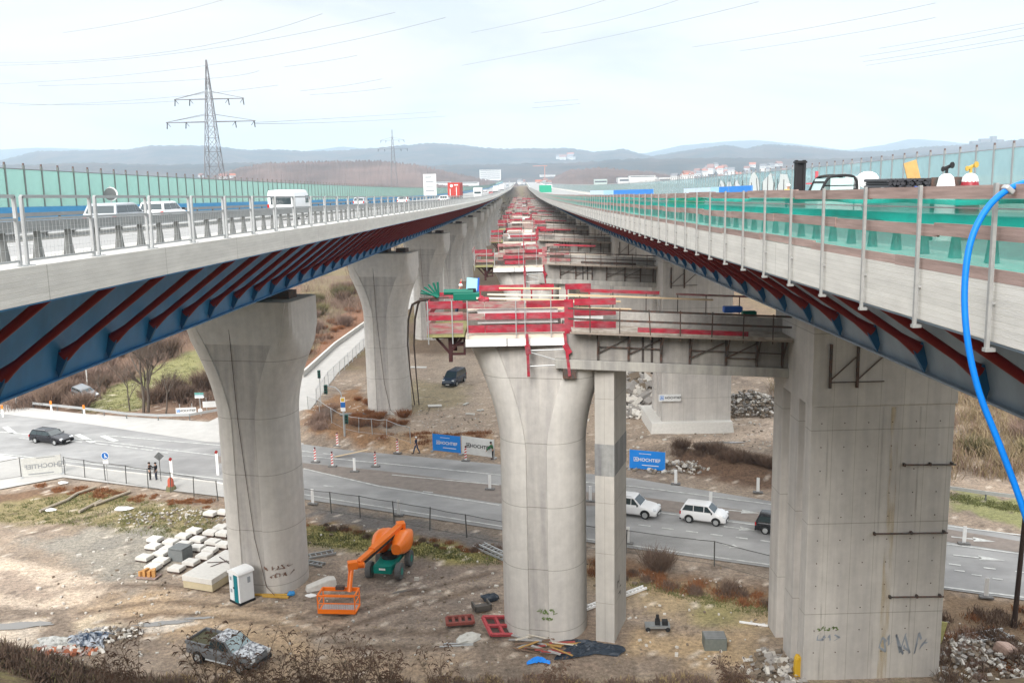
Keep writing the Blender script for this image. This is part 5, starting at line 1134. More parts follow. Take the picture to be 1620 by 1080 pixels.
# red formwork frames on the ground
def frame_obj(label, loc, rz, w, d, h, nx_, ny_, m_, tilt=(0, 0)):
    t = thing('red_shuttering', label, 'formwork', loc, rz, 'red formwork pieces lying in the yard'); t.rotation_euler = (tilt[0], tilt[1], rz)
    b_ = MB()
    for i in range(nx_ + 1): x = -w / 2 + w * i / nx_; b_.beam((x, -d / 2, h), (x, d / 2, h), .18, .16)
    for j in range(ny_ + 1): y = -d / 2 + d * j / ny_; b_.beam((-w / 2, y, h + .02), (w / 2, y, h + .02), .16, .18)
    b_.build('frame_grid', m_, t)
    b_ = MB(); b_.box((0, 0, h - .14), (w, d, .06)); b_.build('facing_board', DARKST, t); return t
RDY = mat('yard_red', (.42, .07, .08), .7, var=.25, scale=3)
frame_obj('tilted pink red formwork grid leaning by the foot of the middle pier', (*G(789, 1000), .35), .5, 1.7, 1.5, .1, 2, 2, RDY, (.35, .25))
frame_obj('low rust red formwork box with pale bars left of the tilted red grid', (*G(728, 990), .2), .15, 1.6, .9, .2, 4, 1, mat('rust_red', (.25, .07, .055), .8, var=.3, scale=3))
q = MB(); q.box((0, 0, .25), (1.1, .9, .1)); q.box((-.5, 0, .4), (.1, .9, .35)); q.box((.5, 0, .4), (.1, .9, .35)); q.box((0, -.4, .4), (1.1, .1, .3)); tag(q.build('steel_tray', mat('dark_tray', (.10, .09, .08), .7), loc=g3(762, 966), rz=.35), 'open dark steel tray with a white rim in the yard left of the middle pier', 'tray')
q = MB(); q.sphere((0, 0, .25), .5, 9, 5, sc=(1.2, .8, .55), jit=.5); tag(q.build('black_heap', TARP, loc=g3(775, 950)), 'crumpled black sheeting behind the open steel tray', 'sheeting')
q = MB(); q.sphere((0, 0, .15), .75, 12, 5, sc=(1.1, .75, .28), jit=.3); tag(q.build('white_cloth', mat('dirty_white_cloth', (.55, .54, .50), .8, var=.2), loc=g3(741, 1012), rz=.4), 'dirty white cloth heap in front of the rust red box', 'cloth')
junk('grey_planks', 'thin grey boards under the dirty white cloth', 'boards', g3(722, 1022), [((0, 0, .05), (2.0, .14, .05), (0, 0, .1)), ((.1, .25, .06), (1.8, .12, .05), (0, 0, .0))], GALV)
def tarp(label, x, y, sx, sy_, h, seed, m_, nm='tarpaulin'):
    rn = random.Random(seed); b_ = MB(); n_ = 14; c_ = g3(x, y); vs = []
    for j in range(n_ + 1):
        for i in range(n_ + 1):
            u, v_ = i / n_ * 2 - 1, j / n_ * 2 - 1; r_ = 1 + .25 * math.sin(3 * math.atan2(v_, u) + seed); e = max(0, 1 - (u * u + v_ * v_) * .5)
            vs.append((u * sx * r_, v_ * sy_ * r_, .03 + h * e * (.35 + rn.random() * .8)))
    b_.add(vs, [(j * (n_ + 1) + i, j * (n_ + 1) + i + 1, (j + 1) * (n_ + 1) + i + 1, (j + 1) * (n_ + 1) + i) for j in range(n_) for i in range(n_)])
    o_ = b_.build(nm, m_, loc=c_); return tag(o_, label, 'tarpaulin')
tarp('dark blue black tarpaulin spread in front of the square column', 932, 1028, 1.7, .9, .3, 2, TARP)
tarp('dark blue and white plastic heap on the ground at the far left', 142, 1016, 1.15, .8, .55, 5, mat('blue_white_plastic', (.03, .05, .085), .4, col2=(.40, .43, .47), scale=2.2))
tarp('pale grey sheet covered heap left of the dark plastic heap', 92, 1020, 1.5, .7, .35, 8, mat('grey_sheet', (.50, .50, .48), .8, var=.2, col2=(.30, .30, .28), scale=1.5))
tarp('small bright blue sheet among the scrap timber at the middle pier', 852, 1046, .55, .3, .2, 3, BLUEB, 'blue_sheet')
rn = random.Random(3)
SC = [('ochre', (.40, .24, .08)), ('grey', (.33, .32, .31)), ('red', (.33, .07, .06)), ('pale', (.55, .50, .42)), ('brown', (.20, .13, .09))]
for i in range(22):
    cn, cc = SC[i % 5]; x, y = 838 + rn.uniform(-22, 60), 1018 + rn.uniform(-8, 20)
    l_ = rn.uniform(.8, 2.4); junk('scrap_board', '%s %s scrap board %s, by the middle pier foot' % (['short', 'long'][l_ > 1.6], cn, ['flat on the soil', 'on top of the heap', 'sticking out towards the tarpaulin', 'at the near side of the heap', 'at the left end of the heap'][i // 5]), 'board', g3(x, y), [((0, 0, .08 + rn.random() * .25), (l_, rn.uniform(.08, .2), .05), (rn.uniform(-.1, .1), rn.uniform(-.15, .15), rn.uniform(-.7, .6)))], mat('scrap_' + cn, cc, .85, var=.25), group='scrap boards at the foot of the middle pier')
cg = thing('cable_drum_cart', 'low dark cart with small motor right of the square column', 'cart', g3(1040, 995), -.05)
b = MB(); b.box((0, 0, .28), (1.5, .7, .12)); b.build('cart_deck', GUARD, cg); b = MB(); b.box((.45, 0, .48), (.35, .35, .3)); b.box((0, 0, .5), (.3, .3, .35)); b.build('motor', BLACK, cg, bevel=.03)
b = MB(); b.tube([(0, 0, .7), (0, .02, .95)], .1, 8); b.build('motor_cap', BLACK, cg)
for x in (-.6, .6): b = MB(); b.tube([(x, -.36, .16), (x, .36, .16)], .15, 10); b.build('roller', BLACK, cg)
sg = thing('steel_grid_crate', 'grey green slatted steel crate standing alone in the yard right of the cart', 'crate', g3(1130, 1022), -.04)
GG = mat('grey_green_steel', (.15, .165, .15), .6, var=.2)
b = MB()
for s_ in (1, -1): b.box((0, s_ * .5, .35), (1.25, .05, .7)); b.box((s_ * .62, 0, .35), (.05, 1.0, .7))
b.build('crate_wall', GG, sg)
for i in range(5): b = MB(); b.box((0, -.4 + i * .2, .72), (1.2, .10, .04), rot=(.35, 0, 0)); b.build('slat', GUARD, sg)
junk('white_timber', 'pale beam lying on the dirt left of the slab pier', 'timber', g3(1192, 988), [((0, 0, .08), (1.7, .14, .1), (0, 0, -.35))], WHITE)
junk('yellow_post', 'yellow plastic road barrier piece at the left foot of the slab pier', 'barrier', g3(1263, 1068), [((0, 0, .55), (.5, .35, 1.1), (0, .05, .1)), ((.1, 0, 1.05), (.55, .4, .25), (0, .3, .1))], mat('barrier_yellow', (.62, .38, .03), .5), bevel=.06)
junk('leaning_board', 'yellowish board leaning against the right foot of the slab pier', 'board', g3(1485, 1025), [((0, 0, .8), (.5, .08, 1.7), (0, .25, .2))], mat('moss_board', (.38, .36, .14), .8, var=.3))
junk('pink_rock', 'large pale pink boulder among rubble right of the slab pier', 'boulder', g3(1590, 1035), [((0, 0, .3), (1.2, .9, .7), (.2, .3, .5))], mat('pink_stone', (.42, .30, .25), .9, var=.2), bevel=.2)
PUD = mat('puddle_water', (.20, .185, .165), .04, spec=.9)
for i, (px, py, rx, ry, rz_) in enumerate([(258, 985, 1.9, .32, .15), (312, 977, 1.1, .2, .1), (182, 1000, 1.3, .35, .3), (30, 990, 2.4, .5, .1), (640, 935, 1.0, .18, .5), (905, 700, 1.2, .3, .1), (1140, 700, 2.6, .35, 0)]):
    c_ = g3(px, py); rn_ = random.Random(i); b = MB(); n_ = 22; b.add([(rx * math.cos(2 * math.pi * k / n_) * rn_.uniform(.7, 1.1), ry * math.sin(2 * math.pi * k / n_) * rn_.uniform(.6, 1.2), 0) for k in range(n_)], [tuple(range(n_))]); o = b.build('puddle', PUD, loc=(c_[0], c_[1], gh(np.array([c_[0]]), np.array([c_[1]]))[0] + .05), rz=rz_); struct(o)
# timbers lying on the verge
for (x0, y0, x1, y1, lb) in [(63, 808, 107, 790, 'left weathered pole of the left pair lying on the grass'), (107, 790, 122, 780, 'short thick log between the poles of the left pair'), (122, 780, 152, 770, 'upper thin pole of the left pair'), (125, 809, 160, 791, 'lower pole of the right pair lying on the grass'), (150, 798, 206, 777, 'long straight pole of the right pair')]:
    A, B_ = g3(x0, y0, .16), g3(x1, y1, .16); c_ = (Vector(A) + Vector(B_)) / 2; b = MB(); b.tube([Vector(A) - c_, Vector(B_) - c_], .13, 8); tag(b.build('wooden_pole', mat('weathered_log', (.36, .31, .24), .9, var=.3, scale=3), loc=c_), lb, 'pole', 'poles lying on the grass')
# ================================================================ ROADSIDE
def chainfence(name, label, pts, h, m_post, step=3.2, mesh_m=None, z=0, rails=True):
    t = thing(name, label, 'fence'); P_ = [Vector(g3(*q, z)) for q in pts]; posts = []
    for A, B_ in zip(P_[:-1], P_[1:]):
        n_ = max(1, round((B_ - A).length / step))
        for i in range(n_): posts.append(A.lerp(B_, i / n_))
    posts.append(P_[-1])
    for i, q_ in enumerate(posts): posts[i] = Vector((q_.x, q_.y, float(gh(np.array([q_.x]), np.array([q_.y]))[0])))
    b_ = MB(); b_.tube([(0, 0, -.1), (0, 0, h)], .045, 6); po = b_.build('fence_post', m_post)
    for i, q_ in enumerate(posts[:100]):
        if i == 0: o_ = po; par(o_, t)
        else: o_ = copy_tree(po, t)
        o_.location = q_; o_.rotation_euler = (random.uniform(-.05, .05), random.uniform(-.06, .06), 0)
    if rails:
        b_ = MB()
        for A, B_ in zip(posts[:-1], posts[1:]): b_.tube([A + Vector((0, 0, h - .05)), A.lerp(B_, .5) + Vector((0, 0, h - .05 - random.uniform(.02, .12))), B_ + Vector((0, 0, h - .05))], .028, 5); b_.tube([A + Vector((0, 0, .15)), B_ + Vector((0, 0, .15))], .012, 4)
        b_.build('top_wire', m_post, t)
    b_ = MB()
    for A, B_ in zip(posts[:-1], posts[1:]): b_.add([A + Vector((0, 0, .1)), B_ + Vector((0, 0, .1)), B_ + Vector((0, 0, h - .08)), A + Vector((0, 0, h - .08))], [(0, 1, 2, 3)])
    b_.build('wire_mesh', mesh_m or MESHM, t); return t
# a wire mesh material: thin wires on nothing
MESHM = bpy.data.materials.new('chain_link'); MESHM.use_nodes = True
_t = MESHM.node_tree; _p = _t.nodes['Principled BSDF']; _p.inputs['Base Color'].default_value = (.12, .12, .11, 1); _p.inputs['Roughness'].default_value = .6
_tr = _t.nodes.new('ShaderNodeBsdfTransparent'); _mx = _t.nodes.new('ShaderNodeMixShader'); _mx.inputs[0].default_value = .16
_t.links.new(_tr.outputs[0], _mx.inputs[1]); _t.links.new(_p.outputs[0], _mx.inputs[2]); _t.links.new(_mx.outputs[0], _t.nodes['Material Output'].inputs[0])
FP_ = mat('dark_fence_post', (.07, .07, .065), .6)
chainfence('chain_link_fence', 'chain link fence on dark posts along the near verge left of the left pier', [(103, 752), (200, 766), (345, 792)], 1.9, FP_, 3.0)
chainfence('chain_link_fence', 'chain link fence on dark posts between the two nearest tulip piers', [(480, 805), (570, 818), (680, 838), (800, 862)], 1.9, FP_, 3.4)
chainfence('chain_link_fence', 'chain link fence on dark posts between the square column and the slab pier', [(925, 868), (990, 876), (1130, 895), (1240, 925)], 1.9, FP_, 4.5)
chainfence('site_fence', 'galvanised mesh site fence along the pale side road', [(500, 640), (520, 610), (545, 585), (575, 555), (600, 530)], 2.0, GALV, 3.2)
chainfence('site_fence', 'low mesh site fence around the brown corner bank beside the traffic light', [(488, 655), (525, 672), (568, 690), (612, 702), (650, 708)], 1.8, GALV, 3.0)
chainfence('site_fence', 'thin mesh fence left of the white reversed banner', [(-30, 765), (34, 755)], 2.0, FP_, 3.0)
# guard rails
def groundrail(label, pts, z0=.0):
    t = thing('guard_rail', label, 'guard rail'); P_ = [Vector(g3(*q)) for q in pts]; b_ = MB()
    for A, B_ in zip(P_[:-1], P_[1:]):
        b_.beam(A + Vector((0, 0, .70)), B_ + Vector((0, 0, .70)), .06, .30)
    b_.build('rail', GALV, t); i = 0
    for A, B_ in zip(P_[:-1], P_[1:]):
        n_ = max(1, int((B_ - A).length / 3.5))
        for k in range(n_): q_ = A.lerp(B_, k / n_); b_ = MB(); b_.box(q_ + Vector((0, .1, .35)), (.1, .1, .7)); b_.build('rail_post', GUARDD, t)
groundrail('long steel guard rail curving round the corner below the bare trees at the left', [(52, 646), (130, 654), (200, 663), (250, 666), (300, 665), (345, 657)])
groundrail('steel guard rail on grass behind the road at the far right', [(1490, 782), (1560, 792), (1640, 802)])
# banners
def banner(name, label, px0, px1, h, m_, tm, back=False, w_frame=True):
    A, B_ = Vector(g3(*px0)), Vector(g3(*px1)); L_ = (B_ - A).length; a_ = math.atan2(B_.y - A.y, B_.x - A.x); zg = float(gh(np.array([(A.x + B_.x) / 2]), np.array([(A.y + B_.y) / 2]))[0])
    t = thing(name, label, 'banner', ((A.x + B_.x) / 2, (A.y + B_.y) / 2, zg), a_)
    b_ = MB(); b_.box((0, 0, h / 2 + .15), (L_, .03, h)); b_.build('cloth', m_, t)
    for s_ in (1, -1): b_ = MB(); b_.tube([(s_ * L_ / 2, .04, 0), (s_ * L_ / 2, .04, h + .25)], .035, 6); b_.box((s_ * L_ / 2, .04, .06), (.25, .7, .12)); b_.build('frame_pole', GALV, t)
    return t, L_, h
def hoch(t, L_, h, sc_, m_, mir=False, cx=0, cz=0, sub=True, lg=True):
    s_ = -1 if mir else 1; y = -.03
    o_ = text_obj('lettering', 'HOCHTIEF', sc_, m_, t, (s_ * cx, y, h / 2 + .15 + cz), (rad(90), 0, 0), bold=True, flip=mir)
    if lg: logo(t, (s_ * (cx - sc_ * 2.9), y, h / 2 + .15 + cz + sc_ * .05), (0, 0, 0), sc_ * .95, m_)
    if sub: b_ = MB(); b_.box((s_ * (cx + .1), y, h / 2 + .15 + cz - sc_ * 1.15), (sc_ * 3.6, .008, sc_ * .16)); b_.box((s_ * (cx - .4), y, h / 2 + .15 + cz + sc_ * 1.35), (sc_ * 2.6, .008, sc_ * .1)); b_.build('small_print', m_, t)
t, L_, h_ = banner('firm_banner', 'bright blue firm banner left of the white one beside the road', (685, 714), (729, 719), 1.75, BLUEB, WHITE); hoch(t, L_, h_, .42, WHITE, cx=.25)
t, L_, h_ = banner('firm_banner', 'white firm banner with large black letters right of the blue one', (731, 719), (782, 726), 1.85, WHITEB, BLACK); hoch(t, L_, h_, .50, BLACK, cx=.35, sub=False)
t, L_, h_ = banner('firm_banner', 'bright blue firm banner seen between the square column and the slab pier', (996, 742), (1052, 747), 1.8, BLUEB, WHITE); hoch(t, L_, h_, .44, WHITE, cx=.2)
t, L_, h_ = banner('firm_banner', 'pale firm banner seen from behind with mirrored letters at the far left', (36, 757), (99, 750), 1.85, mat('banner_back', (.52, .52, .49), .8, var=.15), BLACK); hoch(t, L_, h_, .62, mat('faded_print', (.25, .26, .27), .8), mir=True, cx=0, sub=True)
# boards at the corner
def signbox(label, x, y, z0, w, h, m_, rz, txt=None, tm=None, posts=True):
    t = thing('roadside_sign', label, 'sign', g3(x, y), rz)
    b_ = MB(); b_.box((0, 0, z0 + h / 2), (w, .05, h)); b_.build('sign_board', m_, t)
    for s_ in (1, -1): b_ = MB(); b_.tube([(s_ * w * .3, .05, 0), (s_ * w * .3, .05, z0 + h + .5)], .04, 6); b_.build('sign_post', GALV, t)
    if txt: text_obj('lettering', txt, h * .55, tm or BLACK, t, (w * .08, -.035, z0 + h / 2), (rad(90), 0, 0), bold=True)
    if txt == 'HOCHTIEF': logo(t, (-w * .38, -.035, z0 + h / 2), (0, 0, 0), h * .5, BLUEB)
signbox('long white firm board behind the guard rail below the bare tree', 295, 657, .25, 2.4, .72, WHITEB, .12, 'HOCHTIEF')
signbox('white board cut off by the left tulip pier above the guard rail', 336, 650, .5, 2.2, .75, WHITEB, .12)
t = thing('direction_sign', 'stacked green and white direction signs on one post right of the white board', 'sign', g3(318, 657))
b = MB(); b.tube([(0, 0, 0), (0, 0, 2.9)], .05, 6); b.build('sign_post', GALV, t)
for z_, m_ in ((2.75, mat('sign_green', (.10, .30, .27), .5)), (2.3, WHITE), (2.5, mat('sign_grey_blue', (.35, .45, .50), .5))):
    b = MB(); b.add([(-.55, -.06, z_ - .1), (.45, -.06, z_ - .1), (.62, -.06, z_), (.45, -.06, z_ + .1), (-.55, -.06, z_ + .1), (-.55, -.09, z_ - .1), (.45, -.09, z_ - .1), (.62, -.09, z_), (.45, -.09, z_ + .1), (-.55, -.09, z_ + .1)], [(0, 1, 2, 3, 4), (9, 8, 7, 6, 5), (0, 5, 6, 1), (1, 6, 7, 2), (2, 7, 8, 3), (3, 8, 9, 4), (4, 9, 5, 0)]); b.build('arrow_sign', m_, t)
b = MB(); b.tube([(0, -.1, .65), (0, -.14, .65)], .27, 14); b.build('round_plate', WHITE, t)
# round blue sign with arrow
def roundsign(label, x, y, hgt, parts):
    t = thing('round_traffic_sign', label, 'traffic sign', g3(x, y)); b_ = MB(); b_.tube([(0, 0, 0), (0, 0, hgt + .3)], .035, 6); b_.build('sign_post', GALV, t)
    b_ = MB(); b_.tube([(0, -.05, hgt), (0, -.08, hgt)], .36, 20); b_.build('rim', WHITE, t); b_ = MB(); b_.tube([(0, -.075, hgt), (0, -.095, hgt)], .32, 20); b_.build('disc', mat('sign_blue', (.02, .13, .40), .4), t)
    b_ = MB(); b_.beam((.0, -.10, hgt - .2), (.0, -.10, hgt + .2), .07, .01, up=(0, 1, 0)); b_.beam((-.0, -.10, hgt - .0), (.2, -.10, hgt - .15), .07, .01, up=(0, 1, 0)); b_.build('symbol', WHITE, t)
    b_ = MB(); b_.box((0, -.07, hgt - .6), (.5, .02, .32)); b_.build('under_plate', WHITE, t); return t
roundsign('round blue footpath sign with a white plate below, in front of the chain link fence', 171, 765, 2.75, None)
t = thing('diamond_sign', 'grey back of a square sign turned on its corner beside the two dark clad people', 'traffic sign', g3(255, 762)); b = MB(); b.tube([(0, 0, 0), (0, 0, 2.6)], .035, 6); b.build('sign_post', FP_, t); b = MB(); b.box((0, 0, 2.5), (.62, .03, .62), rot=(0, rad(45), .3)); b.build('sign_plate', mat('sign_back_grey', (.13, .135, .135), .5), t)
# beacons
RW = mat('beacon_white', (.78, .77, .75), .5)
def beacon(label, x, y, back=False, tilt=0, h=1.25, w=.25, rz=0):
    t = thing('traffic_beacon', label, 'traffic beacon', g3(x, y, .07), rz, 'traffic beacons along the road'); t.rotation_euler = (0, tilt, rz)
    b_ = MB(); b_.box((0, 0, .06), (.85, .42, .12)); b_.build('foot_plate', mat('beacon_foot', (.16, .155, .15), .8), t, bevel=.03)
    b_ = MB(); b_.box((0, 0, .12 + h / 2), (w, .05, h)); b_.build('beacon_board', RW if not back else WHITE, t, bevel=.015)
    if not back:
        b_ = MB()
        for k in range(4): z_ = .25 + k * .28; b_.add([(-w / 2 + .005, -.028, z_), (w / 2 - .005, -.028, z_ + .12), (w / 2 - .005, -.028, z_ + .26), (-w / 2 + .005, -.028, z_ + .14)], [(0, 1, 2, 3)])
        b_.build('red_stripes', mat('beacon_red', (.50, .03, .03), .5), t)
        b_ = MB(); b_.tube([(0, 0, .12 + h), (0, 0, .30 + h)], .08, 10); b_.build('warning_lamp', mat('lamp_dark_red', (.12, .02, .02), .3), t)
BE = [(499, 731, 0, 'leftmost beacon on the island right of the left pier'), (526, 738, 0, 'red and white beacon second from the left pier'), (561, 746, 1, 'broad white backed beacon in front of the loose yellow plank'), (594, 738, 0, 'slightly bent red and white beacon right of the loose plank'), (534, 706, 0, 'red and white beacon at the corner kerb by the lamp sign post'), (629, 717, 0, 'red and white beacon near the walking man in the white helmet'), (737, 729, 0, 'red and white beacon in front of the blue and white banners'), (775, 774, 1, 'white backed beacon just left of the middle pier'), (495, 797, 1, 'white backed beacon at the near road edge by the left pier'), (631, 815, 1, 'white backed beacon at the near road edge left of the lift hood'), (934, 793, 1, 'white backed beacon seen between the middle pier and the square column'), (1069, 766, 1, 'thin white beacon behind the road below the blue banner'), (1124, 802, 1, 'white beacon directly behind the white hatchback'), (1199, 779, 1, 'white beacon in front of the dark brown bank'), (1525, 860, 1, 'white beacon on the traffic island at the far right'), (1560, 945, 1, 'small white beacon on the near verge at the far right'), (993, 860, 1, 'white beacon at the near road edge touching the square column'), (122, 655, 0, 'orange white beacon among the bushes at the far left')]
for x, y, bk_, lb in BE[:17]: beacon(lb, x, y, bool(bk_), w=.24 if not bk_ else .26, rz=rad(-12))
for x, y, lb in ((273, 764, 'tall white marker post with red top by the two dark clad people'), (345, 752, 'white marker post with dark top at the left edge of the left pier')):
    t = thing('marker_post', lb, 'marker post', g3(x, y), 0, 'white marker posts'); b = MB(); b.box((0, 0, 1.2), (.26, .06, 2.4)); b.build('post_board', WHITE, t, bevel=.02); b = MB(); b.box((0, -.05, 2.35), (.24, .05, .3), rot=(0, .6, 0)); b.build('red_top', mat('dark_red_reflector', (.25, .02, .02), .4), t)
for x, y, lb in ((82, 653, 'orange topped white marker post at the far left edge of the bushes'), (134, 660, 'orange topped white marker post in front of the wrecked car'), (5, 660, 'pinkish marker at the far left road edge')):
    t = thing('marker_post', lb, 'marker post', g3(x, y), 0, 'white marker posts'); b = MB(); b.box((0, 0, .6), (.22, .05, 1.2)); b.build('post_board', WHITE, t); b = MB(); b.box((0, -.01, 1.3), (.26, .06, .5)); b.build('orange_top', mat('marker_orange', (.75, .22, .03), .5), t)
ob = thing('orange_hydrant_cover', 'orange red plastic cover on a mossy stump beside the fence left of the left pier', 'cover', g3(271, 775)); b = MB(); b.tube([(0, 0, 0), (0, 0, .4)], [.5, .4], 12); b.build('stump', mat('mossy_stump', (.20, .19, .09), .9, var=.3), ob); b = MB(); b.tube([(0, 0, .4), (0, 0, 1.0), (0, 0, 1.2)], [.30, .26, .12], 10); b.build('cover', mat('plastic_red', (.55, .10, .05), .6), ob, smooth=True, auto=40)
junk('loose_plank', 'pale yellow plank propped up on the traffic island', 'plank', g3(556, 722), [((0, 0, .35), (3.4, .22, .06), (0, -.12, .28))], WOODY)
for x, y, lb, a in ((100, 765, 'white round sheet on the brown verge', 0), (195, 806, 'white rag on the grass right of the poles', .2), (80, 808, 'small white scrap on the grass left of the poles', 0), (1100, 672, 'white slab by the second slab pier', 0)):
    b = MB(); b.sphere((0, 0, .1), .42 if a == 0 else .6, 8, 4, sc=(1.2 + a, .8, .3), jit=.3); tag(b.build('litter', WHITE, loc=g3(x, y - 0), rz=a), lb, 'litter')
# traffic light mast with arm
tl = thing('traffic_light', 'traffic light mast with a curved arm at the corner of the pale side road', 'traffic light', g3(546, 700))
b = MB(); b.tube([(0, 0, 0), (0, 0, 4.9)], .11, 8); b.build('mast', GALV, tl); 
b = MB(); b.tube([(0, 0, 4.4), (-.25, .2, 5.5), (-.8, .4, 6.0), (-1.9, .8, 6.1)], .06, 8); b.build('arm', GALV, tl, smooth=True)
def signal(px, py, pz, parent):
    b_ = MB(); b_.box((px, py, pz), (.34, .3, 1.0)); o_ = b_.build('signal_head', mat('signal_green', (.01, .09, .07), .5), parent, bevel=.03)
    for k in range(3): b_ = MB(); b_.tube([(px, py - .15, pz + .32 - k * .32), (px, py - .22, pz + .32 - k * .32)], .12, 10); par(b_.build('lens', BLACK), o_)
signal(-1.95, .8, 5.7, tl); signal(.28, 0, 2.6, tl)
for z_, m_, h_ in ((4.75, WHITE, .55), (4.2, mat('sign_blue', (.02, .13, .40), .4), .55), (3.7, WHITE, .4)): b = MB(); b.box((0, -.14, z_), (.5, .03, h_)); b.build('mast_sign', m_, tl)
b = MB(); b.box((0, -.16, 4.75), (.34, .02, .36)); b.build('yellow_field', mat('priority_yellow', (.65, .42, .04), .5), tl)
t2 = thing('traffic_light', 'small traffic light on a thin post beside the pale side road, upper one', 'traffic light', g3(508, 645)); b = MB(); b.tube([(0, 0, 0), (0, 0, 4.6)], .06, 6); b.build('mast', GALV, t2); signal(0, -.1, 4.3, t2)
t2 = thing('traffic_light', 'dark traffic light peeping out behind the right edge of the left pier', 'traffic light', g3(469, 683)); b = MB(); b.tube([(0, 0, 0), (0, 0, 3.2)], .06, 6); b.build('mast', GALV, t2); signal(0, -.1, 3.1, t2)
t2 = thing('traffic_light', 'pole with a traffic light at the far left below the bridge', 'traffic light', g3(27, 645)); b = MB(); b.tube([(0, 0, 0), (0, 0, 4.2)], .12, 8); b.build('mast', GALV, t2); signal(-.4, 0, 3.9, t2)
b = MB(); b.tube([(0, 0, 0), (.05, 0, 6.5)], [.11, .08], 8); tag(b.build('birch_pole', mat('white_pole', (.52, .51, .48), .8, var=.2), loc=g3(139, 615)), 'white bare pole rising out of the scrub behind the wrecked car', 'pole')
car('wrecked_car', 'crumpled silver car wreck tilted in the scrub at the left', 'car wreck', (*G(136, 631), .3), rad(-35), PGRY, L=4.2, H=1.35).rotation_euler = (.15, .12, rad(-35))
# rubble heaps
def heap(name, label, x, y, rx, ry, h, n, size, m_, seed, z=0):
    rn = random.Random(seed); b_ = MB(); c_ = g3(x, y, z)
    for i in range(n):
        a = rn.random() * 6.28; r_ = rn.random() ** .6; px_ = math.cos(a) * r_ * rx; py_ = math.sin(a) * r_ * ry; s_ = size * rn.uniform(.4, 1.3)
        b_.box((px_, py_, h * (1 - r_) ** .8 * rn.uniform(.5, 1) + s_ * .2), (s_, s_ * rn.uniform(.4, .9), s_ * rn.uniform(.25, .7)), rot=(rn.uniform(-.6, .6), rn.uniform(-.6, .6), rn.random() * 3), mi=i % 3)
    o_ = b_.build(name, m_, loc=c_); return stuff(o_, label, 'rubble')
RB3 = [mat('rubble_pale', (.56, .53, .48), .9, var=.2), mat('rubble_grey', (.30, .28, .26), .9, var=.2), mat('rubble_brown', (.20, .16, .12), .9, var=.2)]
heap('rubble_heap', 'heap of broken concrete behind the slab pier footing', 1185, 650, 6.0, 3.2, 2.6, 900, .42, RB3, 4)
heap('slab_heap', 'heap of broken concrete slabs between the square column and the second slab pier', 1003, 628, 2.6, 6.0, 3.6, 260, 1.3, RB3, 5)
heap('white_debris', 'white debris heap below the broken slabs', 1000, 655, 2.8, 2.4, .6, 140, .8, [RB3[0], CONC_W, RB3[1]], 6)
heap('rubble_heap', 'low rubble strewn at the blue banner corner', 1085, 740, 5.5, 2.0, .5, 260, .35, RB3, 7)
heap('rubble_heap', 'rubble strewn over the slope right of the slab pier', 1545, 1045, 4.0, 3.0, .4, 420, .26, RB3, 8)
heap('rubble_heap', 'rubble at the left foot of the slab pier', 1222, 1062, 1.7, 2.4, .5, 160, .38, RB3, 9)
heap('rubble_heap', 'pale rubble at the foreground between plastic heap and pickup', 170, 1005, 2.2, 1.0, .35, 200, .25, RB3, 10)
heap('brick_rubble', 'reddish timber and brick scraps below the grey sheet at the left', 100, 1032, 2.4, .5, .25, 160, .3, [mat('brick_scrap', (.36, .13, .07), .9), RB3[0], WOODG], 11)
heap('rubble_heap', 'small stones strewn over the verge between the road and block field', 290, 818, 6, 2.2, .1, 260, .18, RB3, 12)
rn = random.Random(77); b = MB()
for i in range(2600):
    x, y = rn.uniform(-34, 30), rn.uniform(48, 112)
    zz = float(gh(np.array([x]), np.array([y]))[0]) if i < 0 else 0
    rd = min(abs(y - (88 - .42 * (x + 20))), 99)
    if rd < 14.5: continue
    s_ = rn.uniform(.04, .13) * (1.8 if rn.random() < .05 else 1); b.box((x, y, s_ * .3), (s_ * 1.5, s_, s_), rz=rn.random() * 3, mi=0 if rn.random() < .6 else 1)
stuff(b.build('scattered_stones', [RB3[0], RB3[2]]), 'small pale stones scattered over the yards', 'stones')
for i, (x, y, a) in enumerate([(1098, 0, 0)] * 0): pass
for x, y, w_, lb, a in ((688, 643, 1.7, 'pale board lying in the yard below the parked van', .15), (744, 656, 1.1, 'small pale board left of the middle pier beyond the road', -.1), (662, 582, 2.4, 'white sheet on the ground beside the hanging hoses', 0), (760, 650, .9, 'short white scrap near the middle pier beyond the road', .4), (560, 656, 3.4, 'grey board pile at the foot of the second left pier', .2), (737, 640, 1.2, 'thin white strip standing in the far yard', 1.2)):
    junk('yard_board', lb, 'board', g3(x, y), [((0, 0, .12), (w_, .9 if w_ > 1.5 else .35, .12), (.0, .03, a))], CONC_W if 'grey' not in lb else CONC_G)
# dark pole at the right
b = MB(); A = Vector(g3(1604, 992)); b.tube([A, A + Vector((.35, .2, 11.5))], [.16, .11], 8); tag(b.build('dark_pole', mat('dark_wood_pole', (.045, .03, .025), .8)), 'tall dark pole rising at the right edge of the picture', 'pole')
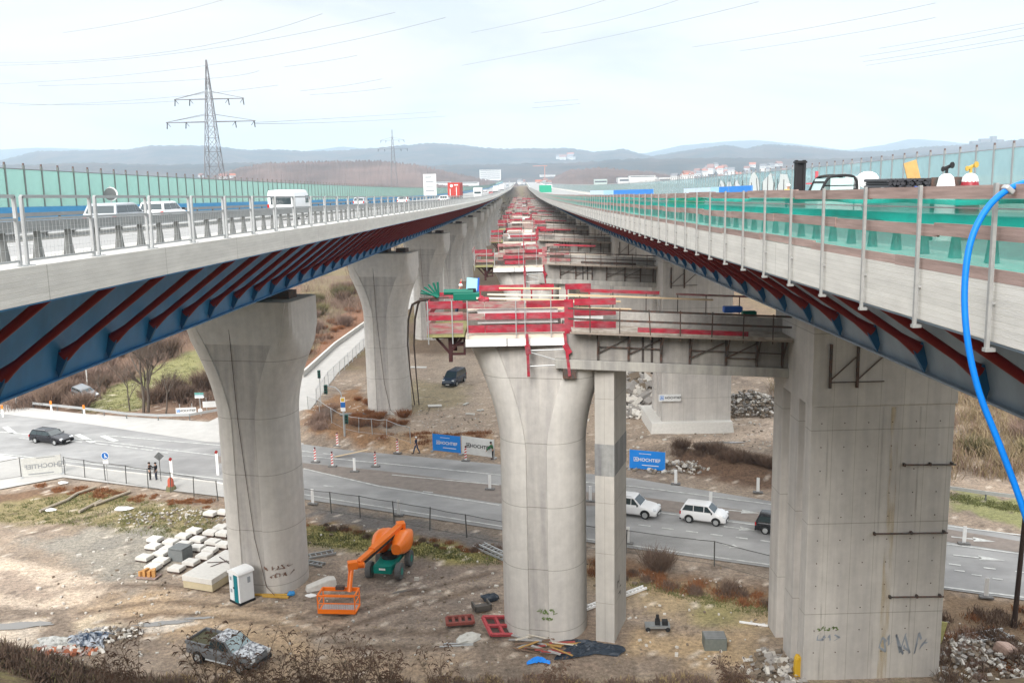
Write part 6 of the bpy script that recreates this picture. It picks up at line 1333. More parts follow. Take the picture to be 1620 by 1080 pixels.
# blue hose hung over the timber fence
def bez(pts, n=40):
    out = []; P_ = [Vector(p) for p in pts]; P_ = [P_[0]] + P_ + [P_[-1]]
    for i in range(1, len(P_) - 2):
        for k in range(n):
            t = k / n; a, b_, c, d = P_[i - 1:i + 3]; out.append(.5 * ((2 * b_) + (-a + c) * t + (2 * a - 5 * b_ + 4 * c - d) * t * t + (-a + 3 * b_ - 3 * c + d) * t ** 3))
    out.append(P_[-2]); return out
hp = [AY(1700, 262, 12.3), AY(1640, 283, 12.2), AY(1595, 300, 12.1), AY(1560, 332, 12.0), AY(1535, 385, 11.9), AY(1526, 460, 11.8), AY(1531, 540, 11.7), AY(1549, 620, 11.6), AY(1580, 700, 11.5), AY(1612, 785, 11.4), AY(1650, 900, 11.3)]
hs = thing('blue_hose', 'thick bright blue hose arching over the timber fence at the right edge', 'hose'); b = MB(); b.tube(bez(hp, 10), .042, 12); b.build('hose', mat('hose_blue', (.0, .17, .62), .5, var=.12, scale=6), hs, smooth=True)
c_ = Vector(hp[2]); b = MB(); b.box(c_, (.14, .14, .07), rot=(0, .7, 0)); b.build('hose_clamp', GALV, hs, bevel=.02)

# ================================================================ THINGS ON THE RIGHT DECK
def rd_(x, Xw): Y = Xw / ((x - 825) / FPX); return (Xw, Y, dz(Y) - .40)
fk = thing('forklift', 'forklift whose tall black mast rises above the timber fence', 'forklift', rd_(1273, 13.0), rad(95))
for s_ in (1, -1): b = MB(); b.box((1.2, s_ * .19, 1.6), (.16, .12, 2.95)); b.build('mast_rail', BLACK, fk)
b = MB(); b.box((1.22, 0, 1.55), (.06, .3, 3.0)); b.box((1.2, 0, 2.98), (.3, .55, .08)); b.build('mast_plate', BLACK, fk)
b = MB(); b.box((0, 0, .7), (2.1, 1.15, .85)); b.build('body', REDF, fk, bevel=.08)
for x in (-.7, .75):
    for s_ in (1, -1): b = MB(); b.tube([(x, s_ * .45, .33), (x, s_ * .65, .33)], .33, 14); b.build('wheel', BLACK, fk)
b = MB(); b.box((.6, -.55, 1.9), (.1, .1, 1.3)); b.box((.9, -.45, 2.0), (.12, .5, .06)); b.build('lift_hose_guide', mat('pinkish_red', (.6, .1, .12), .5), fk)
tr = thing('white_site_truck', 'small white site truck with dark framed cab behind the timber fence', 'truck', rd_(1338, 13.2), rad(180)); tr.location.z += .12
b = MB(); b.box((-.9, 0, .95), (2.3, 1.6, .8)); b.build('load_body', WHITE, tr, bevel=.06); b = MB(); b.box((.85, 0, .85), (1.5, 1.6, .9)); b.build('cab_body', WHITE, tr, bevel=.06)
b = MB()
for s_ in (1, -1):
    b.tube(bez([(1.55, s_ * .75, 1.3), (1.25, s_ * .72, 1.95), (.95, s_ * .7, 2.12), (.3, s_ * .7, 2.12), (.08, s_ * .74, 1.9), (.05, s_ * .75, 1.3)], 5), .055, 8); b.beam((1.3, s_ * .73, 1.75), (.1, s_ * .73, 1.75), .04, .04)
for x, z_ in ((.95, 2.12), (.3, 2.12), (.08, 1.6), (1.3, 1.9)): b.beam((x, -.72, z_), (x, .72, z_), .07, .06)
b.build('cab_frame', BLACK, tr, smooth=True); b = MB(); b.box((.65, 0, 2.13), (.8, 1.4, .04)); b.build('cab_roof', DARKST, tr)
b = MB(); b.box((.65, 0, 1.42), (1.6, 1.62, .3)); b.box((-.02, 0, 1.75), (.08, 1.5, .7)); b.build('cab_sill', WHITE, tr, bevel=.03)
GLP = mat('pale_cab_glass', (.55, .72, .70), .1, alpha=.75); b = MB(); b.box((.65, -.74, 1.7), (.9, .02, .7)); b.box((.65, .74, 1.7), (.9, .02, .7)); b.box((1.36, 0, 1.7), (.02, 1.3, .7), rot=(0, -.35, 0)); b.build('cab_glass', GLP, tr)
b = MB(); b.sphere((-.62, 0, 1.95), .42, 14, 8, sc=(1.05, 1.0, .8)); b.build('white_tank', WHITE, tr, smooth=True)
for x in (-1.2, 1.0):
    for s_ in (1, -1): b = MB(); b.tube([(x, s_ * .6, .38), (x, s_ * .85, .38)], .38, 14); b.build('wheel', BLACK, tr)
ps = thing('steel_tube_stack', 'stack of dark steel tubes showing their round ends above the timber fence', 'tube stack', rd_(1412, 12.5), rad(0))
tb = MB(); tb.tube([(0, -1.0, 0), (0, 1.0, 0)], .055, 10); tb = tb.build('steel_tube', mat('dark_tube', (.04, .04, .045), .5))
fi = True
for r_ in range(5):
    for i in range(13 - r_ % 2):
        x = -.78 + i * .125 + (r_ % 2) * .06; z_ = 1.55 + r_ * .105
        if fi: o = tb; par(o, ps); fi = False
        else: o = copy_tree(tb, ps)
        o.location = (x, random.uniform(-.1, .1), z_)
b = MB(); b.box((0, 0, .72), (1.9, 1.4, 1.45)); b.build('rack', GALV, ps); b = MB(); b.beam((-.95, -1, .9), (-.95, -1, 1.75), .07, .07, up=(0, 1, 0)); b.beam((-1.6, -1, 1.15), (-.9, -1, 1.15), .06, .06); b.beam((-1.6, -1, 1.35), (-.9, -1, 1.35), .06, .06); b.build('rack_post', GALV, ps)
b = MB(); b.sphere((0, 0, 0), .24, 8, 6, sc=(1.3, .8, .8), jit=.2); r_ = rd_(1437, 12.3); tag(b.build('blue_cloth_roll', mat('crate_blue', (.03, .13, .5), .5), loc=(r_[0], r_[1], r_[2] + 1.55)), 'small blue roll right of the dark tube ends', 'roll')
r_ = rd_(1441, 13.0); b = MB(); b.box((0, 0, 1.25), (.42, .04, 2.3), rot=(0, -.28, 0)); b.box((.1, 0, 1.25), (.08, .05, 2.2), rot=(0, -.28, 0)); tag(b.build('plywood_board', mat('yellow_plywood', (.55, .35, .13), .7, var=.2), loc=(r_[0], r_[1], r_[2] + .2)), 'yellow plywood board leaning upright behind the tube stack', 'board')
gb = thing('gas_bottle_trolley', 'white and dark red gas bottles with brass valves above the timber fence', 'gas bottles', rd_(1502, 11.5), 0); gb.scale = (.95, .95, 1.4)
for x, m_ in ((-.33, WHITE), (.33, mat('bottle_maroon', (.25, .02, .03), .4))):
    b = MB(); b.tube([(x, 0, .2), (x, 0, 1.15), (x, 0, 1.35), (x, 0, 1.45)], [.27, .27, .2, .08], 14); o = b.build('gas_bottle', m_, gb, smooth=True, auto=50)
    b = MB(); b.sphere((x, 0, 1.32), .22, 12, 6, sc=(1, 1, .7)); par(b.build('bottle_shoulder', WHITE, None, smooth=True), o)
    b = MB(); b.box((x, 0, 1.5), (.06, .06, .14)); b.tube([(x - .12, 0, 1.54), (x + .08, 0, 1.6)], .035, 8); b.tube([(x + .1, -.06, 1.62), (x + .1, -.12, 1.62)], .06, 10); b.tube([(x - .14, -.06, 1.55), (x - .14, -.1, 1.55)], .05, 10); par(b.build('valve', BLACK if x < 0 else mat('brass', (.45, .30, .06), .4)), o)
b = MB(); b.box((0, .3, .7), (1.2, .06, 1.4)); b.build('trolley_frame', DARKST, gb)
def longb(label, x0, x1, Xw, h, z0, segs):
    A, B_ = rd_(x0, Xw), rd_(x1, Xw * .93); A = Vector(A); B_ = Vector(B_); t = thing('long_banner', label, 'banner', tuple(A)); d = B_ - A
    for f0, f1, m_ in segs: b_ = MB(); b_.beam(d * f0 + Vector((0, 0, z0)), d * f1 + Vector((0, 0, z0)), .05, h); b_.build('banner_field', m_, t)
    for k in range(5): b_ = MB(); b_.beam(d * (k / 4) + Vector((0, .1, 0)), d * (k / 4) + Vector((0, .1, z0 + h / 2)), .05, .05, up=(0, 1, 0)); b_.build('banner_post', GALV, t)
    return t
LBL = mat('banner_pale_blue', (.42, .66, .86), .6, var=.1); LBW = mat('banner_bluish_white', (.60, .70, .80), .6, var=.1)
longb('long banner, white and pale blue then bright blue, farther one above the timber fence', 932, 1030, 17, 1.15, 1.6, [(0, .36, LBW), (.36, .55, LBL), (.55, 1, BLUEB)])
longb('long banner, white then bright blue, nearer one below the graffiti on the glass wall', 1078, 1184, 17, .75, 1.75, [(0, .5, LBW), (.5, .62, LBL), (.62, 1, BLUEB)])
r_ = rd_(1082, 15); b = MB(); b.sphere((0, 0, .9), .9, 12, 8, sc=(1.9, .8, .8)); tag(b.build('green_tarp_cover', mat('bright_green', (.02, .36, .13), .5), loc=r_), 'small bright green rounded cover between the two long banners', 'cover')
for x, lb in ((855, 'green painted container far off where the right bridge begins to curve up'), ):
    r_ = rd_(862, 12); b = MB(); b.box((0, 0, 2.0), (6, 12, 3.6)); tag(b.build('green_container', mat('bright_green2', (.02, .30, .18), .5), loc=r_, bevel=.1), lb, 'container')
r_ = rd_(868, 20); b = MB(); b.box((0, 0, 2.4), (3, 40, 2.6)); tag(b.build('white_trailer', WHITE, loc=r_, bevel=.1), 'long white trailer far away on the right bridge', 'trailer')
# graffiti sheets painted on the glass wall
for (x, w_, lb, sd) in ((1148, 5.2, 'a', 1), (1208, 5.5, 'b', 2)):
    Y = 25.9 / ((x - 825) / FPX); b = MB(); rn = random.Random(sd)
    for k in range(3):
        yc = Y + (k - 1) * 4.2 * (1 if sd == 1 else 1.4); n_ = 12
        pts = [(25.90, yc + 1.9 * (1.3 if sd == 2 else 1) * math.cos(2 * math.pi * j / n_) * rn.uniform(.7, 1.1), dz(Y) + 1.5 + (1.2 if sd == 1 else 1.7) * math.sin(2 * math.pi * j / n_) * rn.uniform(.75, 1.15)) for j in range(n_)]
        b.add(pts, [tuple(range(n_))])
    o = b.build('wall_graffiti', mat('white_spray', (.62, .64, .62), .7, var=.15)); tag(o, ['rounded pale graffiti on the bluish glass wall left of the tall ones', 'tall white outlined graffiti on the bluish glass wall left of the forklift mast'][sd - 1], 'graffiti')
    q = MB()
    for k in range(7): yy = Y + (k - 3) * 2.0; q.beam((25.88, yy, dz(Y) + .6), (25.88, yy + rn.uniform(-1.2, 1.2), dz(Y) + rn.uniform(2.0, 2.9)), .02, .16)
    q.build('dark_outline', BLACK, o)
# tall white sign on the left deck
sgn = thing('tall_white_sign', 'tall white motorway sign with grey lines standing on the left bridge before the red lorry', 'sign', dk(682, 0, -13.2))
sc_ = sgn.location.y / FPX
b = MB(); b.box((0, 0, 1.6 + 34 * sc_ * .45), (20 * sc_, .12, 33 * sc_)); b.build('sign_board', WHITEB, sgn)
b = MB()
for k, (w_, h_) in enumerate(((10, 1.6), (13, 1.2), (12, 1.2), (14, 1.4))): b.box(((0 if k else -2) * sc_, -.08, 1.6 + (27 - k * 7.0) * sc_), (w_ * sc_, .02, h_ * sc_))
b.build('sign_lines', mat('sign_grey_print', (.2, .22, .24), .6), sgn)
for s_ in (1, -1): b = MB(); b.tube([(s_ * 7 * sc_, .1, 0), (s_ * 7 * sc_, .1, 3.5)], .08, 6); b.build('sign_post', GALV, sgn)
r_ = dk(180, 0, -28.2); rs = thing('round_sign', 'round sign seen from behind against the green noise barrier', 'traffic sign', r_); b = MB(); b.tube([(0, 0, 0), (0, 0, 2.5)], .05, 6); b.build('sign_post', GALV, rs)
b = MB(); b.tube([(0, -.05, 1.95), (0, -.09, 1.95)], .42, 18); b.build('disc', mat('sign_back_grey', (.13, .135, .135), .5), rs); b = MB(); b.tube([(0.05, -.02, 1.95), (.05, -.045, 1.95)], .47, 18); b.build('disc_rim', WHITE, rs)

# ================================================================ PEOPLE
def person(label, loc, rz, top_m, leg_m, pose='stand', head_m=None, helmet=None, h=1.76, lean=0.0):
    t = thing('person', label, 'person', loc, rz); k = h / 1.76
    J = {'pel': (0, 0, .95), 'chest': (lean * .25, 0, 1.28), 'neck': (lean * .45, 0, 1.50), 'head': (lean * .55 + .02, 0, 1.63), 'crown': (lean * .6, 0, 1.74)}
    st = .0 if pose != 'walk' else .28
    for s_, sg_ in (('l', 1), ('r', -1)):
        f_ = st * sg_; J['hip' + s_] = (0, .09 * sg_, .92); J['knee' + s_] = (f_ * .55 + .03, .10 * sg_, .50); J['ank' + s_] = (f_ - (.05 if f_ < 0 else 0), .10 * sg_, .09); J['toe' + s_] = (f_ + .17, .12 * sg_, .03)
        J['sho' + s_] = (lean * .42, .19 * sg_, 1.42)
        if pose == 'reach': J['elb' + s_] = (.22 + lean * .4, .22 * sg_, 1.22); J['wri' + s_] = (.46 + lean * .4, .15 * sg_, 1.18 + (.12 if sg_ > 0 else 0))
        elif pose == 'wave' and sg_ > 0: J['elb' + s_] = (.1, .40, 1.62); J['wri' + s_] = (.12, .48, 1.90)
        elif pose == 'bend': J['elb' + s_] = (.35 + lean * .4, .22 * sg_, 1.12); J['wri' + s_] = (.5 + lean * .4, .18 * sg_, .90)
        else: J['elb' + s_] = (-f_ * .35 + .0, .25 * sg_, 1.14); J['wri' + s_] = (-f_ * .6 + .08, .25 * sg_, .90)
    def skin(nm, chain, radii, m_, parent, sub=1):
        names = []; 
        for c_ in chain:
            for n_ in c_:
                if n_ not in names: names.append(n_)
        me_ = bpy.data.meshes.new(nm); me_.from_pydata([tuple(Vector(J[n_]) * k) for n_ in names], [(names.index(a), names.index(b_)) for c_ in chain for a, b_ in zip(c_[:-1], c_[1:])], [])
        o_ = bpy.data.objects.new(nm, me_); COL.objects.link(o_); md = o_.modifiers.new('s', 'SKIN'); md.use_smooth_shade = True
        sv = me_.skin_vertices[0].data
        for i, n_ in enumerate(names): r_ = radii.get(n_, radii.get(n_[:-1], .05)); r_ = r_ if isinstance(r_, tuple) else (r_, r_); sv[i].radius = (r_[0] * k, r_[1] * k)
        sv[0].use_root = True
        o_.modifiers.new('u', 'SUBSURF').levels = sub; o_.modifiers['u'].render_levels = sub
        bpy.context.view_layer.update(); m2 = bpy.data.meshes.new_from_object(o_.evaluated_get(bpy.context.evaluated_depsgraph_get())); bpy.data.objects.remove(o_)
        m2.name = nm; m2.materials.clear(); m2.materials.append(m_); o2 = bpy.data.objects.new(nm, m2); COL.objects.link(o2); par(o2, parent); return o2
    for s_, sg_ in (('l', 1), ('r', -1)):
        e, w = Vector(J['elb' + s_]), Vector(J['wri' + s_]); d = (w - e).normalized(); sd_ = d.cross(Vector((0, 0, 1))); sd_ = sd_.normalized() if sd_.length > .1 else Vector((0, 1, 0)); J['palm' + s_] = tuple(w + d * .08)
        for i in range(4): a = w + d * .10 + sd_ * (.03 * (i - 1.5) / 1.5); J['f%d%s' % (i, s_)] = tuple(a); J['g%d%s' % (i, s_)] = tuple(a + d * (.045 + .01 * (i in (1, 2))) + Vector((0, 0, -.02)))
        J['th' + s_] = tuple(w + d * .05 + sd_ * .05); J['ti' + s_] = tuple(w + d * .09 + sd_ * .065)
    ch = [['pel', 'chest', 'neck', 'head', 'crown']]
    for s_ in 'lr':
        ch += [['pel', 'hip' + s_, 'knee' + s_, 'ank' + s_, 'toe' + s_], ['chest', 'sho' + s_, 'elb' + s_, 'wri' + s_, 'palm' + s_], ['wri' + s_, 'th' + s_, 'ti' + s_]] + [['palm' + s_, 'f%d%s' % (i, s_), 'g%d%s' % (i, s_)] for i in range(4)]
    rd2 = {'pel': (.13, .10), 'chest': (.14, .10), 'neck': .055, 'head': .095, 'crown': .07, 'hip': .08, 'knee': .055, 'ank': .04, 'toe': .035, 'sho': .06, 'elb': .04, 'wri': .028, 'palm': .03, 'th': .012, 'ti': .009}
    for i in range(4): rd2['f%d' % i] = .010; rd2['g%d' % i] = .008
    skin('body', ch, rd2, head_m or SKIN, t)
    J['waist'] = (lean * .05, 0, 1.0); J['coll'] = (lean * .42, 0, 1.47)
    skin('jacket', [['waist', 'chest', 'coll']] + [['chest', 'sho' + s_, 'elb' + s_, 'wri' + s_] for s_ in 'lr'], {'waist': (.17, .135), 'chest': (.185, .14), 'coll': .09, 'sho': .085, 'elb': .062, 'wri': .048}, top_m, t)
    skin('trousers', [['waist', 'pel']] + [['pel', 'hip' + s_, 'knee' + s_, 'ank' + s_] for s_ in 'lr'], {'waist': (.15, .12), 'pel': (.16, .125), 'hip': .10, 'knee': .075, 'ank': .06}, leg_m, t)
    for s_ in 'lr':
        b_ = MB(); a = Vector(J['ank' + s_]) * k; q_ = Vector(J['toe' + s_]) * k; b_.beam(a + Vector((-.06, 0, -.045)), q_ + Vector((.05, 0, .0)), .10, .09); b_.build('shoe', BLACK, t, bevel=.03)
    hc = Vector(J['crown']) * k
    b_ = MB(); b_.sphere(hc - Vector((.0, 0, .03)), .115, 12, 8, sc=(1.1, .95, .8)); b_.build('helmet' if helmet else 'hair', helmet or mat('dark_hair', (.02, .015, .012), .8), t, smooth=True)
    fc = Vector(J['head']) * k; b_ = MB(); b_.sphere(fc + Vector((.10, 0, -.01)), .018, 6, 4)
    for s_ in (1, -1): b_.sphere(fc + Vector((.0, s_ * .095, -.0)), .022, 6, 4, sc=(.7, .5, 1.2))
    b_.build('nose_and_ears', head_m or SKIN, t)
    b_ = MB()
    for s_ in (1, -1): b_.sphere(fc + Vector((.085, s_ * .035, .025)), .012, 6, 4)
    b_.box(fc + Vector((.092, 0, -.045)), (.012, .045, .01)); b_.build('eyes_and_mouth', mat('dark_features', (.05, .02, .02), .6), t)
    return t
CB = mat('black_cloth', (.015, .015, .018), .9); CN = mat('navy_cloth', (.02, .03, .06), .9); CJ = mat('jeans_cloth', (.04, .07, .13), .9); CG = mat('green_cloth', (.03, .12, .05), .9); CRD = mat('red_cloth', (.50, .03, .03), .8); CO = mat('hi_vis_cloth', (.65, .60, .05), .8)
person('person in black reaching towards the other one beside the fence, left of the pair', g3(238, 760), 0.1, CB, CB, 'reach', h=1.8)
person('person in dark clothes standing closest to the grey diamond sign', g3(248, 760), math.pi, CB, CN, 'stand', h=1.78)
person('person walking along the far road edge in a dark jacket, jeans and white helmet', (*G(659, 718), .07), math.pi * .95, CN, CJ, 'walk', helmet=WHITE)
person('person in dark green standing at the right end of the white banner', (*G(780, 727), .07), math.pi, CG, CB, 'bend', lean=.3)
person('person in red jacket and white helmet working on the nearest side platform', (-3.95, 53.4, 19.5), rad(-20), CRD, CJ, 'wave', helmet=WHITE, lean=.5)
person('person in yellow vest on the right bridge beside the white graffiti', (15.0, 15 / ((1240 - 825) / FPX), dz(52) - .1), rad(-90), CO, CN, 'stand', helmet=WHITE)
# ================================================================ VEGETATION
def twigbush(name, m_, n, h, r, seed, w=.02, droop=.15, seg=2, base=.25):
    rn = random.Random(seed); b = MB()
    for i in range(n):
        a = rn.random() * 6.283; rr = r * base * rn.random(); x, y = rr * math.cos(a), rr * math.sin(a); z = 0
        if rn.random() < .6: k = rn.uniform(.15, .75); a2 = rn.random() * 6.283; x += math.cos(a2) * r * k * .7; y += math.sin(a2) * r * k * .7; z = h * k * rn.uniform(.2, .8)
        L_ = h * rn.uniform(.35, .9) * (1 - z / h * .5); out = rn.uniform(.1, .8); d = Vector((math.cos(a) * out, math.sin(a) * out, 1)).normalized()
        p = Vector((x, y, z)); ww = w * rn.uniform(.6, 1.3); sd_ = d.cross(Vector((rn.random() - .5, rn.random() - .5, 0))).normalized() * ww
        q1 = p + d * L_ * .5 + Vector((rn.uniform(-.1, .1), rn.uniform(-.1, .1), 0)) * h * .4; q2 = p + d * L_ + Vector((math.cos(a), math.sin(a), -1)) * L_ * droop * rn.random() + Vector((rn.uniform(-.1, .1), rn.uniform(-.1, .1), 0)) * h * .5
        b.add([p - sd_, p + sd_, q1 + sd_ * .8, q1 - sd_ * .8, q2], [(0, 1, 2, 3), (3, 2, 4)])
    return b.build(name, m_)
def bare_tree(name, label, loc, h, seed, spread=.55, lv=5, trunks=1, r0=.22):
    rn = random.Random(seed); t = thing(name, label, 'tree', loc); bt = MB(); bc_ = MB()
    def grow(p, d, L_, r_, k):
        n_ = 3; pts = [p]; dd = d
        for i in range(n_): dd = (dd + Vector((rn.uniform(-1, 1), rn.uniform(-1, 1), rn.uniform(-.3, .7))) * .16).normalized(); pts.append(pts[-1] + dd * L_ / n_)
        rs = [r_ * (1 - .35 * i / n_) for i in range(n_ + 1)]
        (bt if k >= lv - 1 else bc_).tube(pts, rs, 6 if k >= lv - 1 else (4 if k > 1 else 3), caps=False)
        if k == 0: return
        for i in range(rn.randint(3, 4)):
            s_ = rn.uniform(.35, 1); q_ = pts[0].lerp(pts[-1], s_) if s_ < .95 else pts[-1]; j = min(int(s_ * n_), n_ - 1); q_ = pts[j].lerp(pts[j + 1], s_ * n_ - j)
            a = rn.random() * 6.283; nd = (dd + Vector((math.cos(a), math.sin(a), rn.uniform(-.1, .6))) * rn.uniform(spread * .7, spread * 1.5)).normalized(); grow(q_, nd, L_ * rn.uniform(.5, .72), r_ * .55, k - 1)
    for i in range(trunks): grow(Vector((i * .5 - (trunks - 1) * .25, rn.uniform(-.2, .2), -.1)), Vector((rn.uniform(-.15, .15) * trunks, 0, 1)).normalized(), h * .42, r0 * rn.uniform(.8, 1), lv)
    bt.build('trunk', BARK, t); bc_.build('crown', mat('branch_bark', (.13, .10, .08), .95, var=.2), t); return t
def gz(x, y): return float(gh(np.array([x]), np.array([y]))[0])
def at(px, py): x, y = G(px, py); return (x, y, gz(x, y))
TB = bare_tree('bare_tree', 'largest bare tree standing behind the guard rail left of the left pier', at(231, 652), 13, 3, trunks=2)
bare_tree('bare_tree', 'slim bare tree right of the largest one behind the white board', at(262, 655), 7, 5, lv=4, r0=.12)
bare_tree('bare_tree', 'slim bare tree left of the largest one', at(205, 650), 8, 6, lv=4, r0=.12)
bare_tree('bare_tree', 'small bare tree near the wreck in the scrub', at(160, 630), 6, 16, lv=4, r0=.1)
bare_tree('bare_tree', 'pale bare tree between the first two left piers', (-50, 196, gz(-50, 196)), 12, 7, lv=5, r0=.2)
bare_tree('bare_tree', 'second pale bare tree between the first two left piers, nearer the side road', (-40, 232, gz(-40, 232)), 12, 8, lv=5, r0=.2)
bare_tree('bare_tree', 'bare tree far up the slope behind the left pier', (-62, 175, gz(-62, 175)), 11, 9, lv=5, r0=.2)
bare_tree('bare_tree', 'bare tree at the far end of the side road', (-41, 300, gz(-41, 300)), 13, 10, lv=5, r0=.2)
rn = random.Random(5)
VAR = {'a': [twigbush('bare_bush', TWIG, 1400, 2.2, 1.8, 1, .018), twigbush('bare_bush', TWIGP, 1400, 2.0, 1.9, 2, .018), twigbush('bare_bush', TWIGO, 1400, 2.1, 1.8, 3, .02), twigbush('bare_bush', TWIGR, 1000, 1.0, 1.5, 4, .02), twigbush('tall_reed_bush', TWIGY, 1500, 2.6, 1.6, 5, .02, droop=.05)]}
used_ = set()
SMALL = {}
def bush(var, loc, s_, label, group, name=None):
    if s_ < .62 and group: SMALL.setdefault(var, []).append((loc[0], loc[1], s_)); return
    p_ = VAR['a'][var]
    if var in used_: o = p_.copy(); COL.objects.link(o)
    else: o = p_; used_.add(var)
    if name: o.name = name
    o.location = loc; o.rotation_euler.z = rn.random() * 6; o.scale = (s_, s_, s_ * rn.uniform(.8, 1.1)); return tag(o, label, 'bush', group)
# scrub on the slope left of the bridge; a solid mass, so the far part is one stuff object
LB_ = 'brown leafless bush of the thicket on the slope left of the pale side road'
cnt = 0
for i in range(1400):
    if cnt >= 185: break
    px, py = rn.uniform(-60, 620), rn.uniform(432, 656)
    x, y = G(px, py)
    xr = -31.5 - 3.5
    if x > xr or y < 112: continue
    if inside(np.array([px]), np.array([py]), [(125, 655), (150, 625), (220, 590), (290, 555), (345, 545), (345, 600), (260, 620), (215, 650)])[0]: continue
    g_ = fbm(np.array([x * .06]), np.array([y * .06]), 50)[0]; var = 0 if g_ > .52 else 1
    if y > 160 and rn.random() < .12: var = 2
    bush(var, (x, y, gz(x, y)), rn.uniform(.8, 1.7) * (1 + (y - 110) / 250), LB_ if var == 0 else ('pinkish ' + LB_[6:] if var == 1 else 'olive ' + LB_[6:]), 'bushes of the thicket left of the side road'); cnt += 1
pts = []
for i in range(900):
    px, py = rn.uniform(-60, 620), rn.uniform(430, 656); x, y = G(px, py)
    if x > -36 or y < 113 or inside(np.array([px]), np.array([py]), [(125, 655), (150, 625), (220, 590), (290, 555), (345, 545), (345, 600), (260, 620), (215, 650)])[0]: continue
    pts.append((x, y, rn.uniform(.8, 1.5) * (1 + (y - 110) / 200)))
THK = pts
# low rusty bushes along the side road and on the corner bank
for i in range(70):
    f_ = rn.random();
    if i < 34: x, y = -36.5 + rn.uniform(-2.5, 1.5), 118 + f_ * 90; lb = 'rust coloured low bush along the left edge of the pale side road'; v_ = 3
    elif i < 52: x, y = G(*[(490 + f_ * 90, 655 + f_ * 35)][0]); y += rn.uniform(0, 8); x += rn.uniform(0, 4); lb = 'rusty low bush on the corner bank inside the mesh fence'; v_ = 3
    else: x, y = G(480 + f_ * 40, 700 - rn.random() * 60); lb = 'greyish pink bush at the corner of the pale side road'; v_ = 1; x = max(x, -24)
    bush(v_, (x, y, gz(x, y)), rn.uniform(.6, 1.1) if v_ == 3 else .6, lb, lb.replace('bush', 'bushes'))
# brown mat on the bank below the yard
for i in range(26):
    f_ = rn.random(); x, y = G(600 + f_ * 180, 708 - rn.random() * 18); bush(3, (x, y, gz(x, y)), rn.uniform(.35, .6), 'tiny dry bush on the brown bank left of the blue banner', 'tiny dry bushes on the brown bank')
for i in range(34):
    f_ = rn.random(); x, y = G(1065 + f_ * 260, 728 + f_ * 50 - rn.random() * 10); bush(0, (x, y, gz(x, y)), rn.uniform(.45, .75), 'dark low bush on the bank behind the road right of the blue banner', 'dark low bushes on the bank')
# right side scrub
for i in range(54):
    x, y = rn.uniform(34, 62), rn.uniform(82, 125)
    bush(rn.choice([4, 2, 1, 0, 2]), (x, y, gz(x, y)), rn.uniform(1.0, 1.9), 'straw coloured tall scrub bush behind the guard rail at the far right', 'tall scrub bushes at the far right')
# verge along near fence
for i in range(44):
    f_ = rn.random(); px = 930 + f_ * 310; x, y = G(px, 880 + f_ * 62 + rn.uniform(6, 26)); bush(rn.choice([0, 3, 3]), (x, y, 0), rn.uniform(.28, .55), 'small dark bush on the verge between the square column and the slab pier', 'small bushes on the near verge')
b_ = bush(0, (*G(1042, 902), 0), .95, 'bare shrub with upright stems behind the chain link fence right of the square column', None)
for i in range(50):
    f_ = rn.random(); px = 60 + f_ * 285; x, y = G(px, 764 + f_ * 30 + rn.uniform(0, 12)); bush(3, (x, y, 0), rn.uniform(.2, .4), 'small rusty bush on the brown verge left of the left pier', 'small rusty bushes on the left verge')
for i in range(36):
    f_ = rn.random(); px = 480 + f_ * 320; x, y = G(px, 826 + f_ * 44 + rn.uniform(0, 12)); bush(rn.choice([0, 3]), (x, y, 0), rn.uniform(.15, .34), 'small dry bush on the verge between the two nearest tulip piers', 'small bushes on the middle verge')
for i in range(46):
    px = rn.uniform(1480, 1680); x, y = G(px, rn.uniform(960, 1080)); bush(rn.choice([0, 3, 1]), (x, y, gz(x, y)), rn.uniform(.3, .6), 'small brown bush on the waste ground right of the slab pier', 'small bushes right of the slab pier')
#FT, lower left) and along the bottom
def clumps(name, label, pts, m_, n, h, r, seed, w=.015):
    rn_ = random.Random(seed); b = MB()
    for x, y, s_ in pts:
        z0 = gz(x, y)
        for i in range(n):
            a = rn_.random() * 6.283; rr = r * s_ * rn_.random(); p = Vector((x + rr * math.cos(a), y + rr * math.sin(a), z0)); L_ = h * s_ * rn_.uniform(.3, 1); d = Vector((rn_.uniform(-.6, .6), rn_.uniform(-.6, .6), 1)).normalized(); sd_ = Vector((rn_.uniform(-1, 1), rn_.uniform(-1, 1), .2)).normalized() * w * rn_.uniform(.6, 1.6)
            q = p + d * L_ * .6; e = q + (d + Vector((rn_.uniform(-.6, .6), rn_.uniform(-.6, .6), -.3))) * L_ * .4; b.add([p - sd_, p + sd_, q + sd_, q - sd_, e], [(0, 1, 2, 3), (3, 2, 4)])
    return stuff(b.build(name, m_), label, 'undergrowth')
pts = []
for i in range(300):
    px = rn.uniform(-40, 300); py = 1016 + max(0, px) * .26 + rn.uniform(0, 80); x, y = G(px, py); y = min(y, 52.5); pts.append((x, y - 1.0, rn.uniform(.7, 1.25)))
clumps('bramble_thicket', 'dark bramble thicket filling the lower left corner', pts, TWIG, 110, 1.05, 1.0, 3, .022)
clumps('bramble_thicket', 'olive stems mixed in the lower left bramble thicket', pts[::2], TWIGO, 60, .8, 1.0, 4, .022)
pts = [];
for i in range(170): px = rn.uniform(230, 1240); x, y = G(px, rn.uniform(1066, 1100)); pts.append((x, y - .6, rn.uniform(.35, .8)))
clumps('dry_undergrowth', 'dry brown undergrowth along the bottom of the picture', pts, TWIGP, 80, .9, .9, 5, .018)
clumps('dry_undergrowth', 'straw coloured grass along the bottom of the picture', pts[::2], TWIGY, 90, .75, .9, 6, .014)
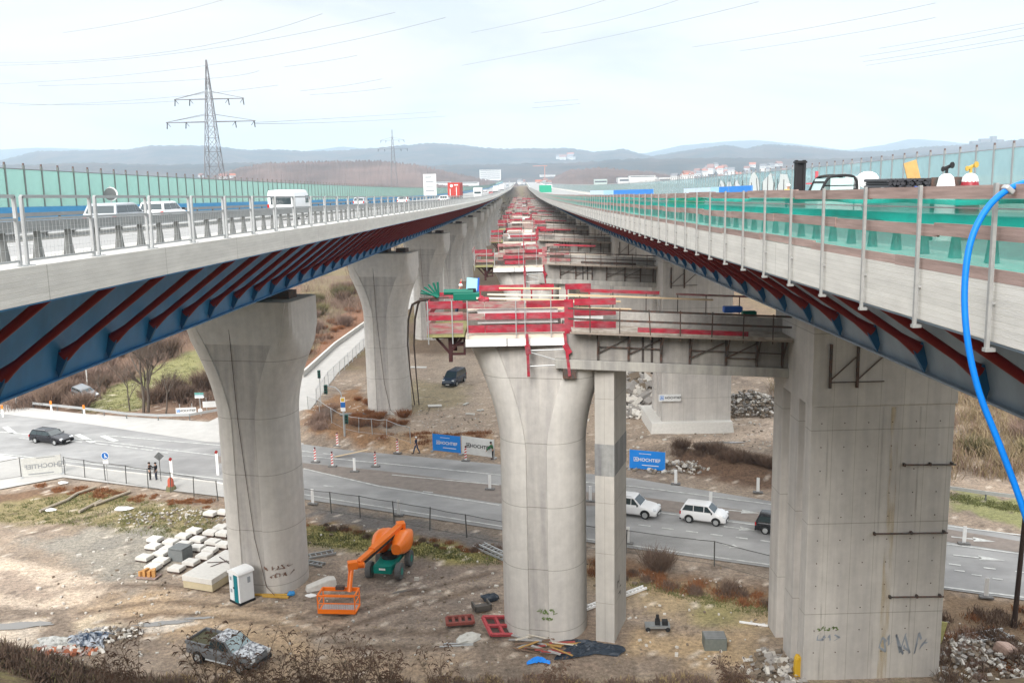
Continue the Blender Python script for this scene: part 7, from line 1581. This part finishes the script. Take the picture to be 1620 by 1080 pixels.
for v_, ps_ in SMALL.items():
    hh, mm = {0: (1.9, TWIG), 1: (1.7, TWIGP), 2: (1.8, TWIGO), 3: (.95, TWIGR), 4: (2.2, TWIGY)}[v_]
    clumps('undergrowth', 'low ' + ['dark brown', 'pinkish', 'olive', 'rust coloured', 'straw coloured'][v_] + ' undergrowth along the verges and banks', ps_, mm, 170, hh, 1.5, 30 + v_, .014)
clumps('scrub_thicket', 'tangled brown scrub covering the slope left of the pale side road', THK, TWIGP, 80, 1.7, 2.2, 51, .022)
clumps('scrub_thicket', 'darker brown stems in the scrub left of the pale side road', THK[::2], TWIG, 70, 1.9, 2.2, 52, .022)
pts = []
for i in range(420): x, y = rn.uniform(33, 75), rn.uniform(79, 135); pts.append((x, y, rn.uniform(.8, 1.4)))
clumps('scrub_thicket', 'tall straw brown scrub behind the guard rail at the far right', pts, mat('straw_brown', (.26, .20, .115), .95, var=.35, scale=.4), 80, 2.6, 1.8, 55, .02)
clumps('scrub_thicket', 'darker stems in the scrub at the far right', pts[::2], TWIGP, 60, 2.2, 1.8, 56, .02)
# grass
pts = []
for poly, n_ in (([(0, 800), (150, 775), (345, 812), (345, 845), (250, 850), (120, 830), (0, 830)], 500), ([(480, 830), (600, 845), (790, 880), (790, 893), (640, 878), (480, 860)], 420), ([(940, 905), (1240, 960), (1240, 985), (1010, 930)], 160), ([(1490, 790), (1620, 812), (1620, 800), (1500, 780)], 200), ([(130, 655), (150, 625), (220, 590), (300, 560), (330, 600), (215, 652)], 500)):
    xs_ = [p[0] for p in poly]; ys2 = [p[1] for p in poly]; k = 0
    while k < n_:
        px, py = rn.uniform(min(xs_), max(xs_)), rn.uniform(min(ys2), max(ys2))
        if inside(np.array([px]), np.array([py]), poly)[0]: x, y = G(px, py); pts.append((x, y, rn.uniform(.4, 1))); k += 1
clumps('grass', 'olive green grass tufts on the verges', pts, mat('grass_green', (.14, .15, .055), .9, var=.35, scale=.4), 14, .28, .7, 9, .02)
pts = [(x, y, s_) for x, y, s_ in [(G(rn.uniform(60, 1240), 0) if 0 else (rn.uniform(-33, 14), rn.uniform(48, 62), rn.uniform(.3, .8))) for i in range(240)]]
clumps('dry_grass', 'sparse straw tufts over the near yard', pts, TWIGY, 9, .22, .5, 10, .012)
# butterfly bushes with dark drooping seed heads in the foreground
def budd(label, x, y, ztop, seed, n=9):
    rn_ = random.Random(seed); t = thing('butterfly_bush', label, 'shrub', (x, y, gz(x, y)), 0, None); H_ = ztop - gz(x, y); b = MB(); sh = MB()
    for i in range(n):
        a = rn_.random() * 6.283; o_ = rn_.uniform(.1, .55); L_ = H_ * rn_.uniform(.55, 1.0); pts = [Vector((0, 0, 0))]; d = Vector((math.cos(a) * o_ * .5, math.sin(a) * o_ * .4, 1)).normalized()
        for k in range(5): pts.append(pts[-1] + d * L_ / 5); d = (d + Vector((math.cos(a) * .10, math.sin(a) * .06, 0)) + Vector((rn_.uniform(-.1, .1), rn_.uniform(-.1, .1), 0))).normalized()
        b.tube(pts, [.022, .019, .016, .012, .009, .006], 4, caps=False)
        for k in range(11):
            s_ = rn_.uniform(.35, 1); j = min(int(s_ * 5), 4); q = pts[j].lerp(pts[j + 1], s_ * 5 - j); a2 = rn_.random() * 6.283; e = q + Vector((math.cos(a2) * .28, math.sin(a2) * .28, .22)); b.tube([q, q.lerp(e, .5) + Vector((0, 0, .05)), e], [.007, .006, .004], 3, caps=False)
            f_ = e + Vector((math.cos(a2) * .13, math.sin(a2) * .13, .02)); g_ = f_ + Vector((math.cos(a2) * .09, math.sin(a2) * .09, -.10)); sh.tube([e, f_, g_], [.018, .028, .008], 4)
            for m__ in range(2): e2 = q + Vector((rn_.uniform(-.2, .2), rn_.uniform(-.2, .2), rn_.uniform(0, .25))); b.tube([q, e2], [.005, .003], 3, caps=False); sh.tube([e2, e2 + Vector((rn_.uniform(-.07, .07), 0, .05))], [.016, .006], 4)
    b.build('stems', mat('brown_stem', (.17, .12, .085), .9), t); stuff(sh.build('seed_heads', SEEDH, t))
def bat(px, py_top, Yd, label, seed, n=9): X, _, zt = AY(px, py_top, Yd); budd(label, X, Yd, zt, seed, n)
bat(395, 975, 33, 'butterfly bush with dark seed heads right of the pickup cab', 1, 9)
bat(330, 960, 32, 'butterfly bush whose seed heads hang in front of the pickup bed', 2, 8)
bat(480, 985, 34, 'butterfly bush between the pickup and the lift basket', 3, 10)
bat(560, 990, 34, 'butterfly bush below the lift basket', 4, 11)
bat(610, 1015, 35, 'low butterfly bush right of the lift basket', 5, 12)
bat(165, 970, 34, 'small butterfly bush in front of the dark plastic heap', 6, 6)
bat(205, 985, 34, 'small butterfly bush right of the dark plastic heap', 7, 7)
bat(690, 1000, 36, 'thin bare shrub in front of the dirty white cloth', 8, 5)
bat(520, 1040, 35, 'dense butterfly bush at the bottom edge below the lift basket', 9, 10)
bat(435, 1035, 35, 'dense butterfly bush at the bottom edge right of the pickup', 10, 8)
bat(1160, 1035, 38, 'dry shrub at the bottom edge left of the yellow barrier', 11, 10)
bat(880, 1050, 38, 'dry shrub at the bottom edge in front of the blue sheet', 12, 9)
clean_ = None
# ================================================================ HILLS, FAR THINGS
def hillmat(name, c1, c2, c3):
    m = mat(name, c1, .95, col2=c2, scale=.006, var=.35, detail=9, blotch=0)
    return m
def ridge(name, prof, Y, depth, m_, base=0, jit=.0, seed=0, n=260, gap=0):
    pxs = np.linspace(prof[0][0], prof[-1][0], n); pys = np.interp(pxs, [p[0] for p in prof], [p[1] for p in prof])
    b = MB(); rows = 14; vs = []
    top = [AY(float(x), float(y), Y) for x, y in zip(pxs, pys)]
    X_ = np.array([t[0] for t in top]); Z_ = np.array([t[2] for t in top]); rowsY = []
    for r_ in range(rows + 1):
        u = r_ / rows
        if u <= .7: k = math.sin(u / .7 * math.pi / 2) ** 1.1; yy = Y - depth * (1 - u / .7)
        else: k = math.cos((u - .7) / .3 * math.pi / 2) ** .8; yy = Y + depth * (u - .7) / .3 * .6
        nz_ = (fbm(X_ * 6 / depth + 3, np.full(n, yy * 6 / depth), seed, 5) - .5); sc_ = X_ * (yy / Y)
        tr_ = (RG.rand(n) - .5) * jit * (1 if abs(u - .7) < .06 else .4)
        for i in range(n): vs.append((sc_[i], yy + nz_[i] * depth * .05, base + (Z_[i] - base) * k * (1 + nz_[i] * .30 * (1 - k) * 2) + tr_[i]))
    b.add(vs, [(r_ * n + i, r_ * n + i + 1, (r_ + 1) * n + i + 1, (r_ + 1) * n + i) for r_ in range(rows) for i in range(n - 1)])
    o = b.build(name, m_, smooth=True); return struct(o)
HF = hillmat('far_forest', (.03, .038, .042), (.055, .055, .05), None); HM = hillmat('mid_forest', (.035, .04, .042), (.075, .06, .055), None); HN = hillmat('near_forest', (.085, .058, .05), (.14, .095, .08), None)
ridge('far_hill', [(-200, 236), (0, 237), (60, 234), (130, 236), (200, 240), (400, 240), (480, 240), (540, 232), (600, 238), (800, 242), (1018, 243), (1080, 230), (1150, 224), (1195, 222), (1240, 226), (1340, 238), (1400, 229), (1440, 220), (1490, 223), (1530, 228), (1620, 226), (1850, 222)], 9000, 1500, HF, jit=4, seed=3)
ridge('wooded_hill', [(-300, 262), (0, 254), (60, 240), (130, 239), (200, 237), (235, 231), (300, 231), (350, 233), (390, 238), (430, 237), (480, 240), (540, 239), (600, 234), (680, 227), (720, 229), (760, 234), (800, 236), (900, 235), (940, 241), (985, 236), (1012, 243), (1040, 250), (1100, 256)], 5400, 1500, HM, jit=6, seed=9, n=420)
ridge('wooded_hill', [(1000, 262), (1030, 248), (1090, 238), (1150, 230), (1180, 236), (1210, 229), (1260, 231), (1340, 240), (1400, 240), (1460, 233), (1520, 230), (1560, 226), (1620, 221), (1850, 210)], 4900, 1400, HM, jit=6, seed=12, n=360)
ridge('wooded_hill', [(-300, 268), (0, 262), (150, 258), (260, 262), (380, 258), (700, 262), (900, 258), (1000, 252), (1150, 250), (1300, 252), (1450, 246), (1620, 240), (1850, 236)], 3300, 900, HM, jit=6, seed=22, n=420)
ridge('brown_forest', [(250, 290), (330, 282), (380, 266), (430, 258), (520, 256), (600, 255), (660, 262), (700, 270), (745, 280), (790, 290), (820, 292)], 1900, 420, HN, base=10, jit=7, seed=32, n=420)
ridge('brown_forest', [(840, 296), (880, 280), (900, 270), (950, 266), (1020, 272), (1100, 282), (1180, 284), (1300, 282), (1620, 280), (1900, 278)], 1900, 420, HN, base=10, jit=7, seed=35, n=420)
# woods in the valley beyond: crowns as stuff
def woods(name, label, area, n, seed, m_):
    rn_ = random.Random(seed); b = MB()
    for i in range(n):
        x, y = rn_.uniform(area[0], area[1]), rn_.uniform(area[2], area[3]); z0 = gz(x, y); H_ = rn_.uniform(9, 17)
        for k in range(26):
            p = Vector((x + rn_.gauss(0, 2.6), y + rn_.gauss(0, 2.6), z0 + H_ * rn_.uniform(.15, 1))); s_ = rn_.uniform(.5, 1.4); d = Vector((rn_.gauss(0, 1), rn_.gauss(0, 1), rn_.gauss(0, 1))).normalized() * s_; e = Vector((rn_.gauss(0, 1), rn_.gauss(0, 1), 1.3)).normalized() * s_ * 1.3
            b.add([p - d * .4, p + d * .4, p + e], [(0, 1, 2)])
        b.beam((x, y, z0), (x, y, z0 + H_ * .5), .3, .3, up=(0, 1, 0))
    return stuff(b.build(name, m_), label, 'woodland')
TW2 = mat('winter_wood', (.14, .10, .08), .95, var=.3, scale=.05, col2=(.11, .10, .065))
woods('woodland', 'brown winter wood beyond the bridge on the left valley side', (-420, -60, 290, 800), 620, 4, TW2)
woods('woodland', 'brown winter wood in the valley between and right of the bridges', (-40, 320, 560, 900), 420, 5, TW2)
woods('woodland', 'winter wood on the right below the deck', (55, 200, 130, 400), 240, 6, TW2)
# pylons
def pylon(label, X, Y, zb, H_, arms, w0=5.2, lean=0, r=.09):
    t = thing('power_pylon', label, 'pylon', (X, Y, zb)); b = MB(); lv = [0, .12, .23, .33, .42, .50, .57, .635, .69, .74, .79, .85, .92, 1.0]
    def wd(f_): return w0 / 2 * (1 - f_) ** 1.0 * .88 + .12 + (.35 if f_ < .97 else 0) * (1 - f_)
    for a, c in zip(lv[:-1], lv[1:]):
        wa, wc = wd(a), wd(c); za, zc = a * H_, c * H_
        A = [(-wa, -wa, za), (wa, -wa, za), (wa, wa, za), (-wa, wa, za)]; C_ = [(-wc, -wc, zc), (wc, -wc, zc), (wc, wc, zc), (-wc, wc, zc)]
        for i in range(4):
            j = (i + 1) % 4; b.beam(A[i], C_[i], r * 2, r * 2, up=(0, 1, 0)); b.beam(A[i], C_[j], r * 1.1, r * 1.1, up=(0, 1, 0)); b.beam(A[j], C_[i], r * 1.1, r * 1.1, up=(0, 1, 0)); b.beam(C_[i], C_[j], r * 1.1, r * 1.1)
    b.build('tower_lattice', DARKP, t)
    for z_, hw in arms:
        b = MB(); f_ = z_ / H_; w_ = wd(f_)
        for y in (-w_, w_):
            for s_ in (1, -1):
                b.beam((s_ * w_, y, z_), (s_ * hw, 0, z_), r * 2, r * 2.2); b.beam((s_ * w_, y, z_ + H_ * .035), (s_ * hw, 0, z_ + .1), r * 1.3, r * 1.3)
        o_ = b.build('cross_arm', DARKP, t)
        for s_ in (1, -1):
            for q_ in (.97, .55): b = MB(); b.tube([(s_ * hw * q_, 0, z_), (s_ * (hw * q_ + .2), 0, z_ - H_ * .03)], r * 1.6, 5); b.tube([(s_ * hw * q_, 0, z_), (s_ * (hw * q_ - 1.0), 0, z_ - H_ * .02)], r * .8, 4); par(b.build('insulator', BLACK), o_)
    return t
DARKP = mat('pylon_steel', (.17, .17, .18), .6, metal=.2)
YP = 300; a = AY(326, 95, YP); zb = gz(a[0], YP); hgt = a[2] - zb
z1 = AY(330, 157, YP)[2] - zb; z2 = AY(333, 193, YP)[2] - zb
pylon('tall lattice power pylon with two cross arms behind the left noise barrier', a[0], YP, zb, hgt, [(z1, 11.2), (z2, 14.4)], w0=9, r=.095)
YP2 = 900; a2 = AY(620, 205, YP2); zb2 = gz(a2[0], YP2); z3 = AY(620, 222, YP2)[2] - zb2; z4 = AY(620, 236, YP2)[2] - zb2
pylon('small distant power pylon above the forest right of the tall one', a2[0], YP2, zb2, a2[2] - zb2, [(z3, 11.5), (z4, 14.5)], w0=9, r=.10)
# power lines
WIRE = mat('wire_grey', (.20, .21, .23), .6)
WL = [((-20, 99), (250, 92), (510, 22), 340, 200), ((-20, 104), (270, 92), (625, 20), 330, 200), ((-20, 134), (330, 110), (705, 28), 330, 190), ((60, 136), (320, 128), (410, 112), 330, 280), ((30, 167), (220, 160), (440, 135), 330, 260), ((100, 52), (230, 32), (360, -2), 300, 220), ((450, 106), (510, 98), (565, 88), 300, 260), ((475, 144), (540, 137), (605, 125), 320, 280), ((490, 150), (560, 146), (620, 138), 320, 280), ((403, 196), (560, 193), (705, 184), 300, 700), ((403, 194), (520, 188), (690, 177), 302, 720),
      ((730, 104), (970, 58), (1200, 3), 210, 130), ((745, 52), (870, 26), (965, -2), 220, 170), ((855, 53), (960, 35), (1080, -2), 210, 160), ((1095, 75), (1290, 44), (1480, 5), 180, 120), ((1170, 81), (1340, 55), (1480, 28), 180, 130), ((1390, 77), (1520, 56), (1700, 22), 160, 110), ((1360, 90), (1500, 68), (1700, 28), 160, 110), ((1365, 98), (1500, 78), (1700, 42), 160, 110), ((1370, 104), (1500, 84), (1700, 50), 160, 110), ((845, 163), (880, 160), (915, 158), 400, 380), ((842, 171), (880, 168), (918, 164), 400, 380), ((280, 160), (100, 168), (-40, 160), 300, 330)]
WLN = ['long wire of the upper left pair, upper one', 'long wire of the upper left pair, lower one', 'long wire passing just above the pylon top', 'short wire right below the pylon top', 'wire meeting the pylon at its upper cross arm', 'topmost short wire in the upper left corner', 'short faint wire right of the pylon top', 'faint wire right of the upper cross arm, upper one', 'faint wire right of the upper cross arm, lower one', 'wire running right from the lower cross arm', 'second wire running right from the lower cross arm', 'long wire at the top centre', 'short wire at the top left of centre', 'short wire at the top right of centre', 'upper wire of the pair over the right bridge', 'lower wire of the pair over the right bridge'] + ['%s of four parallel wires at the upper right edge' % q for q in ('topmost', 'second', 'third', 'lowest')] + ['faint upper wire low in the centre of the sky', 'faint lower wire low in the centre of the sky', 'faint wire left of the pylon']
WLN = ['thin overhead ' + q for q in WLN]
for i, (p0, p1, p2, d0, d2) in enumerate(WL):
    A, B_, C_ = Vector(AY(*p0, d0)), Vector(AY(*p1, (d0 + d2) / 2)), Vector(AY(*p2, d2)); b = MB(); b.tube([A.lerp(B_, t_ ) .lerp(B_.lerp(C_, t_), t_) * .5 + (A * (1 - t_) * (1 - 2 * t_) + B_ * 4 * t_ * (1 - t_) + C_ * t_ * (2 * t_ - 1)) * .5 for t_ in [k / 12 for k in range(13)]], .028 * (d0 + d2) / 400, 4)
    tag(b.build('power_line', WIRE), WLN[i], 'power line', 'overhead wires across the sky')
# distant buildings
BW = mat('far_white_wall', (.55, .55, .54), .7); BR = [mat('far_grey_roof', (.16, .16, .17), .8), mat('far_brown_roof', (.22, .12, .10), .8), mat('far_red_roof', (.33, .13, .09), .8)]
BWD = mat('far_window', (.08, .09, .10), .4)
bpy.context.view_layer.update()
def on_hill(px, py, Yf):
    d = RM @ np.array([(px - CXP) / FPX, -(py - CYP) / FPX, -1.0]); d = Vector([float(q) for q in d]); d.normalize(); o_ = Vector((0, 0, EYE)) + d * 1250
    hit, loc, *_r = S.ray_cast(bpy.context.evaluated_depsgraph_get(), o_, d, distance=9000)
    return tuple(loc) if hit else AY(px, py, Yf)
def hall(label, px, py, Y, w, h, m_=None, rows=3, roofm=None):
    X, Y, z = on_hill(px, py, Y); w_ = w * Y / FPX; h_ = h * Y / FPX; zb_ = min(z, z)
    t = thing('far_building', label, 'building', (X, Y, z)); b = MB(); b.box((0, 0, h_ / 2 - 15), (w_, w_ * .5, h_ + 30)); b.build('wall', m_ or BW, t)
    b = MB(); b.box((0, 0, h_ + .4), (w_ * 1.01, w_ * .51, .8)); b.build('flat_roof', roofm or BR[0], t)
    for r_ in range(rows): b = MB(); b.box((0, -w_ * .25 - .1, h_ * (r_ + .6) / rows), (w_ * .92, .15, h_ * .28 / rows)); b.build('window_band', BWD, t)
hall('large white high rise block on the hill left of the vanishing point', 776, 284, 1850, 33, 15, rows=5)
hall('long low white hall below the high rise block', 735, 292, 1900, 45, 3.5, rows=1); hall('low white hall left of the long one', 700, 291, 1950, 26, 3, rows=1)
hall('large white industrial hall right of the vanishing point', 1007, 291, 1750, 60, 10, rows=1); hall('upper white storey block on the industrial hall', 1015, 282, 1760, 40, 4, rows=1)
hall('second white hall right of the industrial hall', 1062, 290, 1800, 42, 9, rows=1); hall('grey green shed left of the industrial hall', 950, 293, 1700, 20, 9, m_=mat('far_green_wall', (.40, .48, .45), .8), rows=1)
hall('white station like block beside the crane', 866, 279, 1850, 24, 2.5, rows=1)
# houses on the hillside
hb = None
def house(X, Y, z, s_, rz, rm, label, group):
    t = thing('hillside_house', label, 'house', (X, Y, z), rz, group); b = MB(); b.box((0, 0, 1 * s_ - 6), (11 * s_, 8 * s_, 6 * s_ + 12)); b.build('wall', BW, t)
    b = MB(); h0, h1 = 4 * s_, 8 * s_; b.add([(-6 * s_, -4.6 * s_, h0), (6 * s_, -4.6 * s_, h0), (6 * s_, 4.6 * s_, h0), (-6 * s_, 4.6 * s_, h0), (-6 * s_, 0, h1), (6 * s_, 0, h1)], [(0, 1, 5, 4), (2, 3, 4, 5), (0, 4, 3), (1, 2, 5), (3, 2, 1, 0)]); b.build('roof', rm, t)
    b = MB(); 
    for i in range(4): b.box(((i - 1.5) * 2.4 * s_, -4.05 * s_, 1.5 * s_), (1.2 * s_, .1, 1.4 * s_))
    b.build('window', BWD, t)
rn = random.Random(12)
for i in range(74):
    if i < 40: px = rn.gauss(1130, 34); py = 282 - max(0, 1 - abs(px - 1135) / 60) * rn.uniform(0, 22); g_ = 'white house of the dense village on the slope above the two white halls'; Yh = 1850
    elif i < 58: px = rn.uniform(1180, 1380); py = rn.uniform(262, 282); g_ = 'white house scattered on the slope above the forklift mast'; Yh = 1900
    elif i < 66: px = rn.uniform(820, 870); py = rn.uniform(288, 296); g_ = 'pale house at the far end of the bridge'; Yh = 1900
    elif i < 70: px = rn.uniform(870, 905); py = rn.uniform(249, 253); g_ = 'white house high on the wooded ridge behind the crane'; Yh = 3200
    else: px = rn.uniform(310, 372); py = rn.uniform(279, 284); g_ = 'pale house low behind the tall power pylon'; Yh = 2000
    X, Yh, z = on_hill(px, py, Yh); house(X, Yh, z, rn.uniform(.8, 1.25) * Yh / 1750, rn.uniform(-.7, .7), rn.choice(BR), g_, g_.replace('house', 'houses'))
X, _, z = AY(1560, 227, 4880); t = thing('hilltop_castle', 'castle like group of buildings on the ridge at the far right', 'building', (X, 4880, z))
for i, (dx, w_, h_) in enumerate(((-60, 40, 14), (-10, 50, 24), (35, 24, 36), (70, 30, 18))): b = MB(); b.box((dx, 0, h_ / 2 - 40), (w_, 30, h_ + 80)); b.build('wing', mat('far_stone', (.16, .15, .155), .8), t)
X, _, z = AY(862, 285, 1800); cr = thing('tower_crane', 'thin reddish tower crane far away right of the vanishing point', 'crane', (X, 1800, z - 10)); CRM = mat('crane_red', (.45, .20, .14), .6)
b = MB(); b.box((0, 0, 18), (1.2, 1.2, 40)); b.build('crane_mast', CRM, cr); b = MB(); b.box((-9, 0, 37), (28, .9, 1.1)); b.build('crane_jib', CRM, cr)
# ================================================================ HAZE
hm = bpy.data.materials.new('valley_haze'); hm.use_nodes = True; t = hm.node_tree; t.nodes.clear()
vo = t.nodes.new('ShaderNodeVolumePrincipled'); vo.inputs['Color'].default_value = (.66, .84, 1.0, 1); vo.inputs['Density'].default_value = HAZE_D; vo.inputs['Anisotropy'].default_value = 0.0
ou = t.nodes.new('ShaderNodeOutputMaterial'); t.links.new(vo.outputs[0], ou.inputs['Volume'])
b = MB(); b.box((0, 6500, 219), (19000, 14000, 445)); hz = b.build('haze', hm); stuff(hz, 'pale blue haze filling the valley', 'haze')
